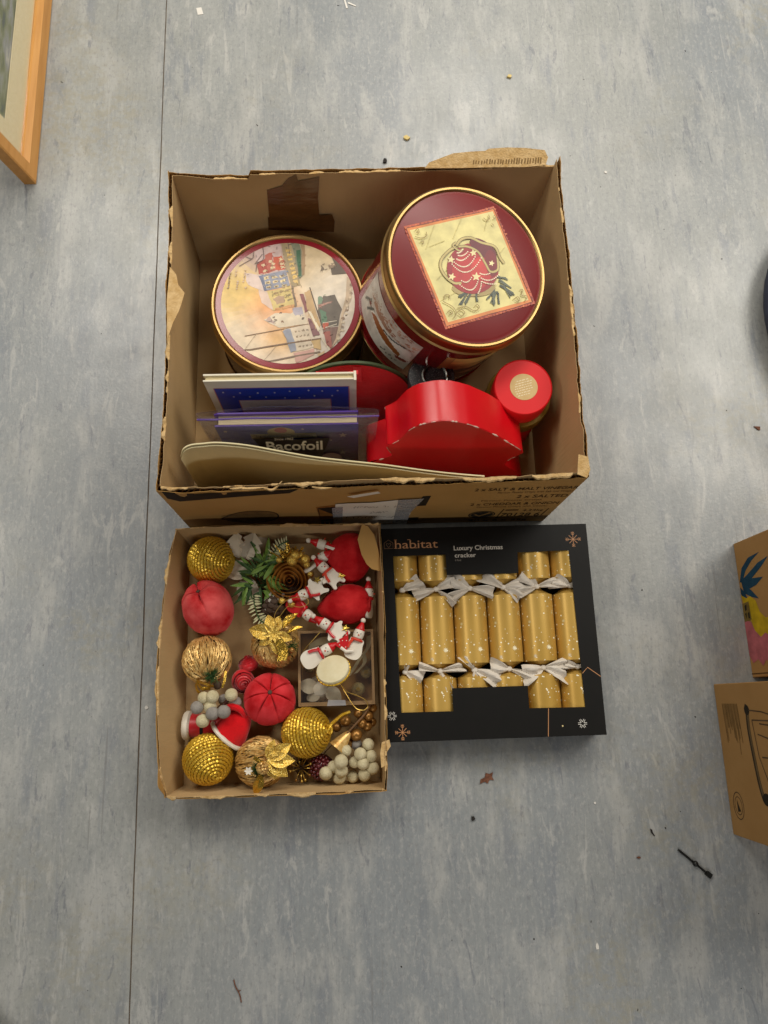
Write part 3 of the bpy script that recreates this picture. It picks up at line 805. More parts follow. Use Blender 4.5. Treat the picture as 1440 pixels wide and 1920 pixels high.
LID_HARBOUR = [
    ('c9b0aa',0,((-58.4,98.8),(-15.4,121.6),(-5.7,58.7),(-48.4,54.9))),('a83a2a',0,((-54.3,79),(-38.8,85.4),(-34.8,56.9),(-50.3,54.9))),
    ('b5452e',0,((-41.8,93.1),(-29.1,97.4),(-21.2,62.1),(-34.8,56.9))),('c2502e',0,((-26.1,88.5),(-9.5,91.6),(-3.7,64.1),(-21.2,61.1))),
    ('e0c9a0',0,((-46.5,74.5),(-40.3,75.7),(-39.5,71.3),(-45.7,70.1))),('e0c9a0',0,((-44.5,62.4),(-38.3,63.7),(-37.5,59.3),(-43.7,58.1))),
    ('e0c9a0',0,((-33.9,80.9),(-27.7,82.2),(-26.9,77.8),(-33.1,76.5))),('e0c9a0',0,((-31,68.8),(-24.7,70.1),(-24,65.7),(-30.2,64.4))),
    ('e0c9a0',0,((-29,76.5),(-22.8,77.7),(-22,73.3),(-28.2,72.1))),('e0c9a0',0,((-15.4,85.1),(-9.2,86.3),(-8.4,81.9),(-14.6,80.7))),
    ('e0c9a0',0,((-13.5,76.3),(-7.2,77.5),(-6.4,73.1),(-12.7,71.9))),('e0c9a0',0,((-12.5,69.7),(-6.3,70.9),(-5.5,66.5),(-11.7,65.3))),
    ('d9c4bb',0,((-75.5,57.4),(-48.4,52.7),(-40.5,22.3),(-70.4,34.6))),('7088a8',0,((-48.4,52.7),(-3.7,61.3),(3.9,31.4),(-40.5,22.3))),
    ('41608a',0,((-50.3,51.6),(-44.5,52.6),(-36.6,22.3),(-41.4,21.3))),('dcc99c',0,((-42.5,48.7),(-34,50.3),(-32.8,46),(-41.3,44.4))),
    ('6d5a48',0,((-39.8,48.2),(-35.6,49.1),(-34.8,46.9),(-39,46.1))),('dcc99c',0,((-40.6,39.6),(-32.1,41.2),(-30.9,36.9),(-39.4,35.2))),
    ('6d5a48',0,((-37.8,39.1),(-33.6,39.9),(-32.8,37.7),(-37.1,36.9))),('dcc99c',0,((-38.6,30.5),(-30.1,32.1),(-28.9,27.8),(-37.4,26.2))),
    ('6d5a48',0,((-35.9,30),(-31.6,30.8),(-30.9,28.7),(-35.1,27.9))),('dcc99c',0,((-29,50.3),(-20.5,51.9),(-19.3,47.5),(-27.8,45.9))),
    ('6d5a48',0,((-26.3,49.8),(-22,50.6),(-21.2,48.4),(-25.5,47.6))),('dcc99c',0,((-27,41.1),(-18.5,42.8),(-17.3,38.4),(-25.9,36.8))),
    ('6d5a48',0,((-24.3,40.7),(-20.1,41.5),(-19.3,39.3),(-23.5,38.5))),('dcc99c',0,((-25.1,32),(-16.6,33.6),(-15.4,29.3),(-23.9,27.7))),
    ('6d5a48',0,((-22.4,31.6),(-18.1,32.4),(-17.3,30.2),(-21.6,29.4))),('dcc99c',0,((-15.4,51.8),(-6.9,53.5),(-5.7,49.1),(-14.2,47.5))),
    ('6d5a48',0,((-12.7,51.4),(-8.4,52.2),(-7.7,50),(-11.9,49.2))),('dcc99c',0,((-13.5,42.7),(-5,44.3),(-3.8,40),(-12.3,38.3))),
    ('6d5a48',0,((-10.8,42.2),(-6.5,43),(-5.7,40.9),(-10,40))),('dcc99c',0,((-11.5,33.6),(-3,35.2),(-1.9,30.9),(-10.4,29.2))),
    ('6d5a48',0,((-8.8,33.1),(-4.6,33.9),(-3.8,31.7),(-8.1,30.9))),('d8bfae',0,((-52,24.6),(-35.7,21.2),(-25,-16.3),(-46.1,-1.1))),
    ('d2bd7c',0,((-35.7,21.2),(2.9,30.4),(12.4,-8.4),(-25,-16.3))),('a58f78',0,((-27,7.1),(-15.4,12.3),(-5.8,11.1),(-5.8,-0.7),(-19.3,-3.7))),
    ('8f8058',0,((-26,17.8),(-17.3,19.4),(-16.8,16),(-25.2,14))),('8f8058',0,((-15.4,20.9),(-6.7,22.5),(-6.2,19.1),(-14.6,17))),
    ('8f8058',0,((-5.8,24),(2.9,25.6),(3.5,22.2),(-5,20.1))),('8f8058',0,((-3.9,14.3),(4.8,15.9),(5.4,12.5),(-3.1,10.4))),
    ('8f8058',0,((-2,5.7),(6.7,7.3),(7.3,3.9),(-1.2,1.8))),('8f8058',0,((-15.4,-8),(-6.8,-6.4),(-6.2,-9.8),(-14.7,-11.8))),
    ('cf9a66',0,((-23.1,-11.1),(12.4,-4.5),(12.4,-9.4),(-23.1,-16.4))),('9c8a66',0,((-13.4,125),(8.2,124.7),(15.8,75.9),(21.3,32.3),(7.8,28.1),(-3.7,63))),
    ('e2bd6a',0,((-3.7,102.6),(3.8,103.9),(4.6,99),(-2.9,97.7))),('e2bd6a',0,((-1.7,93.7),(5.7,95),(6.5,90.1),(-0.9,88.9))),
    ('e2bd6a',0,((0.2,84.9),(7.6,86.1),(8.4,81.3),(1,80.1))),('e2bd6a',0,((2.1,76.1),(9.6,77.3),(10.3,72.5),(2.9,71.2))),
    ('e2bd6a',0,((4.1,67.3),(11.5,68.5),(12.2,63.7),(4.8,62.5))),('e2bd6a',0,((6,58.5),(13.4,59.7),(14.1,54.9),(6.7,53.7))),
    ('e2bd6a',0,((7.9,49.8),(15.3,51),(16,46.2),(8.6,45))),('e2bd6a',0,((9.8,41.1),(17.1,42.3),(17.9,37.5),(10.5,36.3))),
    ('5d6d5c',0,((4.3,122.5),(22,124.6),(25.3,49.6),(19.5,45.3),(13.8,75.9))),('2f6144',0,((14.9,100.2),(21.8,102.3),(23.4,49.6),(18.5,49.7))),
    ('9b7b5a',0,((22.9,120.1),(31.8,120),(29.3,53.9),(24.4,49.6))),
    ('d8ccb4',0,((-40.2,-35.1),(-23.1,-20.6),(3.7,-21),(24.9,-10.7),(32.3,-42.6),(-15.4,-48.1))),('a89a98',0,((-40.2,-35.1),(-30.7,-26.8),(-23.1,-41.7))),
    ('5d534a',0,((-15.4,-19.7),(-10.8,-18.5),(-10.5,-21.4),(-15,-22.6))),('5d534a',0,((-26.9,-27.9),(-22.3,-26.7),(-21.9,-29.7),(-26.5,-30.9))),
    ('5d534a',0,((-24,-33.7),(-19.4,-32.5),(-19.1,-35.4),(-23.6,-36.6))),('5d534a',0,((-12.6,-36.6),(-8,-35.4),(-7.6,-38.4),(-12.2,-39.6))),
    ('5d534a',0,((22.8,-31.9),(27.4,-30.7),(27.8,-33.6),(23.2,-34.8))),('a3a4b4',0,((7.6,-12.6),(23,-8.5),(26.7,-23.5),(11.4,-26.4))),
    ('6a6258',0,((4.9,30.3),(9.7,30.3),(15.3,-8.4),(11.5,-8.8))),('d9c9b2',0,((-7.8,-52.4),(32.3,-42.6),(43.3,-86.6),(5.3,-94.2))),
    ('8f97a8',0,((-9.7,-54.5),(3.6,-50.5),(14.8,-92.3),(4.4,-95.2))),('8a7a66',0,((11.2,-55.9),(14.6,-55.1),(15,-58),(11.6,-58.8))),
    ('8a7a66',0,((13.3,-65.3),(16.7,-64.5),(17,-67.5),(13.6,-68.2))),('8a7a66',0,((15.3,-74.7),(18.7,-73.9),(19.1,-76.9),(15.7,-77.6))),
    ('8a7a66',0,((17.3,-84.1),(20.7,-83.3),(21.1,-86.2),(17.7,-87))),('8a7a66',0,((17.7,-54.7),(21.1,-53.9),(21.5,-56.9),(18.1,-57.7))),
    ('8a7a66',0,((19.7,-64.2),(23.2,-63.4),(23.5,-66.3),(20.1,-67.1))),('8a7a66',0,((21.8,-73.6),(25.2,-72.8),(25.5,-75.7),(22.1,-76.5))),
    ('8a7a66',0,((23.8,-83),(27.2,-82.2),(27.6,-85.1),(24.1,-85.9))),('8a7a66',0,((24.2,-53.6),(27.6,-52.8),(28,-55.7),(24.5,-56.5))),
    ('8a7a66',0,((26.2,-63),(29.6,-62.2),(30,-65.2),(26.6,-65.9))),('8a7a66',0,((28.2,-72.4),(31.7,-71.7),(32,-74.6),(28.6,-75.4))),
    ('8a7a66',0,((30.2,-81.8),(33.7,-81),(34,-84),(30.6,-84.7))),('8a7a66',0,((30.7,-52.4),(34.1,-51.6),(34.5,-54.6),(31,-55.3))),
    ('8a7a66',0,((32.7,-61.9),(36.1,-61.1),(36.5,-64),(33.1,-64.8))),('8a7a66',0,((34.7,-71.3),(38.1,-70.5),(38.5,-73.4),(35.1,-74.2))),
    ('8a7a66',0,((36.7,-80.7),(40.1,-79.9),(40.5,-82.8),(37.1,-83.6))),('c99a8e',0,((9.1,-96.4),(45.2,-89.7),(43.1,-101.1),(14.7,-117))),
    ('3c322a',0,((61.8,10.2),(81.1,12),(92.2,-15.9),(85.9,-45.5),(59,-47.2),(50.8,-19.6))),
    ('4b7a5e',0,((55.6,-15.4),(65.2,-19.8),(66.8,-38.9),(59.1,-43))),('4b7a5e',0,((51.1,8.2),(59.8,10.2),(60.6,-0.5),(51.9,-6.8))),
    ('a06a60',0,((50.9,-6.8),(75.1,1.4),(76,-2.9),(53.7,-11.1))),('6b3a30',0,((59,-52.4),(85.8,-48.7),(77.3,-97.5),(64.4,-74.5))),
    ('a2453a',0,((60.8,-59.8),(72.3,-55.8),(77.4,-93.4),(66.1,-82.8))),('c24c2e',0,((59.1,-41.9),(68.7,-38.9),(69.5,-49.4),(60.9,-51.4))),
    ('d8cdb8',9,((59,-51.4),(84,-43.4))),('d8cdb8',7,((60.1,-40.9),(84.1,-37))),('83424a',0,((19.3,15.1),(27,14.9),(36.4,-15.1),(30.6,-21.4))),
    ('c2a070',0,((29,17.1),(38.7,23.4),(55.2,-45),(51.2,-59.6),(34.4,-19.3))),('7d4a52',0,((32.4,-32),(38.1,-32.1),(55,-61.8),(43.5,-65.8))),
    ('f0e2c4',0,((34.4,-17.2),(40.2,-19.4),(55.1,-53.4),(51.2,-57.6))),('4a3828',9,((37.8,27.7),(59,-49.3))),('f0e2c4',9,((56.8,-70.2),(75.4,-97.5))),
    ('c4a268',0,((39.6,-74.1),(54.9,-71.2),(56.5,-91),(43.3,-88.7))),('c9a878',0,((48.8,-99.1),(62.2,-93.1),(63.9,-105.5),(54.3,-113.6))),
    ('8a8480',0,((65.9,-99.4),(77.3,-97.5),(71.5,-105.7))),('6b5446',7,((-74.2,-63.5),(-19.2,-53.3),(34.2,-42.6))),
    ('5d4638',14,((-75.8,-91.2),(-19.2,-81.4),(56.8,-70.2))),('5d4638',15,((-41.8,-113.6),(7.2,-103.5),(54.6,-95.1))),
    ('9a8a76',3,((-53.4,-58),(-73.9,-88.8))),('9a8a76',3,((-17.3,-79.4),(-41.8,-111.9))),('9a8a76',3,((-13.5,-50.2),(3.5,-81.8))),
    ('4a3e38',0,((83.6,93.9),(95.2,88.2),(96,74.9),(107.7,72.6),(108.3,57.2),(77,52.2),(75.2,64.2),(84.1,68.5))),
    ('5a4a40',0,((58.7,71),(64.4,62.2),(56.6,57.9))),('8c7664',0,((71.4,70.8),(80.3,74),(82.1,68.5),(73.3,65.3))),
    ('c2aa8c',0,((103.2,48.6),(114.9,46.2),(120.5,35.3),(110.1,5.2),(95.9,-24.5),(87.3,-70.7),(79.2,-97.6),(81.6,-70.6),(92,-24.4),(100.5,9.6))),
    ('d9c6a8',0,((108.9,42),(114,40.6),(112.7,36.7),(107.7,38.1))),('8e745c',0,((108.4,33.9),(113.5,32.5),(112.2,28.6),(107.2,30))),
    ('d9c6a8',0,((107.9,25.8),(113,24.4),(111.7,20.5),(106.7,21.9))),('8e745c',0,((107.4,17.7),(112.4,16.4),(111.2,12.5),(106.2,13.9))),
    ('d9c6a8',0,((106.9,9.7),(111.9,8.3),(110.7,4.5),(105.7,5.8))),('8e745c',0,((100.6,1.8),(105.6,0.4),(104.4,-3.4),(99.4,-2.1))),
    ('d9c6a8',0,((100.1,-6.2),(105.1,-7.6),(103.9,-11.4),(98.9,-10.1))),('8e745c',0,((99.6,-14.2),(104.6,-15.5),(103.4,-19.4),(98.4,-18))),
    ('d9c6a8',0,((99.1,-22.1),(104.1,-23.5),(102.9,-27.3),(97.9,-25.9))),('8e745c',0,((92.9,-30),(97.9,-31.3),(96.6,-35.1),(91.7,-33.8))),
    ('d9c6a8',0,((92.4,-37.9),(97.4,-39.2),(96.2,-43),(91.2,-41.6))),('8e745c',0,((91.9,-45.7),(96.9,-47.1),(95.7,-50.8),(90.7,-49.5))),
    ('d9c6a8',0,((91.5,-53.6),(96.4,-54.9),(95.2,-58.7),(90.2,-57.3))),('8e745c',0,((85.3,-61.3),(90.2,-62.6),(89,-66.4),(84,-65.1))),
    ('d9c6a8',0,((84.8,-69.1),(89.7,-70.4),(88.5,-74.2),(83.6,-72.8))),('8e745c',0,((84.3,-76.9),(89.3,-78.2),(88,-81.9),(83.1,-80.6))),
    ('5d4a48',6,((-38.9,119.7),(-31.1,108.5))),('5d4a48',6,((-44.8,111.9),(-42.7,85.4),(-54.3,76.8))),
    ('5d4a48',6,((-60.4,105.5),(-62.2,85.6),(-75.8,90.2))),('5d4a48',6,((-62.2,85.6),(-71.8,79.2),(-85.3,70.6))),('5d4a48',6,((-44.7,94.2),(-58.2,74.6))),
    ('5d4a48',6,((0.3,123.7),(3.2,93.7))),('5d4a48',6,((12.1,123.6),(0.3,111.4))),('5d4a48',6,((-54.3,76.8),(-56.1,59.3))),
    ('5d4a48',6,((-75.8,88),(-89.3,77.2))),('a08a70',0,((-106.5,64.3),(-103.8,65.1),(-103,62.1),(-105.9,61.7))),
    ('d9bfa6',0,((-92.6,52.6),(-89.9,53.4),(-89.1,50.4),(-92,50))),('d9bfa6',0,((-78.8,41),(-76.1,41.8),(-75.3,38.7),(-78.2,38.4))),
    ('a08a70',0,((-105.4,29.9),(-102.7,30.7),(-101.9,27.7),(-104.8,27.3))),('d9bfa6',0,((-92.1,57.2),(-89.4,58),(-88.6,54.9),(-91.5,54.5))),
    ('d9bfa6',0,((-78.2,45.5),(-75.6,46.3),(-74.8,43.3),(-77.6,42.9))),('a08a70',0,((-104.9,34.4),(-102.2,35.2),(-101.4,32.2),(-104.3,31.8))),
    ('d9bfa6',0,((-91.6,61.7),(-88.9,62.6),(-88.1,59.5),(-91,59.1))),('d9bfa6',0,((-77.7,50),(-75,50.9),(-74.2,47.8),(-77.1,47.4))),
    ('a08a70',0,((-104.4,38.9),(-101.7,39.7),(-100.9,36.7),(-103.8,36.3))),('d9bfa6',0,((-90.5,27.3),(-87.9,28.1),(-87.1,25.1),(-89.9,24.7))),
    ('d9bfa6',0,((-77.2,54.6),(-74.5,55.4),(-73.7,52.4),(-76.6,52))),('a08a70',0,((-103.9,43.4),(-101.2,44.3),(-100.4,41.2),(-103.2,40.8))),
    ('d9bfa6',0,((-90,31.8),(-87.3,32.6),(-86.5,29.6),(-89.4,29.2))),('d9bfa6',0,((-76.7,59.1),(-74,60),(-73.2,56.9),(-76,56.5))),
    ('a08a70',0,((-103.4,48),(-100.7,48.8),(-99.9,45.8),(-102.7,45.4))),('d9bfa6',0,((-89.5,36.3),(-86.8,37.2),(-86,34.1),(-88.9,33.7))),
    ('d9bfa6',0,((-76.1,63.7),(-73.4,64.5),(-72.6,61.5),(-75.5,61.1))),('a08a70',0,((-102.8,52.5),(-100.2,53.4),(-99.3,50.3),(-102.2,49.9))),
    ('d9bfa6',0,((-89,40.9),(-86.3,41.7),(-85.5,38.7),(-88.4,38.3))),('d9bfa6',0,((-75.2,29.3),(-72.5,30.1),(-71.7,27.1),(-74.6,26.7))),
    ('a08a70',0,((-102.3,57.1),(-99.6,57.9),(-98.8,54.9),(-101.7,54.5))),
]
LID_BAUBLE = [
    
    ('bf5530',0,((-104.7,53.6),(-68,66.3),(-29.8,78.2),(12.9,92.3),(48.5,106.6),(63.4,66.9),(81,26.6),(98.6,-13.6),(111.7,-51.5),(70.2,-66.4),(28.7,-81.9),(-8.3,-94.2),(-43,-107),(-58.2,-67.6),(-74.9,-24.1),(-90.2,14.7))),
    ('d8823f',0,((-99.8,50.8),(48.2,102.1),(106.4,-49.8),(-41.1,-101.9))),('dccf8a',0,((-94.9,48.3),(46.2,97.4),(100.2,-46.5),(-38.2,-95))),
    ('b84e2c',10,((-96.3,52.5),(-95.7,56.7))),('cc6a38',11,((-94.6,53.1),(-93.5,55))),('a03c28',18,((-91,54.3),(-89.8,55.8))),
    ('cc6a38',14,((-84.9,56.4),(-84.2,60.2))),('b84e2c',17,((-81.5,57.6),(-80.5,59.8))),('8e3426',13,((-77.6,58.9),(-77,63.1))),
    ('a03c28',11,((-71.2,61.2),(-70.1,63.1))),('a03c28',14,((-70.6,61.4),(-69.6,63.8))),('a03c28',18,((-64.9,63.3),(-64,66.3))),
    ('cc6a38',16,((-60.2,64.9),(-59.3,67.6))),('8e3426',10,((-56.3,66.3),(-55.7,70.7))),('8e3426',15,((-50.3,68.4),(-49.5,72))),
    ('8e3426',14,((-48.1,69.1),(-47.1,71.4))),('8e3426',17,((-41.3,71.5),(-40.3,74))),('8e3426',13,((-38.6,72.4),(-37.7,75.6))),
    ('a03c28',17,((-35.3,73.6),(-34.3,76))),('8e3426',12,((-29.2,75.7),(-28.4,79.5))),('8e3426',12,((-23.3,77.7),(-22.5,81.3))),
    ('b84e2c',16,((-22.2,78.1),(-21.3,81.1))),('a03c28',18,((-17.3,79.8),(-16.1,81.3))),('b84e2c',11,((-13.9,81),(-13,84.2))),
    ('b84e2c',16,((-9,82.7),(-8.2,86.8))),('a03c28',17,((-4.9,84.1),(-3.9,86.4))),('b84e2c',10,((-0.9,85.5),(-0.1,89.7))),
    ('b84e2c',10,((4.9,87.5),(6,89.7))),('b84e2c',12,((12,89.9),(13.2,91.5))),('a03c28',14,((12.8,90.2),(13.5,94.5))),
    ('a03c28',10,((16.7,91.6),(17.6,94.8))),('b84e2c',12,((21.3,93.2),(22.3,95.7))),('b84e2c',17,((27.8,95.4),(28.9,97.9))),
    ('a03c28',13,((33.5,97.4),(34.3,101.5))),('cc6a38',17,((35.7,98.1),(36.5,101.6))),('a03c28',14,((39.3,99.4),(40.1,103.3))),
    ('cc6a38',10,((47.2,102.1),(48.2,105.1))),
    ('6a3020',4,((-99.5,51.6),(-82.2,57.4),(-65.1,63.3),(-46.6,70.6),(-28.3,76.8),(-9.6,82.4),(9.9,88.4),(29.7,95.1),(47.8,102.5))),
    ('cc6a38',11,((48.7,101.4),(52,101.6))),('b84e2c',10,((50.7,96.1),(53.8,96.2))),('b84e2c',11,((52.4,91.8),(54.4,91.3))),
    ('a03c28',10,((53.6,88.5),(55.7,88.1))),('8e3426',12,((55.2,84.4),(58.8,84.7))),('a03c28',16,((58,77.1),(60.2,76.7))),
    ('b84e2c',17,((59.4,73.5),(62.5,73.6))),('b84e2c',15,((62,66.8),(65.3,67))),('b84e2c',14,((62.9,64.3),(64.5,63.6))),
    ('cc6a38',12,((64.3,60.7),(68.9,61.5))),('b84e2c',12,((67,53.6),(69.8,53.5))),('b84e2c',16,((68.7,49.2),(72.3,49.5))),
    ('8e3426',11,((69.1,48.2),(72.6,48.5))),('cc6a38',9,((71.7,41.4),(73.5,40.8))),('a03c28',16,((73,38.2),(76.7,38.5))),
    ('8e3426',15,((74.5,34.2),(77.8,34.3))),('b84e2c',11,((76.1,29.9),(78.7,29.7))),('cc6a38',15,((77.8,25.5),(81.3,25.7))),
    ('b84e2c',15,((81,17.3),(84.7,17.6))),('8e3426',12,((81.9,15),(83.5,14.3))),('cc6a38',11,((84.5,8.3),(86.4,7.8))),
    ('8e3426',17,((85.4,5.8),(88.4,5.8))),('a03c28',10,((87.7,-0.1),(90.1,-0.4))),('b84e2c',14,((89,-3.5),(92.2,-3.4))),
    ('cc6a38',11,((91.1,-9),(92.9,-9.6))),('b84e2c',16,((92.4,-12.2),(96.4,-11.8))),('b84e2c',10,((94.7,-18.4),(98.3,-18.1))),
    ('cc6a38',13,((95.4,-20.1),(97.6,-20.5))),('8e3426',10,((97.5,-25.6),(99.3,-26.1))),('cc6a38',11,((99.2,-30),(102.9,-29.7))),
    ('a03c28',13,((100.3,-32.9),(104.8,-32.2))),('a03c28',13,((103.4,-41.1),(107.4,-40.7))),('8e3426',17,((104.7,-44.3),(108.7,-43.9))),
    ('8e3426',11,((105.5,-46.4),(108.6,-46.4))),
    ('6a3020',4,((47.8,102),(55.4,83.1),(62.7,64.1),(70.6,44.5),(76.8,25.4),(85.4,7),(91.7,-12.6),(99.3,-31.7),(107.7,-49.7))),
    ('8e3426',15,((104.5,-50.9),(104,-55))),('a03c28',16,((98.7,-53),(97.5,-54.5))),('b84e2c',13,((95.1,-54.2),(94.6,-58.4))),
    ('cc6a38',16,((90.8,-55.7),(90.2,-59.6))),('a03c28',9,((86.2,-57.4),(85.2,-59.4))),('a03c28',13,((81.3,-59.1),(80.5,-62))),
    ('b84e2c',12,((79,-59.9),(78.5,-64.2))),('b84e2c',16,((71.4,-62.6),(70.6,-65.6))),('cc6a38',13,((68.8,-63.5),(68.1,-67))),
    ('b84e2c',15,((62.6,-65.7),(61.8,-68.5))),('8e3426',11,((60.5,-66.4),(59.9,-70.1))),('a03c28',9,((54.9,-68.4),(54.3,-72.3))),
    ('cc6a38',10,((51,-69.8),(50.6,-74.1))),('b84e2c',12,((47.6,-71),(46.8,-73.8))),('8e3426',11,((42.1,-73),(41.2,-75.5))),
    ('a03c28',13,((37.1,-74.7),(36.3,-77.6))),('b84e2c',11,((33.3,-76.1),(32.8,-80.1))),('cc6a38',15,((30,-77.3),(29.1,-79.7))),
    ('b84e2c',14,((25.3,-78.9),(24.7,-82.8))),('a03c28',16,((21.7,-80.2),(21,-83.3))),('a03c28',18,((15.6,-82.3),(14.7,-84.7))),
    ('b84e2c',18,((11.6,-83.8),(10.8,-86.7))),('8e3426',17,((9.2,-84.6),(8.6,-88.4))),('cc6a38',13,((4.5,-86.3),(3.6,-88.7))),
    ('cc6a38',13,((0.4,-87.7),(-0.4,-90.4))),('a03c28',17,((-3.8,-89.2),(-4.4,-92.6))),('a03c28',13,((-8.9,-91),(-9.9,-92.7))),
    ('a03c28',12,((-14.9,-93.1),(-15.4,-96.9))),('8e3426',13,((-19.3,-94.7),(-20.3,-96.8))),('cc6a38',16,((-23.7,-96.2),(-24.6,-98.6))),
    ('cc6a38',14,((-27.6,-97.6),(-28.1,-101.5))),('cc6a38',13,((-31.3,-98.9),(-32.4,-100.5))),('cc6a38',13,((-33.6,-99.7),(-34,-103.8))),
    ('cc6a38',18,((-37.4,-101.1),(-37.9,-105.1))),
    ('6a3020',4,((106.3,-49.3),(87.5,-56.6),(69.4,-64.1),(50.4,-70),(31.4,-76.3),(13.5,-83),(-5.7,-90),(-24,-95.9),(-40.5,-101.7))),
    ('cc6a38',10,((-41.5,-101.8),(-43.5,-101.3))),('a03c28',11,((-43.6,-96.3),(-45.3,-95.7))),('cc6a38',17,((-45.1,-92.4),(-48.3,-92.5))),
    ('a03c28',11,((-47.6,-86),(-50.7,-86.1))),('cc6a38',10,((-48.3,-84.2),(-51,-84))),('cc6a38',15,((-50.8,-77.6),(-54.7,-78))),
    ('a03c28',18,((-52.9,-72.2),(-57,-72.8))),('cc6a38',14,((-54.1,-69.2),(-56.8,-69.1))),('8e3426',18,((-56.2,-63.6),(-57.9,-63))),
    ('8e3426',12,((-58.3,-58.1),(-61,-58))),('8e3426',18,((-59.4,-55.4),(-63.3,-55.9))),('a03c28',10,((-60.5,-52.3),(-64.6,-52.9))),
    ('b84e2c',11,((-62.6,-47),(-66.3,-47.4))),('b84e2c',10,((-64.9,-40.9),(-67,-40.5))),('8e3426',9,((-66.7,-36.4),(-68.3,-35.8))),
    ('8e3426',10,((-68.8,-30.8),(-70.9,-30.4))),('b84e2c',9,((-69,-30.2),(-72.4,-30.5))),('cc6a38',15,((-71.7,-23.4),(-73.1,-22.7))),
    ('8e3426',9,((-74,-17.4),(-75.8,-16.9))),('8e3426',11,((-75.1,-14.4),(-77.2,-14))),('8e3426',12,((-76,-12.1),(-78,-11.6))),
    ('a03c28',14,((-78.8,-4.8),(-81.3,-4.7))),('a03c28',11,((-80.8,0.5),(-82.7,1))),('a03c28',13,((-81.5,2.2),(-83.9,2.4))),
    ('b84e2c',14,((-83.6,7.6),(-87.2,7.1))),('8e3426',18,((-85.4,12.4),(-87.6,12.7))),('b84e2c',9,((-86.7,15.9),(-90.2,15.6))),
    ('a03c28',13,((-89,21.9),(-91,22.3))),('b84e2c',16,((-89.9,24.1),(-91.7,24.6))),('b84e2c',16,((-92.8,31.6),(-95.5,31.6))),
    ('a03c28',14,((-94.8,36.8),(-96.9,37.2))),('b84e2c',10,((-95.1,37.6),(-97.1,38.1))),('b84e2c',18,((-98,45.2),(-102,44.5))),
    ('cc6a38',18,((-100.1,50.6),(-102.8,50.6))),
    ('6a3020',4,((-41.8,-102.2),(-48.1,-83.9),(-55.9,-63.5),(-62.7,-45.2),(-71.5,-25.6),(-77.5,-6.8),(-85.1,11.9),(-93.7,31.9),(-100.7,50.6))),
    ('c9bb78',4,((-54.6,61.4),(-69.8,20.3))),('c9bb78',4,((-8.9,77.4),(-24.4,42.6))),('c9bb78',4,((-64.6,24.3),(-38.4,37.5))),
    ('c9bb78',4,((63.6,38.7),(29.3,-3.2))),('c9bb78',4,((-54.9,-28.8),(-26.3,1.2))),('c9bb78',4,((-49.5,-61.8),(-17.9,-42.1))),
    ('c9bb78',4,((29.1,61),(37.6,88.4))),
    ('a8925c',0,((43.6,-32.8),(42.5,-36),(39.6,-39.1),(35,-42.2),(29,-44.9),(21.9,-47.2),(14.1,-48.9),(5.9,-50),(-2.2,-50.4),(-9.9,-50.1),(-16.7,-49.2),(-22.3,-47.6),(-26.5,-45.4),(-29.1,-42.8),(-29.8,-39.8),(-28.8,-36.7),(-26,-33.6),(-21.6,-30.6),(-15.7,-27.9),(-8.7,-25.6),(-0.9,-23.8),(7.2,-22.6),(15.4,-22.2),(23.2,-22.4),(30.2,-23.4),(35.9,-25),(40.2,-27.2),(42.9,-29.8))),
    ('3a4038',9,((-0.6,-42.5),(-19.9,-53.7))),('3a4038',9,((-2.3,-42.4),(-16.7,-54.3))),('5c6250',9,((-0.7,-39.3),(-19.9,-52.3))),
    ('4a5042',9,((0.6,-42),(-19.1,-50.3))),('5c6250',9,((-3.8,-45.8),(-18.6,-64.6))),('3a4038',9,((-3.8,-42.4),(-15.2,-65.5))),
    ('3a4038',9,((-2.5,-43.1),(-19.7,-65.9))),('4a5042',9,((-1.7,-41.8),(-17.1,-65.3))),('3a4038',9,((0.2,-45.2),(-9,-64.8))),
    ('4a5042',9,((-0.2,-45.8),(-9.9,-61.7))),('5c6250',9,((2,-45.9),(-8.8,-62.2))),('4a5042',9,((0.8,-46.8),(-6.5,-61.3))),
    ('5c6250',9,((43.3,-38),(27.2,-52))),('5c6250',9,((42.1,-37.4),(28.7,-50.1))),('4a5042',9,((42,-35.2),(27.2,-53.6))),
    ('3a4038',9,((41.1,-36.2),(30.9,-50.6))),('5c6250',9,((45.6,-38.5),(34,-57.2))),('3a4038',9,((44.9,-37.6),(37.3,-59.9))),
    ('4a5042',9,((42.7,-39.4),(33.9,-58.3))),('5c6250',9,((43.3,-39.8),(36.5,-59.5))),('3a4038',9,((48.3,-40.2),(46.6,-56))),
    ('4a5042',9,((46.8,-37.6),(46.7,-58.4))),('3a4038',9,((46.9,-38.4),(48.8,-58.7))),('3a4038',9,((46.5,-40.2),(47.3,-56.4))),
    ('5c6250',9,((49.9,-17.3),(68.3,-29))),('5c6250',9,((50.8,-16.4),(69.9,-29.1))),('5c6250',9,((48.9,-20.7),(71.2,-29.9))),
    ('5c6250',9,((49.7,-20.7),(68.3,-27.9))),('3a4038',9,((50.3,-27.8),(76,-41.1))),('3a4038',9,((50.7,-27.2),(74.1,-39.9))),
    ('5c6250',9,((51.6,-25.3),(74.2,-37.9))),('3a4038',9,((54.4,-27.4),(72.4,-42.4))),('4a5042',9,((58.7,-28.2),(70.2,-42.7))),
    ('4a5042',9,((58.5,-26.1),(68.5,-42.1))),('4a5042',9,((56.7,-26.2),(69,-42.2))),('5c6250',9,((56.8,-26.7),(67.9,-46.7))),
    ('5c6250',9,((46.1,-13.3),(62.5,-13.6))),('3a4038',9,((45.8,-14.2),(64.5,-15.3))),('5c6250',9,((48.7,-12.1),(65.7,-16.9))),
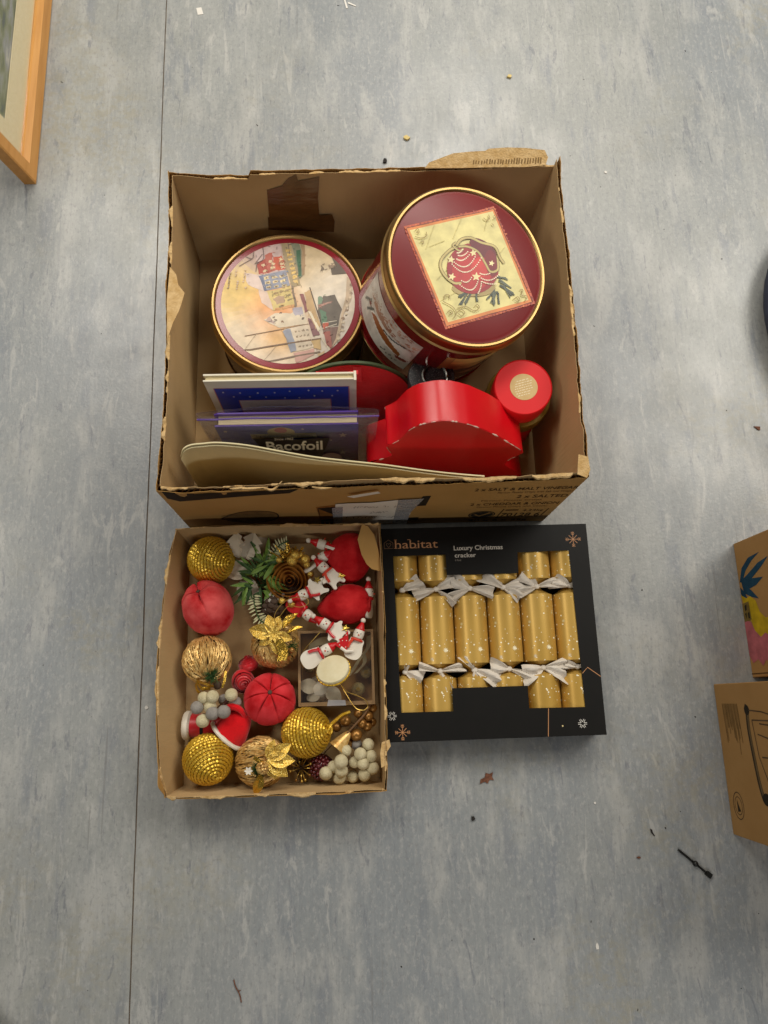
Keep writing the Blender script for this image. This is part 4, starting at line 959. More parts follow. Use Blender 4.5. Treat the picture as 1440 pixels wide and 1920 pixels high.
    ('5c6250',9,((44.8,-12.5),(62.4,-14.7))),('4a5042',9,((36.7,-40.5),(38.7,-60.2))),('3a4038',9,((36.6,-41.8),(40.2,-60.1))),
    ('5c6250',9,((39.2,-41.1),(41.1,-58.2))),('5c6250',9,((38.6,-39.6),(39.3,-62.2))),('3a4038',9,((9.5,-45.2),(9.7,-56.3))),
    ('5c6250',9,((8.8,-48),(10.6,-57.2))),('3a4038',9,((11.3,-44.5),(9.7,-58.5))),('5c6250',9,((9.2,-46.3),(12.7,-57.4))),
    ('98202a',0,((50.8,0.7),(49.1,-8.9),(45.3,-18.2),(39.6,-26.8),(32.2,-34.2),(23.6,-40),(14.1,-44),(4.4,-45.9),(-5.3,-45.8),(-14.3,-43.6),(-22.2,-39.4),(-28.8,-33.5),(-33.5,-26.1),(-36.3,-17.6),(-37,-8.4),(-35.5,1),(-31.9,10.2),(-26.4,18.8),(-19.3,26.2),(-10.8,32.2),(-1.3,36.4),(8.5,38.6),(18.3,38.6),(27.5,36.5),(35.7,32.4),(42.4,26.4),(47.3,18.8),(50.2,10.1))),
    ('b52c2e',0,((38,-5.8),(36.7,-13.2),(33.9,-20.4),(29.5,-27),(24,-32.7),(17.4,-37.2),(10.3,-40.3),(2.8,-41.8),(-4.5,-41.7),(-11.4,-40),(-17.4,-36.7),(-22.4,-32.1),(-26,-26.4),(-28.1,-19.8),(-28.6,-12.6),(-27.5,-5.3),(-24.7,1.8),(-20.5,8.4),(-15.1,14.2),(-8.6,18.8),(-1.5,22),(6,23.6),(13.4,23.6),(20.4,21.9),(26.6,18.7),(31.7,14),(35.4,8.2),(37.5,1.5))),
    ('c83a36',0,((30.5,-5),(28.8,-9.1),(26.5,-13),(23.8,-16.3),(20.7,-18.9),(17.5,-20.7),(14.2,-21.6),(11.1,-21.6),(8.2,-20.7),(5.8,-18.8),(4,-16.2),(2.8,-12.8),(2.3,-9),(2.6,-4.9),(3.6,-0.6),(5.2,3.5),(7.5,7.3),(10.2,10.7),(13.2,13.3),(16.5,15.2),(19.8,16.2),(23,16.2),(25.8,15.2),(28.2,13.4),(30.1,10.7),(31.3,7.3),(31.7,3.5),(31.5,-0.7))),
    ('6b1f2a',0,((46.9,18.4),(44.6,16.3),(41.4,14.9),(37.5,14.4),(32.9,14.7),(28,15.8),(23,17.7),(18.1,20.2),(13.6,23.3),(9.8,26.7),(6.7,30.4),(4.6,34.1),(3.5,37.6),(3.6,40.8),(4.7,43.5),(6.9,45.6),(10.1,47),(14,47.6),(18.6,47.3),(23.5,46.2),(28.5,44.4),(33.4,41.8),(37.9,38.8),(41.9,35.3),(45,31.6),(47.1,27.9),(48.2,24.3),(48.1,21.1))),
    ('7a1d26',0,((49.4,11),(49.8,6.1),(49.6,1.2),(48.8,-3.3),(47.6,-7.2),(45.9,-10.3),(43.9,-12.5),(41.6,-13.7),(39.1,-13.8),(36.7,-12.8),(34.3,-10.8),(32.2,-7.8),(30.4,-4),(29,0.4),(28.1,5.2),(27.7,10.1),(27.9,15),(28.6,19.4),(29.9,23.4),(31.5,26.6),(33.6,28.8),(35.9,30),(38.3,30.1),(40.8,29.2),(43.1,27.1),(45.3,24.1),(47.1,20.3),(48.5,15.9))),
    ('6b5630',26,((-19.8,29.3),(-32.3,21.1),(-44.9,6.1),(-47.2,-7.8),(-39.3,-22.2),(-26,-31),(-13.9,-29.8))),
    ('c4b070',18,((-19.8,29.3),(-32.3,21.1),(-44.9,6.1),(-47.2,-7.8),(-39.3,-22.2),(-26,-31),(-13.9,-29.8))),
    ('6b5630',26,((-19.8,31.1),(-10.5,42.5),(5.4,46.9),(22.7,41.1),(45.6,36.7),(53.6,20.1),(60.3,10.4))),
    ('c4b070',18,((-19.8,31.1),(-10.5,42.5),(5.4,46.9),(22.7,41.1),(45.6,36.7),(53.6,20.1),(60.3,10.4))),
    ('6b5630',24,((-16.3,29.7),(-0.6,31.5),(16.6,24.8),(28,7),(36.2,-6),(48.9,-1.2),(49.8,16.2))),
    ('c4b070',16,((-16.3,29.7),(-0.6,31.5),(16.6,24.8),(28,7),(36.2,-6),(48.9,-1.2),(49.8,16.2))),
    ('6b5630',22,((-19.5,36.3),(-25,30.5),(-14.9,23),(-7.8,27.2))),('c4b070',14,((-19.5,36.3),(-25,30.5),(-14.9,23),(-7.8,27.2))),
    ('f0e2a8',0,((-28,13.8),(-27.1,9.3),(-22.6,8.6),(-26.8,5.7),(-26.7,1),(-30.1,3.8),(-34.6,1.6),(-32.6,6.1),(-35.4,9.4),(-30.7,9.5))),
    ('f0e2a8',0,((7.7,28.5),(10,25),(14.7,25.9),(11.5,22.1),(13.2,18.1),(9,19.3),(5.4,15.9),(5.8,20.5),(2,22.3),(6.5,24))),
    ('f0e2a8',0,((-26.7,-14.5),(-26.7,-19.2),(-22.5,-20.7),(-27,-22.8),(-27.7,-27.5),(-30.5,-24.2),(-35.2,-25.6),(-32.4,-21.4),(-34.6,-17.5),(-30.1,-18.3))),
    ('f0e2a8',0,((12.6,-9.1),(14.1,-14.2),(19.5,-14.5),(14.8,-18.1),(15.4,-23.5),(11,-20.7),(5.9,-23.6),(8,-18.2),(4.3,-14.7),(9.8,-14.2))),
    ('f0e2a8',0,((40.4,13.3),(40.7,9.8),(44.1,9),(40.7,7),(40.4,3.4),(38,5.8),(34.4,4.4),(36.3,7.7),(34.4,10.5),(38,10.2))),
    ('f3dfc0',0,((-19.6,20.1),(-17.5,20.3),(-17.6,18.3),(-19.7,18))),('f3dfc0',0,((-17.5,20.2),(-15.5,20.5),(-15.5,18.4),(-17.6,18.2))),
    ('f3dfc0',0,((-15.6,20.9),(-13.5,21.2),(-13.6,19.1),(-15.7,18.9))),('f3dfc0',0,((-13.8,22.2),(-11.8,22.4),(-11.9,20.3),(-13.9,20.1))),
    ('f3dfc0',0,((-12.2,23.9),(-10.1,24.2),(-10.2,22.1),(-12.3,21.9))),('f3dfc0',0,((-10.6,26.2),(-8.5,26.5),(-8.6,24.4),(-10.7,24.2))),
    ('f3dfc0',0,((-18,16),(-15.9,16.2),(-16,14.1),(-18.1,13.9))),('f3dfc0',0,((-15.6,15.7),(-13.5,16),(-13.6,13.9),(-15.7,13.7))),
    ('f3dfc0',0,((-13.2,15.9),(-11.1,16.2),(-11.2,14.1),(-13.3,13.9))),('f3dfc0',0,((-10.9,16.6),(-8.8,16.8),(-8.9,14.8),(-11,14.5))),
    ('f3dfc0',0,((-8.6,17.7),(-6.5,17.9),(-6.6,15.9),(-8.7,15.6))),('f3dfc0',0,((-6.4,19.3),(-4.3,19.5),(-4.4,17.4),(-6.5,17.2))),
    ('f3dfc0',0,((-4.2,21.3),(-2.1,21.5),(-2.2,19.4),(-4.3,19.2))),('f3dfc0',0,((-2,23.7),(0.1,24),(-0,21.9),(-2.1,21.7))),
    ('f3dfc0',0,((-20.9,9.7),(-18.8,9.9),(-18.9,7.8),(-21,7.6))),('f3dfc0',0,((-18.8,8.6),(-16.7,8.8),(-16.8,6.8),(-18.9,6.6))),
    ('f3dfc0',0,((-16.7,8.1),(-14.6,8.3),(-14.7,6.3),(-16.8,6))),('f3dfc0',0,((-14.4,8.1),(-12.3,8.3),(-12.4,6.2),(-14.5,6))),
    ('f3dfc0',0,((-12.1,8.6),(-10.1,8.8),(-10.2,6.7),(-12.2,6.5))),('f3dfc0',0,((-9.8,9.6),(-7.7,9.8),(-7.8,7.7),(-9.9,7.5))),
    ('f3dfc0',0,((-7.4,11.1),(-5.3,11.3),(-5.4,9.3),(-7.5,9.1))),('f3dfc0',0,((-4.9,13.2),(-2.8,13.4),(-2.9,11.3),(-5,11.1))),
    ('f3dfc0',0,((-2.3,15.7),(-0.2,16),(-0.3,13.9),(-2.4,13.7))),('f3dfc0',0,((0.4,18.8),(2.5,19.1),(2.4,17),(0.3,16.8))),
    ('f3dfc0',0,((-25.5,4),(-23.4,4.3),(-23.5,2.2),(-25.6,2))),('f3dfc0',0,((-22.8,2),(-20.7,2.3),(-20.8,0.2),(-22.9,-0))),
    ('f3dfc0',0,((-20.2,0.4),(-18.2,0.6),(-18.2,-1.4),(-20.3,-1.6))),('f3dfc0',0,((-17.7,-0.8),(-15.6,-0.6),(-15.7,-2.6),(-17.8,-2.9))),
    ('f3dfc0',0,((-15.2,-1.6),(-13.1,-1.4),(-13.2,-3.4),(-15.3,-3.7))),('f3dfc0',0,((-12.7,-2),(-10.6,-1.8),(-10.7,-3.8),(-12.8,-4.1))),
    ('f3dfc0',0,((-10.3,-2),(-8.2,-1.8),(-8.3,-3.8),(-10.4,-4.1))),('f3dfc0',0,((-7.9,-1.6),(-5.8,-1.4),(-5.9,-3.4),(-8,-3.7))),
    ('f3dfc0',0,((-5.5,-0.8),(-3.4,-0.6),(-3.5,-2.6),(-5.6,-2.8))),('f3dfc0',0,((-3.2,0.5),(-1.1,0.7),(-1.2,-1.4),(-3.3,-1.6))),
    ('f3dfc0',0,((-0.9,2.1),(1.2,2.3),(1.1,0.2),(-1,0))),('f3dfc0',0,((1.3,4.1),(3.4,4.4),(3.3,2.3),(1.2,2.1))),
    ('f3dfc0',0,((3.5,6.6),(5.6,6.8),(5.5,4.7),(3.4,4.5))),('f3dfc0',0,((5.7,9.5),(7.8,9.7),(7.7,7.6),(5.6,7.4))),
    ('f3dfc0',0,((7.8,12.7),(9.9,13),(9.8,10.9),(7.7,10.7))),('f3dfc0',0,((9.9,16.4),(12,16.7),(11.9,14.6),(9.8,14.3))),
    ('f3dfc0',0,((-29.1,0.3),(-27,0.5),(-27.1,-1.6),(-29.2,-1.8))),('f3dfc0',0,((-26.6,-2.4),(-24.5,-2.2),(-24.6,-4.2),(-26.7,-4.4))),
    ('f3dfc0',0,((-24.2,-4.6),(-22.1,-4.4),(-22.2,-6.5),(-24.3,-6.7))),('f3dfc0',0,((-21.7,-6.6),(-19.6,-6.3),(-19.7,-8.4),(-21.8,-8.6))),
    ('f3dfc0',0,((-19.3,-8.1),(-17.2,-7.9),(-17.3,-10),(-19.4,-10.2))),('f3dfc0',0,((-16.8,-9.3),(-14.7,-9.1),(-14.8,-11.2),(-16.9,-11.4))),
    ('f3dfc0',0,((-14.3,-10.2),(-12.3,-10),(-12.4,-12),(-14.4,-12.2))),('f3dfc0',0,((-11.9,-10.7),(-9.8,-10.5),(-9.9,-12.5),(-12,-12.7))),
    ('f3dfc0',0,((-9.4,-10.8),(-7.3,-10.6),(-7.4,-12.6),(-9.5,-12.9))),('f3dfc0',0,((-7,-10.6),(-4.9,-10.4),(-5,-12.4),(-7.1,-12.6))),
    ('f3dfc0',0,((-4.5,-10),(-2.4,-9.8),(-2.5,-11.8),(-4.6,-12))),('f3dfc0',0,((-2,-9),(0.1,-8.8),(-0,-10.9),(-2.1,-11.1))),
    ('f3dfc0',0,((0.4,-7.7),(2.5,-7.5),(2.4,-9.6),(0.3,-9.8))),('f3dfc0',0,((2.9,-6.1),(5,-5.8),(4.9,-7.9),(2.8,-8.1))),
    ('f3dfc0',0,((5.4,-4),(7.5,-3.8),(7.4,-5.9),(5.3,-6.1))),('f3dfc0',0,((7.9,-1.6),(10,-1.4),(9.9,-3.5),(7.8,-3.7))),
    ('f3dfc0',0,((10.4,1.1),(12.5,1.3),(12.4,-0.7),(10.3,-1))),('f3dfc0',0,((12.9,4.2),(15,4.5),(14.9,2.4),(12.8,2.2))),
    ('f3dfc0',0,((15.4,7.7),(17.5,8),(17.4,5.9),(15.3,5.7))),('f3dfc0',0,((17.9,11.6),(20,11.8),(19.9,9.7),(17.8,9.5))),
    ('f3dfc0',0,((20.4,15.8),(22.5,16.1),(22.4,14),(20.3,13.8))),('f3dfc0',0,((17.3,-10.3),(19.4,-10.1),(19.3,-12.2),(17.2,-12.4))),
    ('f3dfc0',0,((19.7,-11),(21.8,-10.8),(21.7,-12.9),(19.6,-13.1))),('f3dfc0',0,((22.1,-11.4),(24.2,-11.1),(24.1,-13.2),(22,-13.4))),
    ('f3dfc0',0,((24.7,-11.3),(26.8,-11.1),(26.7,-13.2),(24.6,-13.4))),('f3dfc0',0,((27.4,-10.8),(29.6,-10.6),(29.5,-12.7),(27.3,-12.9))),
    ('f3dfc0',0,((30.3,-10),(32.4,-9.7),(32.3,-11.8),(30.2,-12))),('f3dfc0',0,((33.2,-8.7),(35.4,-8.5),(35.3,-10.6),(33.1,-10.8))),
    ('f3dfc0',0,((18.7,-17.9),(20.8,-17.7),(20.7,-19.8),(18.6,-20))),('f3dfc0',0,((21.5,-19.1),(23.6,-18.9),(23.5,-21),(21.4,-21.2))),
    ('f3dfc0',0,((24.3,-20),(26.4,-19.8),(26.3,-21.8),(24.2,-22))),('f3dfc0',0,((27,-20.4),(29.2,-20.2),(29.1,-22.2),(26.9,-22.4))),
    ('f3dfc0',0,((29.8,-20.4),(31.9,-20.2),(31.8,-22.2),(29.7,-22.4))),('f3dfc0',0,((32.6,-20),(34.7,-19.8),(34.6,-21.8),(32.5,-22))),
    ('f3dfc0',0,((35.4,-19.1),(37.5,-18.9),(37.4,-21),(35.3,-21.2))),('f3dfc0',0,((38.1,-17.9),(40.3,-17.7),(40.2,-19.8),(38,-20))),
    ('f3dfc0',0,((40.9,-16.3),(43,-16),(42.9,-18.1),(40.8,-18.3))),('f3dfc0',0,((43.7,-14.2),(45.8,-14),(45.7,-16.1),(43.6,-16.3))),
    ('f3dfc0',0,((46.4,-11.7),(48.6,-11.5),(48.5,-13.6),(46.3,-13.8))),('f3dfc0',0,((49.2,-8.8),(51.3,-8.6),(51.2,-10.7),(49.1,-10.9))),
    ('f3dfc0',0,((-14.7,-25.5),(-12.7,-25.3),(-12.8,-27.3),(-14.8,-27.6))),('f3dfc0',0,((-11.9,-26.8),(-9.9,-26.6),(-9.9,-28.6),(-12,-28.8))),
    ('f3dfc0',0,((-9.3,-27.3),(-7.2,-27.1),(-7.3,-29.2),(-9.4,-29.4))),('f3dfc0',0,((-6.7,-27.1),(-4.6,-26.9),(-4.7,-29),(-6.8,-29.2))),
    ('f3dfc0',0,((-4.3,-26.1),(-2.2,-25.9),(-2.3,-28),(-4.4,-28.2))),('f3dfc0',0,((-2.1,-24.4),(0,-24.2),(-0.1,-26.3),(-2.2,-26.5))),
    ('f3dfc0',0,((0.1,-22),(2.2,-21.7),(2.1,-23.8),(-0,-24))),('f3dfc0',0,((2,-18.7),(4.1,-18.5),(4,-20.6),(1.9,-20.8))),
    ('f3dfc0',0,((-17.7,-32.6),(-15.6,-32.4),(-15.7,-34.4),(-17.8,-34.6))),('f3dfc0',0,((-14.7,-34.8),(-12.7,-34.6),(-12.8,-36.6),(-14.8,-36.8))),
    ('f3dfc0',0,((-11.9,-36.6),(-9.8,-36.4),(-9.9,-38.4),(-12,-38.6))),('f3dfc0',0,((-9.3,-37.9),(-7.2,-37.7),(-7.3,-39.8),(-9.3,-40))),
    ('f3dfc0',0,((-6.7,-38.9),(-4.6,-38.7),(-4.7,-40.7),(-6.8,-40.9))),('f3dfc0',0,((-4.3,-39.4),(-2.2,-39.2),(-2.3,-41.2),(-4.4,-41.4))),
    ('f3dfc0',0,((-2,-39.5),(0.1,-39.3),(0,-41.3),(-2.1,-41.5))),('f3dfc0',0,((0.2,-39.1),(2.3,-38.9),(2.2,-41),(0.1,-41.2))),
    ('f3dfc0',0,((2.3,-38.4),(4.4,-38.2),(4.3,-40.2),(2.2,-40.4))),('f3dfc0',0,((4.2,-37.2),(6.3,-37),(6.2,-39),(4.1,-39.2))),
    ('f3dfc0',0,((6,-35.6),(8.1,-35.4),(8,-37.4),(5.9,-37.6))),('f3dfc0',0,((7.7,-33.5),(9.8,-33.3),(9.7,-35.4),(7.6,-35.6))),
    ('f3dfc0',0,((9.3,-31),(11.4,-30.8),(11.3,-32.9),(9.2,-33.1))),('f3dfc0',0,((10.7,-28.1),(12.9,-27.9),(12.8,-30),(10.6,-30.2))),
    ('f3dfc0',0,((12.1,-24.8),(14.2,-24.6),(14.1,-26.7),(12,-26.9))),('f3dfc0',0,((13.3,-21),(15.4,-20.8),(15.3,-22.9),(13.2,-23.1))),
    ('f3dfc0',0,((18.4,-23.9),(20.5,-23.7),(20.4,-25.8),(18.3,-26))),('f3dfc0',0,((18.1,-26.9),(20.2,-26.7),(20.1,-28.7),(18,-28.9))),
    ('f3dfc0',0,((17.6,-29.7),(19.8,-29.5),(19.7,-31.6),(17.5,-31.8))),('f3dfc0',0,((17,-32.6),(19.1,-32.4),(19,-34.4),(16.9,-34.6))),
    ('f3dfc0',0,((16.1,-35.3),(18.2,-35.1),(18.1,-37.2),(16,-37.4))),('f3dfc0',0,((15,-38),(17.1,-37.8),(17,-39.9),(14.9,-40.1))),
    ('f3dfc0',0,((13.7,-40.7),(15.8,-40.5),(15.7,-42.6),(13.6,-42.8))),('f3dfc0',0,((12.1,-43.3),(14.3,-43.1),(14.1,-45.2),(12,-45.4))),
    ('f3dfc0',0,((20.1,-23.8),(22.2,-23.6),(22.1,-25.6),(20,-25.8))),('f3dfc0',0,((22.7,-24.7),(24.9,-24.5),(24.8,-26.5),(22.6,-26.8))),
    ('f3dfc0',0,((25.4,-25.4),(27.5,-25.2),(27.4,-27.2),(25.3,-27.5))),('f3dfc0',0,((28.2,-25.9),(30.3,-25.7),(30.2,-27.7),(28.1,-27.9))),
    ('f3dfc0',0,((31,-26.1),(33.1,-25.9),(33,-28),(30.9,-28.2))),('f3dfc0',0,((33.9,-26.2),(36,-26),(35.9,-28),(33.8,-28.2))),
    ('f3dfc0',0,((36.8,-26),(39,-25.8),(38.9,-27.9),(36.7,-28.1))),('f3dfc0',0,((39.9,-25.6),(42,-25.4),(41.9,-27.4),(39.8,-27.7))),
    ('f3dfc0',0,((43,-25),(45.1,-24.7),(45,-26.8),(42.9,-27))),('9a8248',7,((-87.3,47.2),(-82.1,51.2),(-80.7,44.6),(-85.7,44.8))),
    ('9a8248',7,((-87.7,37.8),(-77.6,36.4),(-69,40.8),(-68.7,47.7))),('9a8248',7,((-79.6,29.4),(-73.6,31.8),(-75.5,25.6))),
    ('9a8248',7,((28.4,82.9),(33.6,79.1),(39.1,83.3),(37.7,89.3))),('9a8248',7,((46.6,89.5),(50.1,86.4),(45.4,83.2))),
    ('9a8248',7,((42.3,74.9),(45.7,71.8))),('9a8248',7,((-44.3,-59.7),(-42.3,-52.8),(-35.5,-52.2),(-34.9,-58))),
    ('9a8248',7,((-46.2,-63.2),(-31.2,-70.2),(-24.8,-79.7),(-30.3,-89.4))),('9a8248',7,((-40.2,-81),(-34.9,-76.4),(-30.8,-80.2),(-36.9,-84.1))),
    ('9a8248',7,((-23,-77.9),(-16,-73.9),(-11,-78.5),(-16.4,-84),(-21.4,-81.1))),
    ('9a8248',7,((-22.7,-72),(-8.8,-68.3),(4.7,-73.8),(13.7,-68),(10.5,-63.2),(5.9,-67))),('9a8248',7,((73,-49),(80.5,-44),(83.7,-49.7),(76.4,-52.1))),
    ('9a8248',7,((84.8,-32.3),(90.2,-31.8),(87,-40.8),(96.9,-41.6),(92.7,-50.6))),
]
# flat tin with a harbour picture
tl, lid = tin('round gilt rimmed tin with a harbour town picture on its lid', (-0.1035, 0.682, 0.006), (0, 0, 1), 0.1345, 0.131, 'tin_dark')
H0 = 0.131 - 0.0025
MB().lathe([(0.1262, H0 - 0.001), (0.1262, H0), (0.1155, H0 + 0.0006), (0, H0 + 0.0006)], 96).build('lid_ring', 'lid_ring', lid)
BLOBS = [('e4bc8a', None, 0), ('e08c48', (-37, -17), 27), ('e2c060', (-84, 13), 27), ('ecdcc0', (-70, -50), 30), ('b89a94', (-38, 103), 26), ('c4ac82', (59, 76), 32), ('e6dccc', (78, 33), 26), ('cfc4b8', (99, -74), 34), ('e0a850', (-14, -72), 18), ('dccab4', (-20, -110), 24)]
def blob_col(x, y):
    acc, w = Vector((0.78, 0.62, 0.42)) * 0.15, 0.15
    for c, p0, s in BLOBS[1:]:
        g = math.exp(-((x - p0[0]) ** 2 + (y - p0[1]) ** 2) / (2 * s * s))
        g *= 1 + 0.5 * noise.noise(Vector((x * 0.05, y * 0.05, s)))
        acc += Vector(lin(c)) * g
        w += g
    return tuple(acc / w)
def wash(name, r, z, parent, colf, m):
    p = Print(base=z)
    n, k = 26, 72
    V = lambda i, j: (r * i / n * math.cos(2 * PI * j / k), r * i / n * math.sin(2 * PI * j / k))
    for i in range(n):
        for j in range(k):
            q = [V(i, j), V(i + 1, j), V(i + 1, j + 1), V(i, j + 1)] if i else [V(0, 0), V(1, j), V(1, j + 1)]
            p.poly(colf(sum(a[0] for a in q) / len(q) * 1000, sum(a[1] for a in q) / len(q) * 1000), q, True)
    return p.build(name, parent, lambda u, v, d: (u, v, d), m)
wash('picture', 0.1160, H0 + 0.0010, lid, blob_col, 'print_tin')
def lay_picture(data, z, parent, rmax, jit=0.0, soft=0.0):
    p = Print(base=z, step=0.000007)
    jr = random.Random(3)
    for c, w, pts in data:
        if soft:
            bg = blob_col(sum(a for a, b in pts) / len(pts), sum(b for a, b in pts) / len(pts))
            f = soft + jr.uniform(-0.1, 0.1)
            c = tuple(u * (1 - f) + v * f for u, v in zip(lin(c), bg))
        q = [(a / 1000, b / 1000) for a, b in pts]
        if w == 0:
            if jit and len(q) <= 6:      # brushy outline
                e = []
                for i, a in enumerate(q):
                    b = q[(i + 1) % len(q)]
                    for k in range(3):
                        t = k / 3
                        e.append((a[0] + (b[0] - a[0]) * t + jr.gauss(0, jit), a[1] + (b[1] - a[1]) * t + jr.gauss(0, jit)))
                q = e
            p.poly(c, q)
        else:
            if len(q) > 2:
                q = [tuple(v) for v in catmull([(*a, 0) for a in q], 5)]
            p.line(c, q, w * 0.00019)
    if soft:
        for k in range(620):             # loose brush marks in the colours of what they lie on
            c, w, pts = jr.choice(data)
            if w or max(q[0] for q in pts) - min(q[0] for q in pts) < 7:
                continue
            a, b = jr.choice(pts), jr.choice(pts)
            t = jr.random()
            x, y = (a[0] + (b[0] - a[0]) * t) / 1000 + jr.gauss(0, 0.0012), (a[1] + (b[1] - a[1]) * t) / 1000 + jr.gauss(0, 0.0012)
            g = jr.choice((0.45, 0.6, 0.8, 1.15, 1.3))
            col = tuple(min(0.9, u * g) for u in lin(c))
            an = jr.choice((-1.25, 0.28)) + jr.gauss(0, 0.25)
            l = jr.uniform(0.0015, 0.006)
            p.line(col, [(x, y), (x + l * math.cos(an), y + l * math.sin(an))], jr.uniform(0.0003, 0.0010), True)
    return p.build('picture_details', parent, lambda u, v, d: (u * min(1, rmax / max(1e-6, math.hypot(u, v))), v * min(1, rmax / max(1e-6, math.hypot(u, v))), d), 'print_tin')
lay_picture(LID_HARBOUR, H0 + 0.0012, lid, 0.1158, 0.0007, 0.15)

# tilted tin with a bauble picture
AX = Vector((0.24, -0.10, 0.965)).normalized()
TH = 0.196
LC = Vector((0.190, 0.658, 0.282))
tr, lid = tin('tilted dark red tin with a red bauble picture on its lid', LC - AX * TH, AX, 0.1335, TH, 'tin_red')
H1 = TH - 0.0025
MB().lathe([(0.1250, H1 - 0.001), (0.1250, H1 + 0.0004), (0.1205, H1 + 0.0010), (0.1180, H1 + 0.0022), (0, H1 + 0.0026)], 96).build('lid_panel', 'lid_maroon', lid)
lay_picture(LID_BAUBLE, H1 + 0.0027, lid, 0.1245, 0.0)
def inside(q, x, y):
    r = False
    for (x0, y0), (x1, y1) in zip(q, q[1:] + q[:1]):
        if (y0 > y) != (y1 > y) and x < (x1 - x0) * (y - y0) / (y1 - y0) + x0:
            r = not r
    return r
def near(q, x, y, w):
    for (x0, y0), (x1, y1) in zip(q, q[1:]):
        dx, dy = x1 - x0, y1 - y0
        t = max(0, min(1, ((x - x0) * dx + (y - y0) * dy) / (dx * dx + dy * dy + 1e-12)))
        if (x - x0 - t * dx) ** 2 + (y - y0 - t * dy) ** 2 < w * w / 4:
            return True
    return False
def side_picture(a0, a1, z0, z1, shapes, skew=0.0, n=56):
    """print cut into small facets so that it follows the round of the tin"""
    p = Print(base=0.1305)
    for i in range(n):
        for j in range(n):
            x, y = (i + 0.5) / n, (j + 0.5) / n
            col = 'c0b8b0'
            for kind, c, q in shapes:
                if (inside(q, x, y) if kind == 'p' else near(q, x, y, kind * 1.6)):
                    col = c
            p.poly(col, [(i / n, j / n), ((i + 1) / n, j / n), ((i + 1) / n, (j + 1) / n), (i / n, (j + 1) / n)], True)
    def fn(u, v, d):
        a = R(a0 + (a1 - a0) * u) + skew * v
        return (d * math.cos(a), d * math.sin(a), z0 + (z1 - z0) * v)
    return p.build('side_picture', tr, fn, 'print_tin')
def cells(c0, c1, n, seed):
    out = []
    for i in range(n):
        for j in range(n):
            f = 0.5 + 0.9 * noise.noise(Vector((i * 0.35, j * 0.35, seed)))
            a, b = lin(c0), lin(c1)
            f = max(0, min(1, f))
            out.append(('p', tuple(a[k] * (1 - f) + b[k] * f for k in range(3)), [(i / n, j / n), ((i + 1) / n, j / n), ((i + 1) / n, (j + 1) / n), (i / n, (j + 1) / n)]))
    return out
tree = []
tr_r = random.Random(11)
for i in range(46):
    a = tr_r.uniform(-1.4, 1.4)
    l = tr_r.uniform(0.1, 0.3)
    x, y = 0.45 + tr_r.uniform(-0.12, 0.12), 0.62
    tree.append((0.008, 'a8806a', [(x, y), (x + l * math.sin(a) * 0.6, y + l * math.cos(a) * 0.5), (x + l * 1.2 * math.sin(a), y + l * math.cos(a))]))
for i in range(40):
    x, y = tr_r.uniform(0.55, 0.98), tr_r.uniform(0.62, 0.95)
    tree.append(('p', tr_r.choice(('b8917a', '9a6a54', 'c4a08a')), [(x, y), (x + 0.03, y + 0.02), (x + 0.02, y + 0.05), (x - 0.02, y + 0.03)]))
side_picture(178, 243, 0.030, 0.138, cells('d8d2ca', 'c0b8b0', 12, 1.5) + [
    ('p', 'e4e0da', [(0.2, 0.45), (0.45, 0.6), (0.95, 0.62), (1, 0.3), (0.6, 0.25)]),
    ('p', '9a5a2c', [(0.28, 0.42), (0.36, 0.54), (0.60, 0.50), (0.85, 0.40), (0.86, 0.28), (0.6, 0.32), (0.4, 0.38)]),
    ('p', '7a3020', [(0.12, 0.46), (0.2, 0.52), (0.24, 0.46), (0.16, 0.42)]), ('p', '7a2c24', [(0.80, 0.26), (0.98, 0.34), (0.95, 0.24), (0.84, 0.20)]),
    (0.02, '2a2830', [(0.55, 0.53), (0.70, 0.56), (0.86, 0.66)])] +
    [('p', '5a5c58', [(0.05 + 0.02 * i, 0.25 + 0.05 * (i % 6)), (0.10 + 0.02 * i, 0.28 + 0.05 * (i % 6)), (0.06 + 0.02 * i, 0.33 + 0.05 * (i % 6))]) for i in range(12)] +
    [('p', '3a3a3a', [(0.62 + 0.03 * i, 0.06 + 0.03 * (i % 3)), (0.65 + 0.03 * i, 0.08 + 0.03 * (i % 3)), (0.63 + 0.03 * i, 0.11 + 0.03 * (i % 3))]) for i in range(9)] + tree)
side_picture(262, 322, 0.030, 0.138, cells('c8b468', '9a8a50', 12, 4.5) + [
    ('p', 'd8c470', [(0.1, 0.75), (0.9, 0.75), (0.9, 0.98), (0.1, 0.98)]), ('p', '5a5244', [(0, 0.3), (0.3, 0.52), (0.7, 0.45), (1, 0.55), (1, 0.0), (0, 0.0)]),
    ('p', 'a89c80', [(0.3, 0.3), (0.6, 0.42), (0.9, 0.3), (0.7, 0.12)]), ('p', '2e2a28', [(0.5, 0.45), (0.62, 0.66), (0.7, 0.44)]), (0.03, '3a342c', [(0.2, 0.4), (0.5, 0.5), (0.9, 0.46)])])

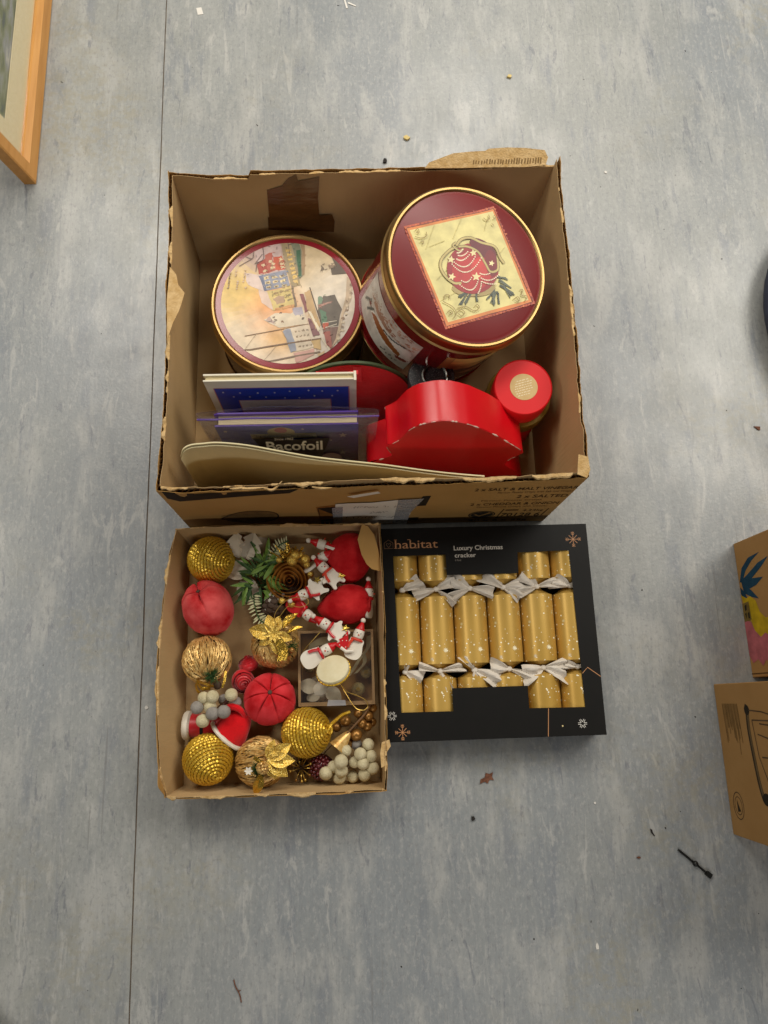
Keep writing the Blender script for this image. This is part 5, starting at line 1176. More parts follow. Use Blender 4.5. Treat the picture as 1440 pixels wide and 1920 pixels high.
# ------------------------------------------------------------------ other things standing in the large box
# round red felt hanging with green trim
fr_ = thing('felt_decoration', 'round red felt hanging with green trim and ribbon behind the starry book', 'decoration', (0.004, 0.501, 0.0075))
mb = MB()
disc = [(0.103 * math.cos(2 * PI * i / 64), 0.103 + 0.103 * math.sin(2 * PI * i / 64)) for i in range(64)]
mb.prism(disc, lambda u, v, d: (u, d + 0.14 * v, v * 0.985 + 0.002), 0.0, 0.004)
mb.build('green_back', 'green_trim', fr_)
mb = MB()
def felt(u, v):
    a, r = 2 * PI * u, 0.1003 * v
    x, z = r * math.cos(a), 0.103 + r * math.sin(a) - 0.0015
    return (x, -0.0012 - 0.004 * (1 - v * v) + 0.14 * z + 0.002 * nz1(x * 30, z * 30) * (1 - v), z * 0.985 + 0.002)
mb.grid(felt, 64, 12, True)
mb.build('felt_face', 'red_felt', fr_, fix=False)
mb = MB()
for pts, w in (([(-0.045, -0.004, 0.243), (-0.03, -0.012, 0.250), (-0.005, -0.012, 0.254), (0.022, -0.004, 0.244)], 0.004), ([(-0.040, -0.006, 0.246), (-0.048, -0.014, 0.252), (-0.056, -0.012, 0.247)], 0.003), ([(0.022, -0.006, 0.246), (0.016, -0.008, 0.252), (0.012, -0.010, 0.246)], 0.003)):
    q = [a + Vector((-0.012, 0.0150, -0.036)) for a in catmull(pts, 5)]
    mb.v += [c for a in q for c in (tuple(a + Vector((0, -w, w * 0.6))), tuple(a + Vector((0, w, -w * 0.2))))]
    k = len(mb.v) - 2 * len(q)
    mb.f += [(k + 2 * i, k + 2 * i + 1, k + 2 * i + 3, k + 2 * i + 2) for i in range(len(q) - 1)]
mb.add([(0.002, 0.0225, 0.203), (0.015, 0.0223, 0.202), (0.016, 0.0155, 0.160), (0.003, 0.0157, 0.162)], [(0, 1, 2, 3)])
mb.build('ribbon', 'red_ribbon', fr_, fix=False)

# upright cream book with a starry blue cover
def book(label, x0, x1, y, z0, z1, th, lean, name='book'):
    b = thing(name, label, 'book', (x0, y, z0))
    w, h = x1 - x0, z1 - z0
    M = lambda u, v, d: (u, lean * v + d, v)
    return b, w, h, M
bk, w, h, M = book('cream hardback book with starry blue cover, upright beside the felt hanging', -0.224, 0.008, 0.487, 0.0065, 0.249, 0.014, 0.0)
MB().prism([(0, 0), (w, 0), (w, h), (0, h)], M, -0.0012, 0.0012).build('front_cover', 'book_cream', bk, smooth=False)
MB().prism([(0, 0), (w, 0), (w, h), (0, h)], M, 0.0085, 0.0110).build('back_cover', 'book_cream', bk, smooth=False)
MB().prism([(0.003, 0.003), (w - 0.002, 0.003), (w - 0.002, h - 0.004), (0.003, h - 0.004)], M, 0.0013, 0.0084).build('page_block', 'pages', bk, smooth=False)
MB().prism([(w - 0.0015, 0), (w + 0.0025, 0), (w + 0.0025, h + 0.001), (w - 0.0015, h + 0.001)], M, -0.003, 0.0125).build('spine', 'book_cream', bk, smooth=False)
p = Print()
p.poly('c47a70', [(0.0105, 0.01), (w - 0.0085, 0.01), (w - 0.0085, h - 0.026), (0.0105, h - 0.026)])
p.poly('2440a8', [(0.0120, 0.012), (w - 0.010, 0.012), (w - 0.010, h - 0.0275), (0.0120, h - 0.0275)])
p.poly('c47a70', [(0.0430, 0.04), (w - 0.039, 0.04), (w - 0.039, h - 0.0760), (0.0430, h - 0.0760)])
p.poly('d8cfc0', [(0.0445, 0.042), (w - 0.0405, 0.042), (w - 0.0405, h - 0.0775), (0.0445, h - 0.0775)])
for i in range(15):
    u = 0.020 + (w - 0.038) * (i + 0.5) / 15 + rnd.uniform(-0.003, 0.003)
    v = h - (0.036 + (0.028 if i % 2 else 0.006) + rnd.uniform(-0.004, 0.006))
    p.ellipse('d8d4c4', (u, v), 0.0016, 0.0028, 6)
p.build('cover_print', bk, lambda u, v, d: (u, -0.0012 - d, v), 'print_book')

# zip bag with a second book inside
ib, w, h, M = book('dark blue hardback with stars inside the clear zip bag', -0.211, 0.012, 0.426, 0.0085, 0.222, 0.02, 0.0)
MB().prism([(0, 0), (w, 0), (w, h - 0.006), (0, h - 0.006)], M, -0.0012, 0.0012).build('front_cover', 'bag_purple', ib, smooth=False)
mb = MB()
mb.prism([(0, 0), (w, 0), (w, h + 0.004), (0.006, h + 0.004), (0, h)], M, 0.015, 0.0174)
mb.build('back_cover', 'bag_purple', ib, smooth=False)
MB().prism([(0.004, 0.003), (w - 0.002, 0.003), (w - 0.002, h - 0.005), (0.006, h - 0.005)], M, 0.0013, 0.0149).build('page_block', 'pages', ib, smooth=False)
p = Print()
p.poly('34309a', [(0.0, 0.0), (w, 0.0), (w, h - 0.007), (0.0, h - 0.007)])
p.poly('502a80', [(0.13, 0.0), (w, 0.0), (w, h - 0.03), (0.15, h - 0.05)])
def star2(p, col, x, y, r, n=5, inner=0.42, sy=1.0, rot=0.0):
    p.poly(col, [(x + (r if i % 2 == 0 else r * inner) * math.sin(PI * i / n + rot), y + sy * (r if i % 2 == 0 else r * inner) * math.cos(PI * i / n + rot)) for i in range(2 * n)])
for x, y, r in ((0.026, 0.125, 0.0075), (0.198, 0.158, 0.0075), (0.196, 0.070, 0.0075), (0.013, 0.185, 0.004), (0.135, 0.190, 0.0035), (0.178, 0.135, 0.003), (0.045, 0.075, 0.005)):
    star2(p, 'c9b8a8', x, y, r, sy=1.5)
p.poly('b49a5c', [(0.050, 0.170), (0.155, 0.172), (0.155, 0.150), (0.050, 0.148)])
p.ellipse('b49a5c', (0.1, 0.178), 0.022, 0.022)
p.ellipse('a8202c', (0.1, 0.186), 0.010, 0.012)
p.text('5a4a30', 'Traditional Tales', 0.055, 0.154, 0.013, 0.095)
p.build('cover_print', ib, lambda u, v, d: (u, -0.0012 - d, v), 'print_book')
zb = thing('zip_bag', 'clear plastic zip bag with purple seal wrapped round a blue book', 'bag', (-0.234, 0.420, 0.0065))
def bag_sheet(off, puff, seed):
    def fn(u, v):
        x = 0.278 * u + (0.008 * (1 - v) * (0.5 - u) * 2)
        z = 0.246 * v + 0.003 * nz1(u * 4, seed) * v
        bul = math.sin(PI * u) ** 0.5 * math.sin(PI * min(1, v * 0.98)) ** 0.5
        y = 0.011 * v + off + puff * bul + 0.0022 * noise.noise(Vector((x * 28, z * 28, seed))) * bul
        return (x, y, z)
    return MB().grid(fn, 40, 40)
bag_sheet(-0.002, -0.011, 1.0).build('front_sheet', 'bag_film', zb, fix=False)
bag_sheet(0.002, 0.030, 5.0).build('back_sheet', 'bag_film', zb, fix=False)
mb = MB()
mb.tube([(0.278 * i / 30, 0.0085 + 0.0008 * nz1(i * 0.4, 2), 0.2315 + 0.003 * nz1(i / 30 * 4, 1.0)) for i in range(31)], 0.0016, 6)
mb.build('zip_seal', 'bag_purple', zb)
p = Print()
p.poly('140a14', [(0.078, 0.184), (0.115, 0.178), (0.150, 0.176), (0.200, 0.180), (0.194, 0.145), (0.176, 0.06), (0.10, 0.06), (0.092, 0.12)])
p.text('d8d0cc', 'Since 1962', 0.112, 0.174, 0.010, 0.030, shear=0.2)
p.text('e0dcd8', 'Bacofoil', 0.096, 0.130, 0.040, 0.092, bold=0.02, shear=0.05)
p.ellipse('8a7474', (0.200, 0.085), 0.018, 0.028)
p.build('bag_print', zb, lambda u, v, d: (u, -0.0145 + 0.011 * v / 0.246 - d, v), 'print_book')

# two curved cream boards along the front
bd_curve = [(-0.257, 0.368, 0.226), (-0.252, 0.376, 0.2345), (-0.241, 0.382, 0.236), (-0.222, 0.384, 0.236), (-0.199, 0.385, 0.236), (-0.157, 0.380, 0.236), (-0.108, 0.370, 0.235), (-0.059, 0.361, 0.232), (-0.010, 0.355, 0.228), (0.049, 0.349, 0.222), (0.114, 0.341, 0.213), (0.163, 0.3365, 0.206), (0.206, 0.334, 0.199)]
def board(label, dy, dz):
    t = thing('cream_board', label, 'board', (0, 0, 0.0065), group=None)
    q = catmull([(x, y + dy, z + dz) for x, y, z in bd_curve], 6)
    n = len(q)
    mb = MB()
    tops = [a.z for a in q]
    for i, a in enumerate(q):
        for d in (-0.0010, 0.0010):
            for j in range(9):
                v = j / 8
                mb.v.append((a.x, a.y + d - 0.018 * (1 - v) * max(0, 0.8 - i / n) + 0.003 * (1 - v), tops[i] * v))
    st = 18
    for i in range(n - 1):
        a, b = i * st, (i + 1) * st
        for j in range(8):
            mb.f += [(a + j, b + j, b + j + 1, a + j + 1), (a + 9 + j, a + 10 + j, b + 10 + j, b + 9 + j)]
        mb.f.append((a + 8, b + 8, b + 17, a + 17))
    for a in (0, (n - 1) * st):
        mb.f.append(tuple([a + j for j in range(9)] + [a + 9 + j for j in reversed(range(9))]))
    mb.build('sheet', 'cream_board', t)
board('bowed cream board with rounded corner, next to the box front', 0.0, 0.0)
board('bowed cream board behind its twin, against the zip bag', 0.0032, 0.004)

# red gift box of cut-out shape, on its edge
rs = thing('shaped_gift_box', 'glossy red shaped card box with scuffed edges standing on its side', 'gift box', (0.15, 0.362, 0.0065))
outline = [(0.027, 0.0), (0.027, 0.077), (0.045, 0.094), (0.066, 0.108), (0.060, 0.124), (0.056, 0.141), (0.065, 0.148), (0.074, 0.158), (0.080, 0.171), (0.088, 0.188), (0.097, 0.199), (0.107, 0.207), (0.127, 0.214), (0.141, 0.2155), (0.155, 0.213), (0.170, 0.207), (0.185, 0.199), (0.218, 0.174), (0.250, 0.142), (0.279, 0.107), (0.262, 0.088), (0.254, 0.068), (0.262, 0.058), (0.274, 0.045), (0.290, 0.020), (0.300, 0.0)]
zf = lambda v: 0.0435 + v
def shape_fn(u, v, d):
    # v measured along the leaning face from a point 43 mm above the box bottom
    t = (v + 0.0435 / 0.986) * 1.0
    t = max(0.0, t) if v > 0 else 0.0
    return (u - 0.15, 0.165 * t + 0.986 * d, 0.986 * t - 0.165 * d + 0.0125)
out_s = []
MB().prism(outline, shape_fn, 0.0, 0.0012).build('front_panel', 'red_card', rs, smooth=False)
MB().prism(outline, shape_fn, 0.0708, 0.072).build('back_panel', 'red_card', rs, smooth=False)
mb = MB()
n = len(outline)
fine = [tuple(a) for a in catmull([(*a, 0) for a in outline], 3)]
for d0, d1 in ((0.0012, 0.0708),):
    for u, v, _ in fine:
        mb.v += [shape_fn(u, v, d0), shape_fn(u, v, d1)]
    mb.f += [(2 * i, 2 * i + 1, 2 * i + 3, 2 * i + 2) for i in range(len(fine) - 1)]
mb.build('side_band', 'red_card', rs, fix=False)
mb = MB()
sr = random.Random(5)
for i in range(6, 62):
    if sr.random() < 0.5 + 0.4 * math.sin(i * 0.9):
        continue
    a, b = fine[i], fine[min(i + 1, len(fine) - 1)]
    if i > 60:
        break
    q = shape_fn(a[0], a[1], -0.0003), shape_fn(b[0], b[1], -0.0003)
    mb.tube([Vector(q[0]) + Vector((0, 0, 0.0006)), (Vector(q[0]) + Vector(q[1])) / 2 + Vector((0, 0, 0.0008)), Vector(q[1]) + Vector((0, 0, 0.0006))], [0.0004, sr.choice((0.0005, 0.0007, 0.0016)), 0.0003], 5)
for i in range(9, 14):
    a, b = fine[i], fine[i + 1]
    mb.tube([Vector(shape_fn(a[0], a[1], 0.0722)), Vector(shape_fn(b[0], b[1], 0.0722))], 0.0011, 5)
mb.build('worn_edge', 'scuff_white', rs, fix=False)['kind'] = 'stuff'

# red and gold tub
tb = thing('lidded_tub', 'red tub with gold band and round gold sticker on its lid', 'tub', (0.284, 0.494, 0.0065), axis_rot((-0.02, -0.03, 1)))
MB().lathe([(0, 0), (0.047, 0), (0.0485, 0.003), (0.0485, 0.145), (0.046, 0.147)], 64).build('body', 'tub_red', tb)
MB().lathe([(0.0482, 0.120), (0.0535, 0.121), (0.0545, 0.125), (0.0545, 0.150), (0.0535, 0.153), (0.046, 0.154)], 64).build('gold_band', 'olive_gold', tb)
MB().lathe([(0.046, 0.150), (0.0475, 0.154), (0.0478, 0.192), (0.0472, 0.1945), (0.0460, 0.1955), (0.0452, 0.1945), (0, 0.1945)], 64).build('lid', 'tub_red', tb)
MB().lathe([(0.0225, 0.1946), (0.0225, 0.1950), (0, 0.1950)], 40, (0.001, 0.0, 0)).build('sticker', 'gold_paper', tb)
p = Print(base=0.1951)
for i in range(7):
    y = 0.012 - i * 0.0042
    w = math.sqrt(max(0, 0.0185 ** 2 - y * y)) * 0.8
    x = -w
    while x < w - 0.002:
        l = rnd.uniform(0.002, 0.005)
        p.line('e2d4b0', [(x, y + 0.25 * x), (min(x + l, w), y + 0.25 * min(x + l, w))], 0.0013, True)
        x += l + 0.0012
p.build('sticker_print', tb, lambda u, v, d: (u + 0.001, v, d), 'print_matt')['kind'] = 'stuff'

# dark glittery candle pot
gp = thing('glitter_pot', 'dark glittery pot with silver ring behind the red shaped box', 'candle pot', (0.137, 0.526, 0.0065))
MB().lathe([(0, 0), (0.036, 0), (0.038, 0.003), (0.040, 0.15), (0.038, 0.156), (0.018, 0.158), (0.0, 0.158)], 48).build('body', 'glitter', gp)
MB().lathe([(0.020 + 0.003 * math.cos(a), 0.160 + 0.003 * math.sin(a)) for a in (2 * PI * k / 8 for k in range(8))], 40, (0.005, 0, 0), True).build('ring', 'silver', gp)

# ------------------------------------------------------------------ low cardboard tray
tray = thing('cardboard_tray', 'low brown cardboard tray with torn rim full of christmas baubles', 'tray', (0, 0, 0))
tb_ = [(-0.288, -0.120, 0.002), (0.036, -0.122, 0.002), (0.036, 0.278, 0.002), (-0.288, 0.282, 0.002)]
tt_ = [(-0.303, -0.131, 0.085), (0.040, -0.131, 0.085), (0.043, 0.292, 0.085), (-0.297, 0.296, 0.085)]
card_wall(tray, tb_[0], tb_[1], tt_[0], tt_[1],
    [(0, -0.012), (0.06, -0.004), (0.3, 0.0), (0.7, 0.0), (0.9, -0.003), (1, -0.006)],
    [(0, -0.016), (0.06, -0.004), (0.3, -0.002), (0.68, 0.0), (0.72, 0.006), (0.8, 0.006), (0.85, -0.002), (1, -0.004)], thick=0.003, jag=0.0014, seed=8.2, n=110, flute=0.006)
card_wall(tray, tb_[1], tb_[2], tt_[1], tt_[2],
    [(0, -0.010), (0.04, 0.002), (0.2, 0.004), (0.4, -0.003), (0.55, 0.004), (0.57, 0.010), (0.8, 0.010), (1, 0.004)],
    [(0, -0.012), (0.04, 0.004), (0.2, 0.002), (0.4, -0.004), (0.55, 0.003), (0.57, 0.010), (0.8, 0.008), (1, 0.0)], thick=0.003, jag=0.002, seed=9.4, n=130, flute=0.006, bow=0.003)
card_wall(tray, tb_[2], tb_[3], tt_[2], tt_[3],
    [(0, 0.002), (0.3, 0.0), (0.6, 0.003), (0.85, 0.0), (1, -0.008)],
    [(0, 0.0), (0.3, 0.001), (0.7, 0.002), (1, -0.010)], thick=0.003, jag=0.0012, seed=11.5, n=110, flute=0.006)
card_wall(tray, tb_[3], tb_[0], tt_[3], tt_[0],
    [(0, -0.008), (0.1, 0.002), (0.2, 0.006), (0.5, 0.008), (0.9, 0.004), (1, -0.016)],
    [(0, -0.012), (0.1, 0.003), (0.2, 0.004), (0.5, 0.008), (0.9, 0.006), (0.96, 0.008), (1, -0.014)], thick=0.003, jag=0.0016, seed=13.1, n=120, flute=0.006, bow=0.012)
MB().box((-0.126, 0.080, 0.003), (0.330, 0.408, 0.003)).build('bottom', 'cardboard', tray, smooth=False)
mb = MB()
mb.prism([(0.004, 0.004), (0.012, 0.030), (0.022, 0.026), (0.032, 0.012), (0.038, -0.012), (0.043, -0.050), (0.026, -0.046), (0.018, -0.038), (0.010, -0.022)], lambda u, v, d: (u + 0.003, 0.262 + v, 0.0935 - 0.0016 * abs(v) * 10 - max(0, u - 0.02) * 0.35 + d), 0, 0.0018)
mb.build('torn_flap', 'cardboard_outer', tray, smooth=False)
mb = MB()
mb.prism([(0.0, 0.002), (0.012, 0.006), (0.014, -0.004), (0.005, -0.016), (0.007, -0.032), (-0.002, -0.036), (-0.003, -0.014)], lambda u, v, d: (u + 0.037, -0.062 + v, 0.086 + d), 0, 0.0014)
mb.build('torn_flap', 'cardboard_torn', tray, smooth=False)

# ------------------------------------------------------------------ gold rope baubles
def rope_ball_mesh(r=0.0385, pitch=0.0056):
    mb = MB()
    turns = PI * r / pitch
    lay, sides = 0.0026, 6
    pts, th = [], 0.03
    phi = 0.0
    while th < PI - 0.03:
        pts.append((th, phi))
        rad = max(0.0022, r * math.sin(th))
        ds = 0.0009
        dphi = ds / rad
        th += dphi * pitch / (2 * PI * r)
        phi += dphi
    vs, fs = [], []
    tw = 0.0
    for i, (th, phi) in enumerate(pts):
        n = Vector((math.sin(th) * math.cos(phi), math.sin(th) * math.sin(phi), math.cos(th)))
        e = Vector((math.cos(th) * math.cos(phi), math.cos(th) * math.sin(phi), -math.sin(th)))
        c = n * (r - 0.0004)
        tw += 0.9
        for k in range(sides):
            a = 2 * PI * k / sides
            rr = lay * (1 + 0.16 * math.cos(2 * a - tw))
            vs.append(c + (n * math.cos(a) + e * math.sin(a)) * rr)
    for i in range(len(pts) - 1):
        for k in range(sides):
            fs.append((i * sides + k, i * sides + (k + 1) % sides, (i + 1) * sides + (k + 1) % sides, (i + 1) * sides + k))
    mb.add(vs, fs)
    me = mb.mesh('gold_rope', 'rope_gold', True, False)
    return me
rope_me = rope_ball_mesh()
TZ = 0.0047      # top of the tray bottom
rope_labels = ['gold rope bauble in the tray corner beside the pale pointed leaf', 'gold rope bauble in the tray corner below the red felt figure', 'gold rope bauble with a loose cord end beside the gilt berries']
for (x, y), ax, lb in zip(((-0.243, 0.247), (-0.242, -0.078), (-0.084, -0.042)), ((0.78, -0.20, 0.45), (0.42, -0.64, 0.62), (0.84, 0.10, 0.42)), rope_labels):
    t = thing('rope_bauble', lb, 'bauble', (x, y, TZ + 0.0408), axis_rot(ax), 'gold rope baubles in the tray')
    link('rope_winding', rope_me, t)
    MB().sphere((0, 0, 0), 0.0378, 24, 16).build('core', 'rope_core', t, fix=False)
    if 'loose' in lb:
        q = axis_rot(ax).inverted()
        c = Vector((x, y, TZ + 0.0408))
        def cord(pts, r=0.0023):
            pp = catmull([q @ (Vector(a) - c) for a in pts], 14)
            m_ = MB()
            m_.tube(pp, [r * (1 + 0.25 * (i % 2)) for i in range(len(pp))], 6)
            return m_
        cord([(-0.050, -0.043, 0.064), (-0.043, -0.031, 0.066), (-0.034, -0.023, 0.060), (-0.024, -0.016, 0.055), (-0.012, -0.012, 0.052)]).build('cord_end', 'rope_gold', t, fix=False)
        cord([(-0.052, -0.038, 0.062), (-0.044, -0.044, 0.064), (-0.043, -0.034, 0.062), (-0.050, -0.032, 0.066)]).build('cord_knot', 'rope_gold', t, fix=False)

# ------------------------------------------------------------------ red velvet baubles
def velvet_mesh(r, lobes, stretch, pinch, dim=0.12, seed=0.0):
    mb = MB()
    def fn(u, v):
        th = PI * v
        a = 2 * PI * u
        g = abs(((a / (2 * PI) * lobes) % 1) - 0.5) * 2       # 1 at the seam
        seam = (0.022 + 0.34 * math.exp(-(th / 0.75) ** 2) * (dim > 0.1)) * max(0, (g - 0.78) / 0.22) ** 2 * math.sin(th) ** 0.4
        rr = r * (1 - seam + 0.035 * noise.noise(Vector((math.cos(a) * 1.4, math.sin(a) * 1.4, th * 1.4 + seed))) + 0.016 * noise.noise(Vector((math.cos(a) * 3.5, math.sin(a) * 3.5, th * 3 + seed))))
        z = math.cos(th) * stretch
        z = z - dim * math.exp(-(th / 0.35) ** 2) * 1.0
        s = math.sin(th) * (1 - pinch * (v ** 2))
        return (rr * s * math.cos(a), rr * s * math.sin(a), rr * z)
    mb.grid(fn, lobes * 14, 36, True)
    return mb.mesh('velvet', ('velvet_worn', 'velvet_red', 'velvet_red', 'velvet_bright')[round(seed / 3.3)], True, False)
vel = [('egg shaped red velvet bauble with open petal top beside a gold rope bauble', (-0.246, 0.164, 0.049), (-0.30, 0.62, 0.68), 0.0425, 4, 1.20, 0.08, 0.30),
       ('round red velvet bauble in the tray corner under the torn flap', (-0.008, 0.243, 0.047), (0.35, 0.85, 0.3), 0.0400, 4, 1.12, 0.12, 0.02),
       ('pointed red velvet bauble on its side next to the snowmen', (-0.018, 0.163, 0.046), (0.93, 0.12, 0.22), 0.0390, 5, 1.22, 0.62, 0.05),
       ('pumpkin shaped red velvet bauble with dimpled centre beside the rosebuds', (-0.143, 0.012, 0.046), (0.10, 0.32, 0.94), 0.0425, 7, 0.94, 0.0, 0.16)]
for i, (lb, loc, ax, r, lob, st, pin, dim) in enumerate(vel):
    t = thing('velvet_bauble', lb, 'bauble', loc, axis_rot(ax, 0.3 + i), 'red velvet baubles in the tray')
    link('velvet_cover', velvet_mesh(r, lob, st, pin, dim, i * 3.3), t)
    if i in (0, 3):
        MB().lathe([(0.0035, r * (st - dim) - 0.002), (0.0035, r * (st - dim) + 0.002), (0.002, r * (st - dim) + 0.003), (0, r * (st - dim) + 0.003)], 10).build('cap', 'cone_brown', t)

# ------------------------------------------------------------------ straw baubles
def straw_parts(t, r, seed, sq=0.9, n=900):
    MB().sphere((0, 0, 0), r * 0.95, 24, 16, (1, 1, sq)).build('core', 'straw_core', t, fix=False)
    sr = random.Random(seed)
    mb = MB()
    for i in range(n):
        a = sr.uniform(0, 2 * PI)
        tm = math.acos(sr.uniform(-0.96, 0.96))
        hl = sr.uniform(0.22, 0.55)
        th0, th1 = max(0.06, tm - hl), min(PI - 0.06, tm + hl)
        w = sr.uniform(0.0006, 0.0015)
        lift = sr.uniform(-0.0006, 0.0026)
        drift = sr.uniform(-0.25, 0.25) / max(0.25, math.sin(tm))
        k = 6
        vs = []
        for j in range(k + 1):
            f = j / k
            th = th0 + (th1 - th0) * f
            al = a + drift * (f - 0.5)
            rr = r + lift + 0.0012 * math.sin(PI * f) - 0.0006 + 0.0009 * nz1(f * 4, i * 0.7)
            nrm = Vector((math.sin(th) * math.cos(al), math.sin(th) * math.sin(al), math.cos(th) * sq))
            e = Vector((-math.sin(al), math.cos(al), 0))
            tp = w * (0.35 + 0.65 * math.sin(PI * min(1, 0.15 + f * 0.8)))
            c = nrm * rr
            vs += [c - e * tp, c + nrm * tp * 0.7, c + e * tp]
        fs = []
        for j in range(k):
            fs += [(3 * j, 3 * j + 1, 3 * j + 4, 3 * j + 3), (3 * j + 1, 3 * j + 2, 3 * j + 5, 3 * j + 4)]
        mb.add(vs, fs)
    o = mb.build('straw', 'straw_gold', t, smooth=False, fix=False)
    o['kind'] = 'stuff'
def petal_mesh(name, L, W, m, fold=0.25, curl=0.2, n=7, point=1.6):
    mb = MB()
    def fn(u, v):
        x = L * u
        w = W * (math.sin(PI * min(1, u * 0.96 + 0.04)) ** 0.8) * (1 - u ** point * 0.25)
        y = w * (v - 0.5)
        z = fold * abs(y) - curl * L * u * u + 0.03 * L * math.sin(u * 17) * (v - 0.5)
        return (x, y, z)
    mb.grid(fn, n + 3, 5)
    return mb.mesh(name, m, True, False)
foil_petal = petal_mesh('foil_petal', 0.036, 0.022, 'glitter_gold', 0.4, 0.15)
foil_small = petal_mesh('foil_petal', 0.018, 0.009, 'glitter_gold', 0.4, 0.1)
foil_leaf = petal_mesh('foil_leaf', 0.034, 0.017, 'foil_gold', 0.5, 0.2)
def tuft(t, c, n, l, m, seed, name='fir_tuft', w=0.0007, spread=1.0):
    sr = random.Random(seed)
    mb = MB()
    for i in range(n):
        d = Vector((sr.gauss(0, spread), sr.gauss(0, spread), sr.uniform(0.1, 0.9))).normalized()
        a = Vector(c) + Vector((sr.uniform(-1, 1), sr.uniform(-1, 1), 0)) * l * 0.25
        mb.tube([a, a + d * l * sr.uniform(0.5, 1)], [w, w * 0.4], 3, False)
    o = mb.build(name, m, t, fix=False)
    o['kind'] = 'stuff'
    return o
def place(name, me, t, loc, direction, up=(0, 0, 1), s=1.0):
    x = Vector(direction).normalized()
    z = Vector(up) - x * Vector(up).dot(x)
    z.normalize()
    y = z.cross(x)
    m = Matrix((x, y, z)).transposed().to_4x4()
    m.translation = Vector(loc)
    return link(name, me, t, m @ Matrix.Scale(s, 4))
# straw bauble gathered to a green tuft
c = Vector((-0.247, 0.079, TZ + 0.0395))
t = thing('straw_bauble', 'gold straw bauble gathered into a green tuft with foil bow', 'bauble', c, None, 'gold straw baubles in the tray')
def straw_at(t, ax, r, seed, sq):
    # the straw lies along the bauble's own axis
    q = axis_rot(ax).to_matrix().to_4x4()
    n0 = len(t.children)
    straw_parts(t, r, seed, sq)
    for ch in t.children[n0:]:
        ch.matrix_local = q
straw_at(t, (0.15, -0.75, 0.35), 0.0375, 1, 0.98)
tuft(t, (0.014, -0.026, 0.028), 130, 0.016, 'leaf_dark', 3)
def ribbon(t, pts, w, side, m='foil_gold', name='foil_ribbon'):
    q = catmull(pts, 6)
    mb = MB()
    for a in q:
        mb.v += [tuple(a - Vector(side) * w / 2), tuple(a + Vector(side) * w / 2)]
    mb.f += [(2 * i, 2 * i + 1, 2 * i + 3, 2 * i + 2) for i in range(len(q) - 1)]
    return mb.build(name, m, t, fix=False)
ribbon(t, [(-0.010, -0.034, 0.026), (0.004, -0.040, 0.030), (0.016, -0.044, 0.024)], 0.007, (0.2, 0.5, 0.8))
ribbon(t, [(-0.012, -0.034, 0.024), (-0.004, -0.046, 0.020), (0.010, -0.046, 0.018)], 0.008, (0.2, 0.7, 0.5))
ribbon(t, [(0.034, -0.020, 0.020), (0.033, -0.034, 0.022), (0.029, -0.046, 0.020)], 0.004, (1, 0, 0.2))
ribbon(t, [(-0.016, -0.038, 0.010), (-0.012, -0.050, 0.012), (-0.002, -0.056, 0.010)], 0.006, (0.5, 0.5, 0.5))
MB().sphere((0.020, -0.042, 0.014), 0.007, 12, 8, (1, 1, 0.7)).build('bead', 'cone_brown', t)
# straw bauble with a gold poinsettia
c = Vector((-0.134, 0.102, TZ + 0.0400))
t = thing('straw_bauble', 'gold straw bauble topped with a glittering gold poinsettia', 'bauble', c, None, 'gold straw baubles in the tray')
straw_at(t, (-0.35, 0.35, 0.87), 0.038, 2, 0.95)
fc = Vector((0.002, 0.012, 0.042))
for i, (dx, dy, s) in enumerate(((-1, 0.25, 1.25), (-0.35, 1, 1.0), (0.25, 1, 0.9), (-0.85, -0.55, 0.85), (0.35, -1, 1.15), (1, -0.3, 0.85), (-0.2, -1, 0.7))):
    place('foil_petal', foil_petal, t, fc, (dx, dy, -0.12), (0, 0, 1), s)
for i in range(8):
    a = i * PI / 4 + 0.2
    place('stamen_petal', foil_small, t, fc + Vector((0, 0, 0.003)), (math.cos(a), math.sin(a), 0.25), (0, 0, 1), 0.8)
place('foil_leaf', foil_leaf, t, fc + Vector((0.014, 0.010, -0.002)), (0.7, 0.8, 0.25), (-0.5, 0.2, 0.8), 1.0)
place('foil_leaf', foil_leaf, t, fc + Vector((0.022, 0.002, -0.004)), (0.95, 0.5, 0.15), (-0.6, 0.6, 0.8), 0.75)
ribbon(t, [(0.008, 0.004, 0.046), (0.016, -0.012, 0.044), (0.014, -0.030, 0.036)], 0.016, (1, 0.1, 0.1))
tuft(t, (0.028, -0.010, 0.026), 80, 0.015, 'leaf_dark', 4)
MB().sphere((0.030, -0.014, 0.036), 0.0052, 14, 10).build('bead', 'berry_gold', t)
mb = MB()
mb.tube(catmull([(0.006, 0.02, 0.046), (0.004, 0.044, 0.050), (0.024, 0.066, 0.052), (0.052, 0.070, 0.050), (0.058, 0.060, 0.050), (0.045, 0.054, 0.050), (0.026, 0.056, 0.050), (0.010, 0.038, 0.048)], 7), 0.0006, 5)
mb.build('hanging_thread', 'thread_gold', t, fix=False)
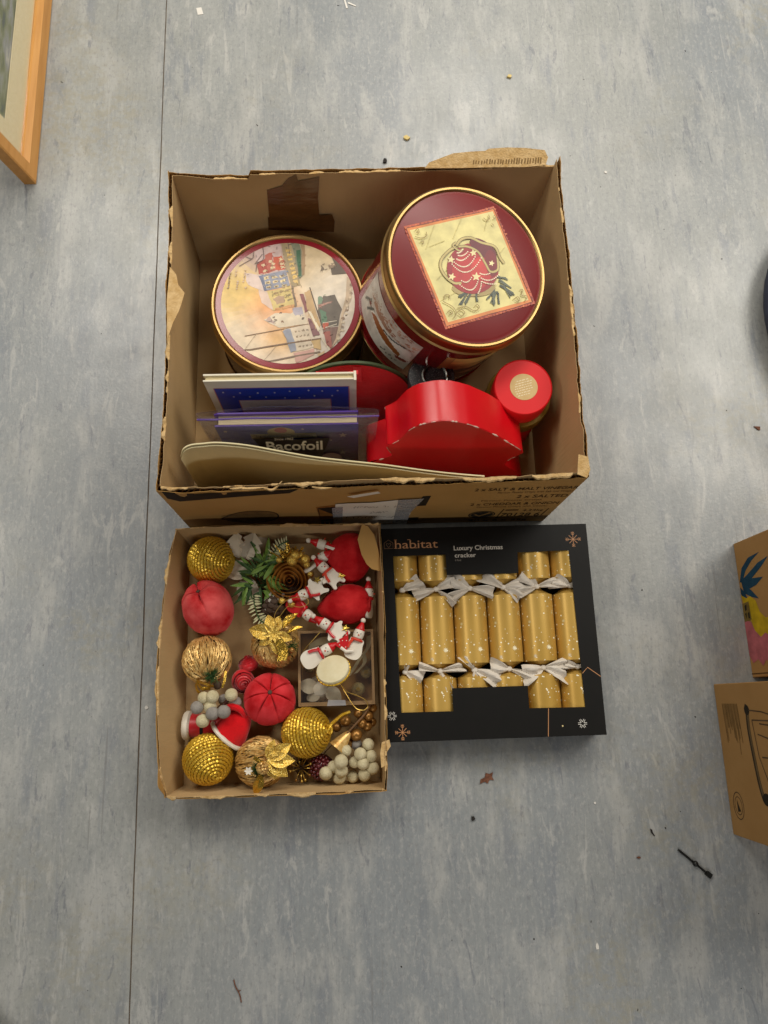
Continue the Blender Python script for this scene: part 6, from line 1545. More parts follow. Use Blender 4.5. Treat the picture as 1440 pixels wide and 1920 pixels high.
# straw bauble with cone and foil leaves
c = Vector((-0.157, -0.085, TZ + 0.0385))
t = thing('straw_bauble', 'gold straw bauble with tiny cone and foil leaves near the tray front', 'bauble', c, None, 'gold straw baubles in the tray')
straw_at(t, (0.75, 0.10, 0.30), 0.0365, 3, 1.08)
tuft(t, (0.000, -0.008, 0.037), 130, 0.014, 'leaf_dark', 5)
def scaly(c, r, h, n, m, seed, axis=(0, 0, 1)):
    """small fir cone: overlapping scales on a tapering core"""
    mb = MB()
    q = axis_rot(axis)
    sr = random.Random(seed)
    mb.add(*[[q @ Vector(v) + Vector(c) for v in MB().lathe([(0.2 * r, -h / 2), (r * 0.85, -h / 6), (r * 0.7, h / 4), (0.1 * r, h / 2)], 12).v], MB().lathe([(0.2 * r, -h / 2), (r * 0.85, -h / 6), (r * 0.7, h / 4), (0.1 * r, h / 2)], 12).f])
    for i in range(n):
        f = (i + 0.5) / n
        a = i * 2.39996
        rad = r * math.sin(PI * (0.12 + 0.78 * f)) ** 0.7
        p0 = Vector((rad * math.cos(a), rad * math.sin(a), h * (0.5 - f)))
        sz = r * 0.42
        s = MB().sphere((0, 0, 0), sz, 6, 4, (1, 0.75, 0.5))
        rot = axis_rot(Vector((math.cos(a), math.sin(a), 0.9)))
        mb.add([q @ (rot @ Vector(v) + p0) + Vector(c) for v in s.v], s.f)
    return mb.build('cone', m, None, fix=False)
o = scaly((0.008, -0.006, 0.047), 0.0085, 0.020, 34, 'straw_gold', 1, (0.1, 0.3, 0.9))
o.parent = t
star_p = petal_mesh('white_petal', 0.007, 0.004, 'wood_white', 0.3, 0.0, 4)
for i in range(6):
    place('white_petal', star_p, t, (-0.014, -0.010, 0.047), (math.cos(i * PI / 3), math.sin(i * PI / 3), 0.15))
place('foil_leaf', foil_leaf, t, (0.004, -0.016, 0.042), (-0.25, -1, -0.2), (0.3, 0.2, 0.9), 1.05)
ribbon(t, [(-0.006, 0.010, 0.047), (0.006, 0.002, 0.052), (0.018, -0.006, 0.049)], 0.007, (0.4, 0.8, 0.3))
for d, s in (((0.9, 0.55, 0.05), 1.15), ((0.3, 1, 0.1), 0.85), ((1, -0.1, 0.0), 1.15), ((0.8, -0.75, -0.1), 1.15), ((0.4, -1, -0.2), 1.0)):
    place('foil_petal', foil_petal, t, (0.016, 0.006, 0.042), d, (0, 0, 1), s)
for i in range(7):
    a = i * 0.9
    place('stamen_petal', foil_small, t, (0.026, 0.018, 0.046), (math.cos(a), math.sin(a), 0.5), (0, 0, 1), 0.6)

# ------------------------------------------------------------------ satin rosebuds
def rosebud(lb, loc, ax, r):
    t = thing('satin_rosebud', lb, 'rosebud', loc, axis_rot(ax), 'red satin rosebuds')
    for k in range(5):
        f = k / 4
        def fn(u, v, k=k, f=f):
            a = 2 * PI * (u * 1.15 + k * 0.38)
            rad = r * (0.22 + 0.78 * f) * (0.55 + 0.45 * math.sin(PI * (0.15 + 0.6 * v))) * (1 + 0.06 * math.sin(a * 2 + k))
            z = r * (1.3 - 0.42 * f) * v - r * 0.7 + 0.06 * r * math.sin(a + k)
            return (rad * math.cos(a) * (1 + 0.12 * u), rad * math.sin(a) * (1 + 0.12 * u), z)
        MB().grid(fn, 24, 8).build('petal', 'satin_red', t, fix=False)
    MB().sphere((0, 0, -0.25 * r), r * 0.9, 16, 10, (1, 1, 0.75)).build('bud', 'satin_red', t)
rosebud('closed red satin rosebud touching the poinsettia bauble', (-0.181, 0.074, TZ + 0.030), (-0.3, 0.8, 0.5), 0.017)
rosebud('open red satin rosebud showing its spiral petals', (-0.187, 0.041, TZ + 0.036), (0.25, -0.35, 0.9), 0.019)
mb = MB()

# ------------------------------------------------------------------ red felt figure lying under the berries
t = thing('felt_figure', 'red and white felt figure with black belt and hat lying under pale berries', 'ornament', (-0.279, -0.025, TZ + 0.0235), axis_rot((0.99, -0.06, 0.03)))
MB().lathe([(0, -0.006), (0.021, -0.006), (0.0235, -0.003), (0.0235, 0.003), (0.020, 0.006), (0, 0.006)], 32).build('white_hem', 'wood_white', t)
MB().lathe([(0.0195, 0.0055), (0.0195, 0.022), (0.0185, 0.026), (0.0175, 0.045), (0.015, 0.056), (0, 0.058)], 32).build('red_coat', 'satin_red', t)
MB().lathe([(0.0192, 0.0235), (0.0198, 0.0240), (0.0196, 0.0285), (0.0188, 0.029)], 32).build('belt', 'black_felt', t)
MB().sphere((0.006, 0, 0.066), 0.013, 16, 10).build('head', 'cream_petal', t)
sq_ = axis_rot((0.99, -0.06, 0.03)).inverted()
so_ = Vector((-0.279, -0.025, TZ + 0.0235))
hb, hd_ = Vector((-0.214, -0.042, 0.036)), Vector((0.66, 0.70, 0.18)).normalized()
h1 = Vector((0.70, -0.68, 0.0)).normalized()
h2 = hd_.cross(h1)
def hatw(u, v):
    a = 2 * PI * u
    r = 0.0300 * (1 - 0.25 * v) * math.sqrt(max(0.0, 1 - v ** 3.2)) * (1 + 0.06 * math.sin(3 * a + 5 * v) + 0.05 * noise.noise(Vector((math.cos(a) * 2, math.sin(a) * 2, v * 3))))
    q = hb + hd_ * (0.052 * v) + h1 * r * math.cos(a) + h2 * r * 0.82 * math.sin(a)
    return sq_ @ (q - so_)
ho = MB().grid(hatw, 36, 16, True).build('hat', 'red_felt', t, fix=False)
trim = MB()
trim.tube([sq_ @ (hb + h1 * 0.0310 * math.cos(a) + h2 * 0.0255 * math.sin(a) - so_) for a in (2 * PI * k / 30 for k in range(31))], [0.0036 + 0.0006 * nz1(k * 0.8, 3) for k in range(31)], 8, False)
trim.build('hat_trim', 'wood_white', ho, fix=False)
fold = MB()
fold.tube([sq_ @ (Vector(q) - so_) for q in catmull([(-0.214, -0.006, 0.056), (-0.203, 0.003, 0.062), (-0.188, -0.004, 0.060), (-0.180, -0.020, 0.052)], 6)], [0.003, 0.004, 0.005, 0.0055, 0.006, 0.006, 0.006, 0.006, 0.006, 0.006, 0.0055, 0.005, 0.005, 0.0045, 0.004, 0.0035, 0.003, 0.002, 0.001], 8)
fold.build('hat_fold', 'red_felt', ho, fix=False)
mb = MB()
mb.tube(catmull([(0.016, 0.008, 0.046), (0.026, -0.014, 0.052), (0.027, -0.024, 0.056), (0.026, -0.016, 0.061), (0.018, 0.002, 0.064)], 6), 0.0006, 5)
mb.build('hanging_thread', 'thread_gold', t, fix=False)

# ------------------------------------------------------------------ berry sprays
berry_me = {}
def berry(m, r):
    k = (m, r)
    if k not in berry_me:
        mb = MB()
        def fn(u, v):
            th, a = PI * v, 2 * PI * u
            rr = r * (1 + 0.03 * noise.noise(Vector((math.cos(a) * 3, math.sin(a) * 3, th * 2))))
            return (rr * math.sin(th) * math.cos(a), rr * math.sin(th) * math.sin(a), rr * math.cos(th))
        mb.grid(fn, 20, 14, True)
        berry_me[k] = mb.mesh('berry', m, True, False)
    return berry_me[k]
def spray(lb, base, items, stem_m='stem', sr=0.0007):
    t = thing('berry_spray', lb, 'berries', base)
    b = Vector(base)
    hub = Vector((0, 0, 0.008))
    for (x, y, z, m, r) in items:
        q = Vector((x, y, z)) - b
        o = link('berry', berry(m, r), t, Matrix.Translation(q) @ Matrix.Rotation(rnd.uniform(0, 6), 4, 'Z') @ Matrix.Rotation(rnd.uniform(0, 1.2), 4, 'X'))
        mid = (hub + q) / 2 + Vector((rnd.uniform(-0.004, 0.004), rnd.uniform(-0.004, 0.004), -0.003))
        d = MB()
        d.tube(bez(hub, mid, q, 6), sr, 5)
        d.build('stem', stem_m, t, fix=False)
    return t
WB, GB = 'berry_white', 'berry_grey'
spray('spray of cream and grey berries lying over the red felt figure', (-0.226, 0.002, TZ + 0.046),
      [(-0.247, 0.018, 0.066, WB, 0.0098), (-0.232, 0.019, 0.071, WB, 0.0105), (-0.202, 0.021, 0.071, WB, 0.0105), (-0.257, 0.003, 0.068, GB, 0.0105), (-0.236, 0.003, 0.066, WB, 0.0105), (-0.231, -0.007, 0.074, GB, 0.0108), (-0.213, -0.005, 0.074, GB, 0.0108), (-0.247, -0.018, 0.070, WB, 0.0108), (-0.197, 0.009, 0.056, GB, 0.0095), (-0.217, 0.014, 0.054, GB, 0.009)])
spray('spray of pale fuzzy berries piled in the tray corner', (-0.008, -0.094, TZ + 0.02),
      [(0.016, -0.064, 0.050, WB, 0.0098), (0.003, -0.078, 0.056, WB, 0.0102), (0.020, -0.082, 0.050, WB, 0.0098), (-0.007, -0.091, 0.046, WB, 0.0092), (0.007, -0.093, 0.054, WB, 0.0098), (0.022, -0.101, 0.046, WB, 0.0108), (0.009, -0.111, 0.045, WB, 0.0104), (-0.010, -0.114, 0.036, WB, 0.0094), (-0.032, -0.114, 0.040, WB, 0.0106), (-0.028, -0.088, 0.064, WB, 0.0112), (-0.041, -0.097, 0.046, WB, 0.0098), (-0.028, -0.103, 0.052, WB, 0.0106), (-0.053, -0.106, 0.050, WB, 0.0108), (-0.021, -0.072, 0.052, WB, 0.0098), (-0.003, -0.064, 0.036, GB, 0.0090)], 'cream_petal', 0.0006)
gs = spray('sprig of gilt brown berries on a stem beside the clear lidded box', (0.000, -0.034, TZ + 0.01),
      [(0.001, -0.015, 0.038, 'berry_gold', 0.0076), (0.025, -0.007, 0.036, 'berry_gold', 0.0078), (0.018, -0.020, 0.042, 'berry_gold', 0.0078), (0.007, -0.031, 0.044, 'berry_gold', 0.0078), (0.015, -0.036, 0.036, 'berry_gold', 0.0085), (-0.003, -0.049, 0.044, 'berry_gold', 0.0100), (-0.020, -0.026, 0.036, 'berry_gold', 0.0092), (-0.035, -0.036, 0.028, 'berry_gold', 0.0082), (0.024, -0.030, 0.026, 'berry_gold', 0.0075), (-0.014, -0.062, 0.034, 'berry_gold', 0.0080)])
mb = MB()
mb.tube(catmull([(-0.018, -0.012, 0.038), (-0.002, 0.004, 0.040), (0.012, 0.018, 0.036), (0.022, 0.034, 0.030)], 6), [0.0016] * 19, 6)
mb.build('main_stem', 'stem', gs, fix=False)
# gilt calyx of the sprig
def calyx(u, v):
    a = 2 * PI * u
    r = 0.004 + 0.011 * v ** 0.8 * (1 + 0.14 * math.sin(4 * a))
    p = Vector((-0.014, -0.010, 0.034)) + Vector((-0.62, -0.72, 0.10)) * 0.034 * v
    e1, e2 = Vector((0.72, -0.62, 0)), Vector((0.05, 0.06, 1))
    return p + e1 * r * math.cos(a) + e2 * r * 0.8 * math.sin(a)
MB().grid(calyx, 24, 8, True).build('calyx', 'straw_gold', gs, fix=False)
# dark raspberry and gold stamens
t = thing('raspberry_pick', 'dark red sugared raspberry pick between rope bauble and pale berries', 'berry pick', (-0.061, -0.098, TZ))
mb = MB()
sr = random.Random(9)
mb.sphere((0, 0, 0.026), 0.017, 14, 10)
for i in range(90):
    f = (i + 0.5) / 90
    a, zc = i * 2.39996, 1 - 2 * f
    s = math.sqrt(1 - zc * zc)
    mb.sphere((0.0185 * s * math.cos(a), 0.0185 * s * math.sin(a), 0.026 + 0.0185 * zc), 0.0032, 8, 6)
mb.build('drupelets', 'berry_dark', t, fix=False)
mb = MB()
mb.tube(catmull([(-0.004, 0.004, 0.014), (0.004, 0.020, 0.020), (0.020, 0.036, 0.024)], 6), 0.001, 5)
mb.build('stem', 'stem', t, fix=False)
t = thing('stamen_pick', 'cluster of dark wires with tiny gold tips beside the raspberry', 'pick', (-0.094, -0.098, TZ))
sr = random.Random(12)
MB().sphere((0, 0, 0.012), 0.012, 12, 8).build('dark_core', 'cone_brown', t)
for i in range(12):
    a = i * 2.4
    e = Vector((0.017 * math.cos(a), 0.020 * math.sin(a), 0.034 + 0.006 * math.sin(i * 5)))
    m_ = MB()
    m_.tube(bez((0, 0, 0.012), (e.x * 0.4, e.y * 0.4, 0.046), e, 7), 0.0007, 5)
    so = m_.build('wire', 'thread_gold', t, fix=False)
    m_ = MB()
    m_.sphere(e, 0.0026, 8, 6, (1, 1, 1.4))
    m_.build('tip', 'berry_gold' if i % 2 else 'thread_gold', so)

# ------------------------------------------------------------------ floral picks at the back of the tray
# cream artificial leaf and petals
t = thing('cream_flower', 'cream artificial flower with pointed leaves under the fir spray', 'flower', (-0.184, 0.236, TZ))
def broad(L, W, fold, curl, wave=0.0, tip=1.0):
    def fn(u, v):
        w = W * math.sin(PI * min(1, 0.06 + 0.94 * u) ** tip) ** 0.7
        if wave:
            w *= 1 + wave - 1.6 * wave * ((u * 3.2) % 1)
        y = w * (v - 0.5)
        return (L * u, y, fold * abs(y) - curl * L * (u - 0.4) ** 2)
    return MB().grid(fn, 16, 9).mesh('petal', 'cream_petal', True, False)
holly = broad(0.048, 0.030, 0.75, 0.3, 0.42, 1.0)
oval = broad(0.050, 0.040, 0.15, 0.5, 0.0, 0.9)
place('leaf', holly, t, (0.000, 0.010, 0.050), (0.35, 1, 0.10), (0.3, -0.2, 1))
place('leaf', holly, t, (-0.006, 0.014, 0.048), (-0.28, 1, 0.05), (-0.4, -0.2, 1), 0.95)
place('petal', oval, t, (0.006, -0.004, 0.044), (-1, -0.25, -0.1), (0, 0.1, 1), 0.85)
place('petal', oval, t, (-0.004, -0.022, 0.036), (0.35, -1, -0.15), (-0.2, 0, 1), 0.95)
place('petal', oval, t, (0.006, 0.012, 0.040), (0.75, 1, -0.1), (0.2, -0.2, 1), 0.95)
mb = MB()
mb.tube([(0, 0, 0.044), (0.01, -0.01, 0.03), (0.03, -0.05, 0.006)], 0.002, 6)
mb.build('stem', 'leaf_dark', t)
# fir spray
t = thing('fir_spray', 'green plastic fir spray with frosted tips beside the wooden rose', 'greenery', (-0.160, 0.205, TZ))
blade = petal_mesh('needle_leaf', 0.036, 0.0080, 'leaf_green', 0.5, 0.25, 6)
blade_d = petal_mesh('needle_leaf', 0.036, 0.0065, 'leaf_dark', 0.5, 0.25, 6)
frost = petal_mesh('frosted_needle', 0.013, 0.0034, 'leaf_snow', 0.4, 0.1, 4)
sr = random.Random(21)
for (cx, cy, cz, n, base) in ((-0.006, 0.014, 0.060, 20, 1.6), (0.008, 0.034, 0.058, 16, 1.5), (-0.016, -0.004, 0.058, 16, 3.6), (0.012, 0.010, 0.052, 16, 0.5), (0.008, -0.010, 0.048, 12, -1.4)):
    for i in range(n):
        a = base + sr.uniform(-1.5, 1.5)
        place('needle_leaf', blade if sr.random() < 0.55 else blade_d, t, (cx + sr.uniform(-0.008, 0.008), cy + sr.uniform(-0.008, 0.008), cz - sr.uniform(0, 0.012)), (math.cos(a), math.sin(a), sr.uniform(-0.25, 0.5)), (sr.uniform(-0.3, 0.3), sr.uniform(-0.3, 0.3), 1), sr.uniform(0.65, 1.1))
def sprig(t, pts, n, seed):
    sr = random.Random(seed)
    q = catmull(pts, 8)
    m_ = MB()
    m_.tube(q, 0.0012, 5)
    m_.build('twig', 'leaf_dark', t, fix=False)
    for i in range(n):
        k = int((len(q) - 2) * i / n)
        d = (q[k + 1] - q[k]).normalized()
        side = Vector((-d.y, d.x, 0)) * (1 if i % 2 else -1)
        place('frosted_needle', frost, t, q[k], d * 0.25 + side + Vector((0, 0, 0.35)), (0, 0, 1), sr.uniform(0.7, 1.1))
sprig(t, [(-0.010, -0.022, 0.046), (-0.008, -0.040, 0.047), (0.000, -0.062, 0.047), (0.014, -0.072, 0.046)], 26, 1)
sprig(t, [(0.026, 0.030, 0.050), (0.024, 0.048, 0.054), (0.036, 0.062, 0.058), (0.050, 0.068, 0.060)], 24, 2)
tuft(t, (0.014, 0.004, 0.034), 120, 0.024, 'leaf_dark', 8, 'needles', 0.0009)
# wooden rose
t = thing('wooden_rose', 'brown wood shaving rose with gold beads and tinsel', 'flower', (-0.110, 0.206, TZ + 0.004))
for k in range(6):
    f = (k + 0.6) / 6
    def fn(u, v, k=k, f=f):
        a = 2 * PI * (u * 1.25 + k * 0.29)
        rad = 0.036 * f * (1 + 0.06 * u) * (0.82 + 0.22 * v) * (1 + 0.05 * math.sin(3 * a + k))
        return (rad * math.cos(a), rad * math.sin(a), 0.034 + (0.022 - 0.006 * f) * v + 0.002 * math.sin(2 * a + k))
    MB().grid(fn, 36, 6).build('petal', 'wood_rose', t, fix=False)
MB().lathe([(0, 0.0), (0.010, 0.002), (0.022, 0.024), (0.026, 0.034), (0, 0.036)], 20).build('base', 'cone_brown', t)
sr = random.Random(31)
for i in range(26):
    a = PI / 2 + sr.uniform(-1.1, 1.1)
    m_ = MB()
    b0 = Vector((0.002 + sr.uniform(-0.014, 0.010), 0.036, 0.044))
    e = b0 + Vector((math.cos(a) * 0.028, math.sin(a) * 0.026, 0.020 + sr.uniform(-0.006, 0.006))) * sr.uniform(0.6, 1.0)
    sd = Vector((-math.sin(a), math.cos(a), 0)) * 0.0012
    m_.add([b0 - sd, b0 + sd, e + sd, e - sd], [(0, 1, 2, 3)])
    m_.build('tinsel_strip', 'foil_gold', t, fix=False)
for i, (x, y, z, r) in enumerate(((0.006, 0.032, 0.060, 0.0095), (0.012, 0.040, 0.064, 0.0085), (0.028, 0.034, 0.058, 0.0085), (0.020, 0.042, 0.058, 0.006), (0.030, 0.026, 0.054, 0.006), (-0.016, 0.034, 0.056, 0.0055), (-0.012, -0.034, 0.050, 0.006), (0.004, -0.040, 0.050, 0.0065), (0.036, 0.010, 0.046, 0.006))):
    MB().sphere((x, y, z), r, 12, 8).build('gold_bead', 'glitter_gold', t)
# snowy cone
t = thing('pine_cone', 'small pine cone with snowy scale tips beside the wooden rose', 'cone', (-0.138, 0.166, TZ))
o = scaly((0, 0, 0.030), 0.019, 0.046, 60, 'cone_brown', 4, (0.6, 0.25, 0.7))
o.parent = t
o.name = 'scales'
sr = random.Random(14)
for i in range(22):
    a = sr.uniform(0, 6.28)
    rr = sr.uniform(0.004, 0.022)
    m_ = MB()
    m_.sphere((rr * math.cos(a) + 0.004, rr * math.sin(a) + 0.006, 0.052 - 0.4 * rr + sr.uniform(-0.003, 0.002)), sr.uniform(0.0024, 0.004), 7, 5, (1, 1, 0.7))
    m_.build('snowy_tip', 'cone_snow', t, fix=False)

# ------------------------------------------------------------------ small wooden snowmen
def rounded(pts, n=4):
    return [(q.x, q.y) for q in catmull([(*a, 0) for a in pts + pts[:1]], n)][:-1]
BODY = rounded([(-0.010, 0.0), (-0.012, -0.010), (-0.014, -0.022), (-0.008, -0.032), (0.008, -0.032), (0.014, -0.022), (0.012, -0.010), (0.010, 0.0)])
DEER = rounded([(-0.007, 0.0), (-0.011, -0.006), (-0.017, -0.009), (-0.0185, -0.013), (-0.013, -0.015), (-0.011, -0.022), (-0.012, -0.031), (-0.008, -0.033), (-0.004, -0.027), (0.004, -0.027), (0.008, -0.033), (0.012, -0.031), (0.011, -0.022), (0.013, -0.015), (0.0185, -0.013), (0.017, -0.009), (0.011, -0.006), (0.007, 0.0)], 3)
def snowman(lb, head, tip, z, body=BODY, extra=None, bm='wood_white', roll=0.0, tilt=0.0, s=1.05):
    """head and hat-tip positions give the direction the figure lies in"""
    h, tp = Vector((*head, 0)), Vector((*tip, 0))
    d = (tp - h).normalized()
    ang = math.atan2(d.y, d.x) - PI / 2
    t = thing('snowman_ornament', lb, 'ornament', (head[0], head[1], z), (Matrix.Rotation(ang, 3, 'Z') @ Matrix.Rotation(roll, 3, 'Y') @ Matrix.Rotation(tilt, 3, 'X')).to_quaternion(), 'painted wooden snowman ornaments')
    t.scale = (s, s, s)
    hd = MB()
    hd.lathe([(0, -0.0085), (0.005, -0.0083), (0.0078, -0.006), (0.0085, -0.002), (0.0085, 0.002), (0.0078, 0.006), (0.005, 0.0083), (0, 0.0085)], 20)
    hd.v = [(x, zz, y) for x, y, zz in hd.v]
    ho = hd.build('head', 'wood_white', t)
    f = MB()
    for x in (-0.003, 0.003):
        f.sphere((x, 0.001, 0.0084), 0.0008, 6, 4)
    f.build('eyes', 'black_felt', ho)
    f = MB()
    f.tube([(0, -0.002, 0.0082), (0.0014, -0.0024, 0.0115)], [0.0013, 0.0004], 6)
    f.build('nose', 'paint_orange', ho)
    hh = MB()
    hh.lathe([(0, 0.0065), (0.0072, 0.0065), (0.0074, 0.008), (0.005, 0.013), (0.0024, 0.0195), (0, 0.021)], 16)
    hh.v = [(x, zz, y) for x, y, zz in hh.v]
    hh.build('hat', 'paint_red', t)
    MB().sphere((0, 0.0225, 0), 0.0042, 10, 8).build('pompom', 'wood_white', t)
    mb = MB()
    mb.prism([(x, y - 0.0075) for x, y in body], lambda u, v, dd: (u, v, dd), -0.0022, 0.0022)
    mb.build('body', bm, t)
    mb = MB()
    mb.tube([(0.0085 * math.cos(a), -0.0095, 0.006 * math.sin(a)) for a in (2 * PI * k / 14 for k in range(15))], 0.0022, 6, False)
    mb.tube(catmull([(-0.006, -0.010, 0.004), (-0.009, -0.018, 0.0035), (-0.010, -0.025, 0.0032)], 4), 0.0024, 6)
    mb.build('scarf', 'paint_red' if not extra else 'paint_orange', t, fix=False)
    if extra == 'tree':
        m_ = MB()
        tree = [(-0.030, -0.028), (-0.006, -0.034), (-0.012, -0.024), (-0.008, -0.023), (-0.013, -0.013), (-0.018, 0.000), (-0.021, -0.012), (-0.027, -0.018), (-0.024, -0.020)]
        m_.prism(tree, lambda u, v, dd: (u, v, dd), 0.0023, 0.0052)
        m_.build('red_tree', 'paint_red', t, smooth=False)
        for k, (x, y) in enumerate(((-0.018, -0.008), (-0.015, -0.016), (-0.021, -0.018), (-0.013, -0.026), (-0.023, -0.026))):
            m_ = MB()
            m_.sphere((x, y, 0.0055), 0.0010, 6, 4)
            m_.build('dot', 'wood_white', t)
        m_ = MB()
        m_.tube([(-0.020, -0.029, 0.006), (-0.010, -0.032, 0.007), (0.0, -0.028, 0.006)], 0.0026, 7)
        m_.build('arm', 'wood_white', t)
    if extra == 'star' or body is DEER:
        m_ = MB()
        st = [((0.0065 if i % 2 == 0 else 0.003) * math.sin(PI * i / 5) + 0.012, (0.0065 if i % 2 == 0 else 0.003) * math.cos(PI * i / 5) - 0.030) for i in range(10)]
        m_.prism(st, lambda u, v, dd: (u, v, dd), 0.003, 0.0042)
        m_.build('star', 'foil_gold', t, smooth=False)
    return t
snowman('snowman ornament turned edge on against the tray back', (-0.054, 0.266), (-0.072, 0.272), 0.062, roll=1.25)
snowman('snowman ornament with hat pointing up between gold beads and velvet bauble', (-0.052, 0.244), (-0.036, 0.244), 0.060, roll=-0.9, tilt=0.6)
snowman('snowman ornament with star, leaning on the round velvet bauble', (-0.052, 0.225), (-0.062, 0.236), 0.068, DEER, 'star', roll=0.2)
snowman('plain backed snowman ornament with legs spread, hat towards the rose', (-0.086, 0.180), (-0.102, 0.173), 0.066, DEER, roll=-0.15)
snowman('snowman ornament with a red painted coat, half hidden', (-0.079, 0.147), (-0.066, 0.136), 0.056, BODY, bm='paint_red', roll=0.3)
snowman('plain backed snowman ornament with arms raised on the clear lid', (-0.050, 0.130), (-0.064, 0.140), 0.068, DEER, roll=0.1)
snowman('snowman ornament holding a red dotted tree', (0.005, 0.112), (0.012, 0.131), 0.066, BODY, 'tree', roll=0.05)
snowman('plain backed snowman ornament lying under the white bell', (-0.049, 0.088), (-0.034, 0.096), 0.066, BODY, roll=0.1, s=1.1)
snowman('snowman ornament squeezed between pointed velvet bauble and tray side', (0.0235, 0.182), (0.024, 0.205), 0.052, BODY, roll=1.2)
mb = MB()

# ------------------------------------------------------------------ clear lidded box with ornaments
cb = thing('clear_lid_box', 'small shallow card box with clear lid holding glass ornaments', 'box', (-0.0335, 0.060, TZ))
W2, D2, Hc = 0.0625, 0.0610, 0.044
mb = MB()
mb.box((0, 0, 0.001), (2 * W2, 2 * D2, 0.002))
mb.build('bottom', 'cardboard_warm', cb, smooth=False)
for x, y, sx, sy in ((-W2 + 0.0012, 0, 0.0024, 2 * D2), (W2 - 0.0012, 0, 0.0024, 2 * D2), (0, -D2 + 0.0012, 2 * W2 - 0.005, 0.0024), (0, D2 - 0.0012, 2 * W2 - 0.005, 0.0024)):
    MB().box((x, y, 0.002 + Hc / 2), (sx, sy, Hc)).build('side', 'box_rim', cb, smooth=False)
for x, y, sx, sy in ((-W2 + 0.002, 0, 0.004, 2 * D2), (W2 - 0.002, 0, 0.004, 2 * D2), (0, -D2 + 0.003, 2 * W2 - 0.0085, 0.006), (0, D2 - 0.002, 2 * W2 - 0.0085, 0.004)):
    MB().box((x, y, Hc + 0.0028), (sx, sy, 0.0012)).build('lid_edge', 'box_rim', cb, smooth=False)
def lidfn(u, v):
    return ((u - 0.5) * (2 * W2 - 0.002), (v - 0.5) * (2 * D2 - 0.002), Hc + 0.0036 + 0.0006 * nz1(u * 3, v * 3))
MB().grid(lidfn, 10, 10).build('clear_lid', 'clear_film', cb, fix=False)
mb = MB()
mb.prism([(-0.016, -D2 - 0.0005), (0.015, -D2 - 0.0005), (0.014, -D2 + 0.008), (-0.014, -D2 + 0.009)], lambda u, v, d: (u, v, Hc + 0.0044 + d), 0, 0.0004)
mb.build('clear_tape', 'clear_tape', cb, smooth=False)
def in_clear(x, y):
    return (x, y, TZ + 0.0022)
t = thing('white_angel_ornament', 'white fabric angel ornament with dotted skirt inside the clear lidded box', 'ornament', (-0.062, 0.026, TZ + 0.010))
MB().lathe([(0, 0), (0.020, 0.001), (0.023, 0.006), (0.018, 0.016), (0.010, 0.026), (0, 0.030)], 24).build('skirt', 'wood_white', t)
place('wing', oval, t, (-0.004, 0.002, 0.026), (-1, 0.25, 0.05), (0, 0, 1), 0.62)
place('wing', oval, t, (0.000, -0.004, 0.024), (-0.9, -0.55, 0.0), (0, 0, 1), 0.5)
place('wing', oval, t, (0.012, 0.000, 0.024), (0.8, -0.65, 0.0), (0, 0, 1), 0.6)
for i in range(9):
    a = 3.4 + i * 0.35
    m_ = MB()
    m_.sphere((0.0195 * math.cos(a), 0.0195 * math.sin(a), 0.013), 0.0013, 6, 4)
    m_.build('dot', 'cone_brown', t)
for lb, (x, y), r in (('clear gold glass bead nearest the tape in the lidded box', (0.002, 0.024), 0.0125), ('clear gold glass bead beside the ribbon in the lidded box', (0.016, 0.052), 0.0105), ('clear gold glass bead under the edge of the lid beside the gold thread', (-0.080, 0.062), 0.0085)):
    t = thing('glass_bead', lb, 'bead', (x, y, TZ + 0.0022))
    m_ = MB()
    m_.sphere((0, 0, r + 0.001), r, 12, 8)
    m_.build('ball', 'clear_bead', t, smooth=False)
    m_ = MB()
    m_.lathe([(0.0034, 2 * r - 0.001), (0.0034, 2 * r + 0.003), (0, 2 * r + 0.003)], 10)
    m_.build('cap', 'thread_gold', t)
t = thing('white_ribbon', 'loose white ribbon curling inside the clear lidded box', 'ribbon', (0, 0, 0))
ribbon(t, [(0.022, 0.112, 0.030), (0.020, 0.092, 0.036), (0.006, 0.074, 0.030), (-0.006, 0.056, 0.026), (-0.014, 0.046, 0.030)], 0.010, (0.75, 0.2, 0.6), 'paste_white', 'strip')
ribbon(t, [(0.012, 0.084, 0.028), (0.014, 0.068, 0.034), (0.004, 0.056, 0.030), (-0.002, 0.050, 0.024)], 0.009, (0.75, 0.2, 0.6), 'paste_white', 'strip')
ribbon(t, [(-0.080, 0.094, 0.030), (-0.062, 0.104, 0.036), (-0.046, 0.106, 0.032), (-0.030, 0.112, 0.026)], 0.016, (0.2, 0.8, 0.4), 'paste_white', 'strip')
# white bell on top
ax = Vector((-0.20, 0.52, 0.80)).normalized()
t = thing('white_bell', 'white bell ornament with gold braid band resting on the clear lid', 'ornament', (-0.033, 0.042, TZ + Hc + 0.0125), axis_rot(ax))
MB().lathe([(0, -0.010), (0.008, -0.009), (0.012, -0.002), (0.0155, 0.006), (0.021, 0.014), (0.0265, 0.021), (0.0275, 0.0245), (0.0262, 0.0275), (0.0235, 0.0285), (0, 0.0295)], 40).build('bell_body', 'paste_white', t)
br = MB()
nn = 60
br.tube([(0.0272 * math.cos(2 * PI * k / nn), 0.0272 * math.sin(2 * PI * k / nn), 0.0205 + 0.0006 * (k % 2)) for k in range(nn + 1)], [0.0016 + 0.0005 * (k % 2) for k in range(nn + 1)], 6, False)
br.build('gold_braid', 'rope_gold', t, fix=False)
q = axis_rot(ax).inverted()
o0 = Vector((-0.033, 0.042, TZ + Hc + 0.0125))
def wpath(pts, n=7):
    return catmull([q @ (Vector(a) - o0) for a in pts], n)
mb = MB()
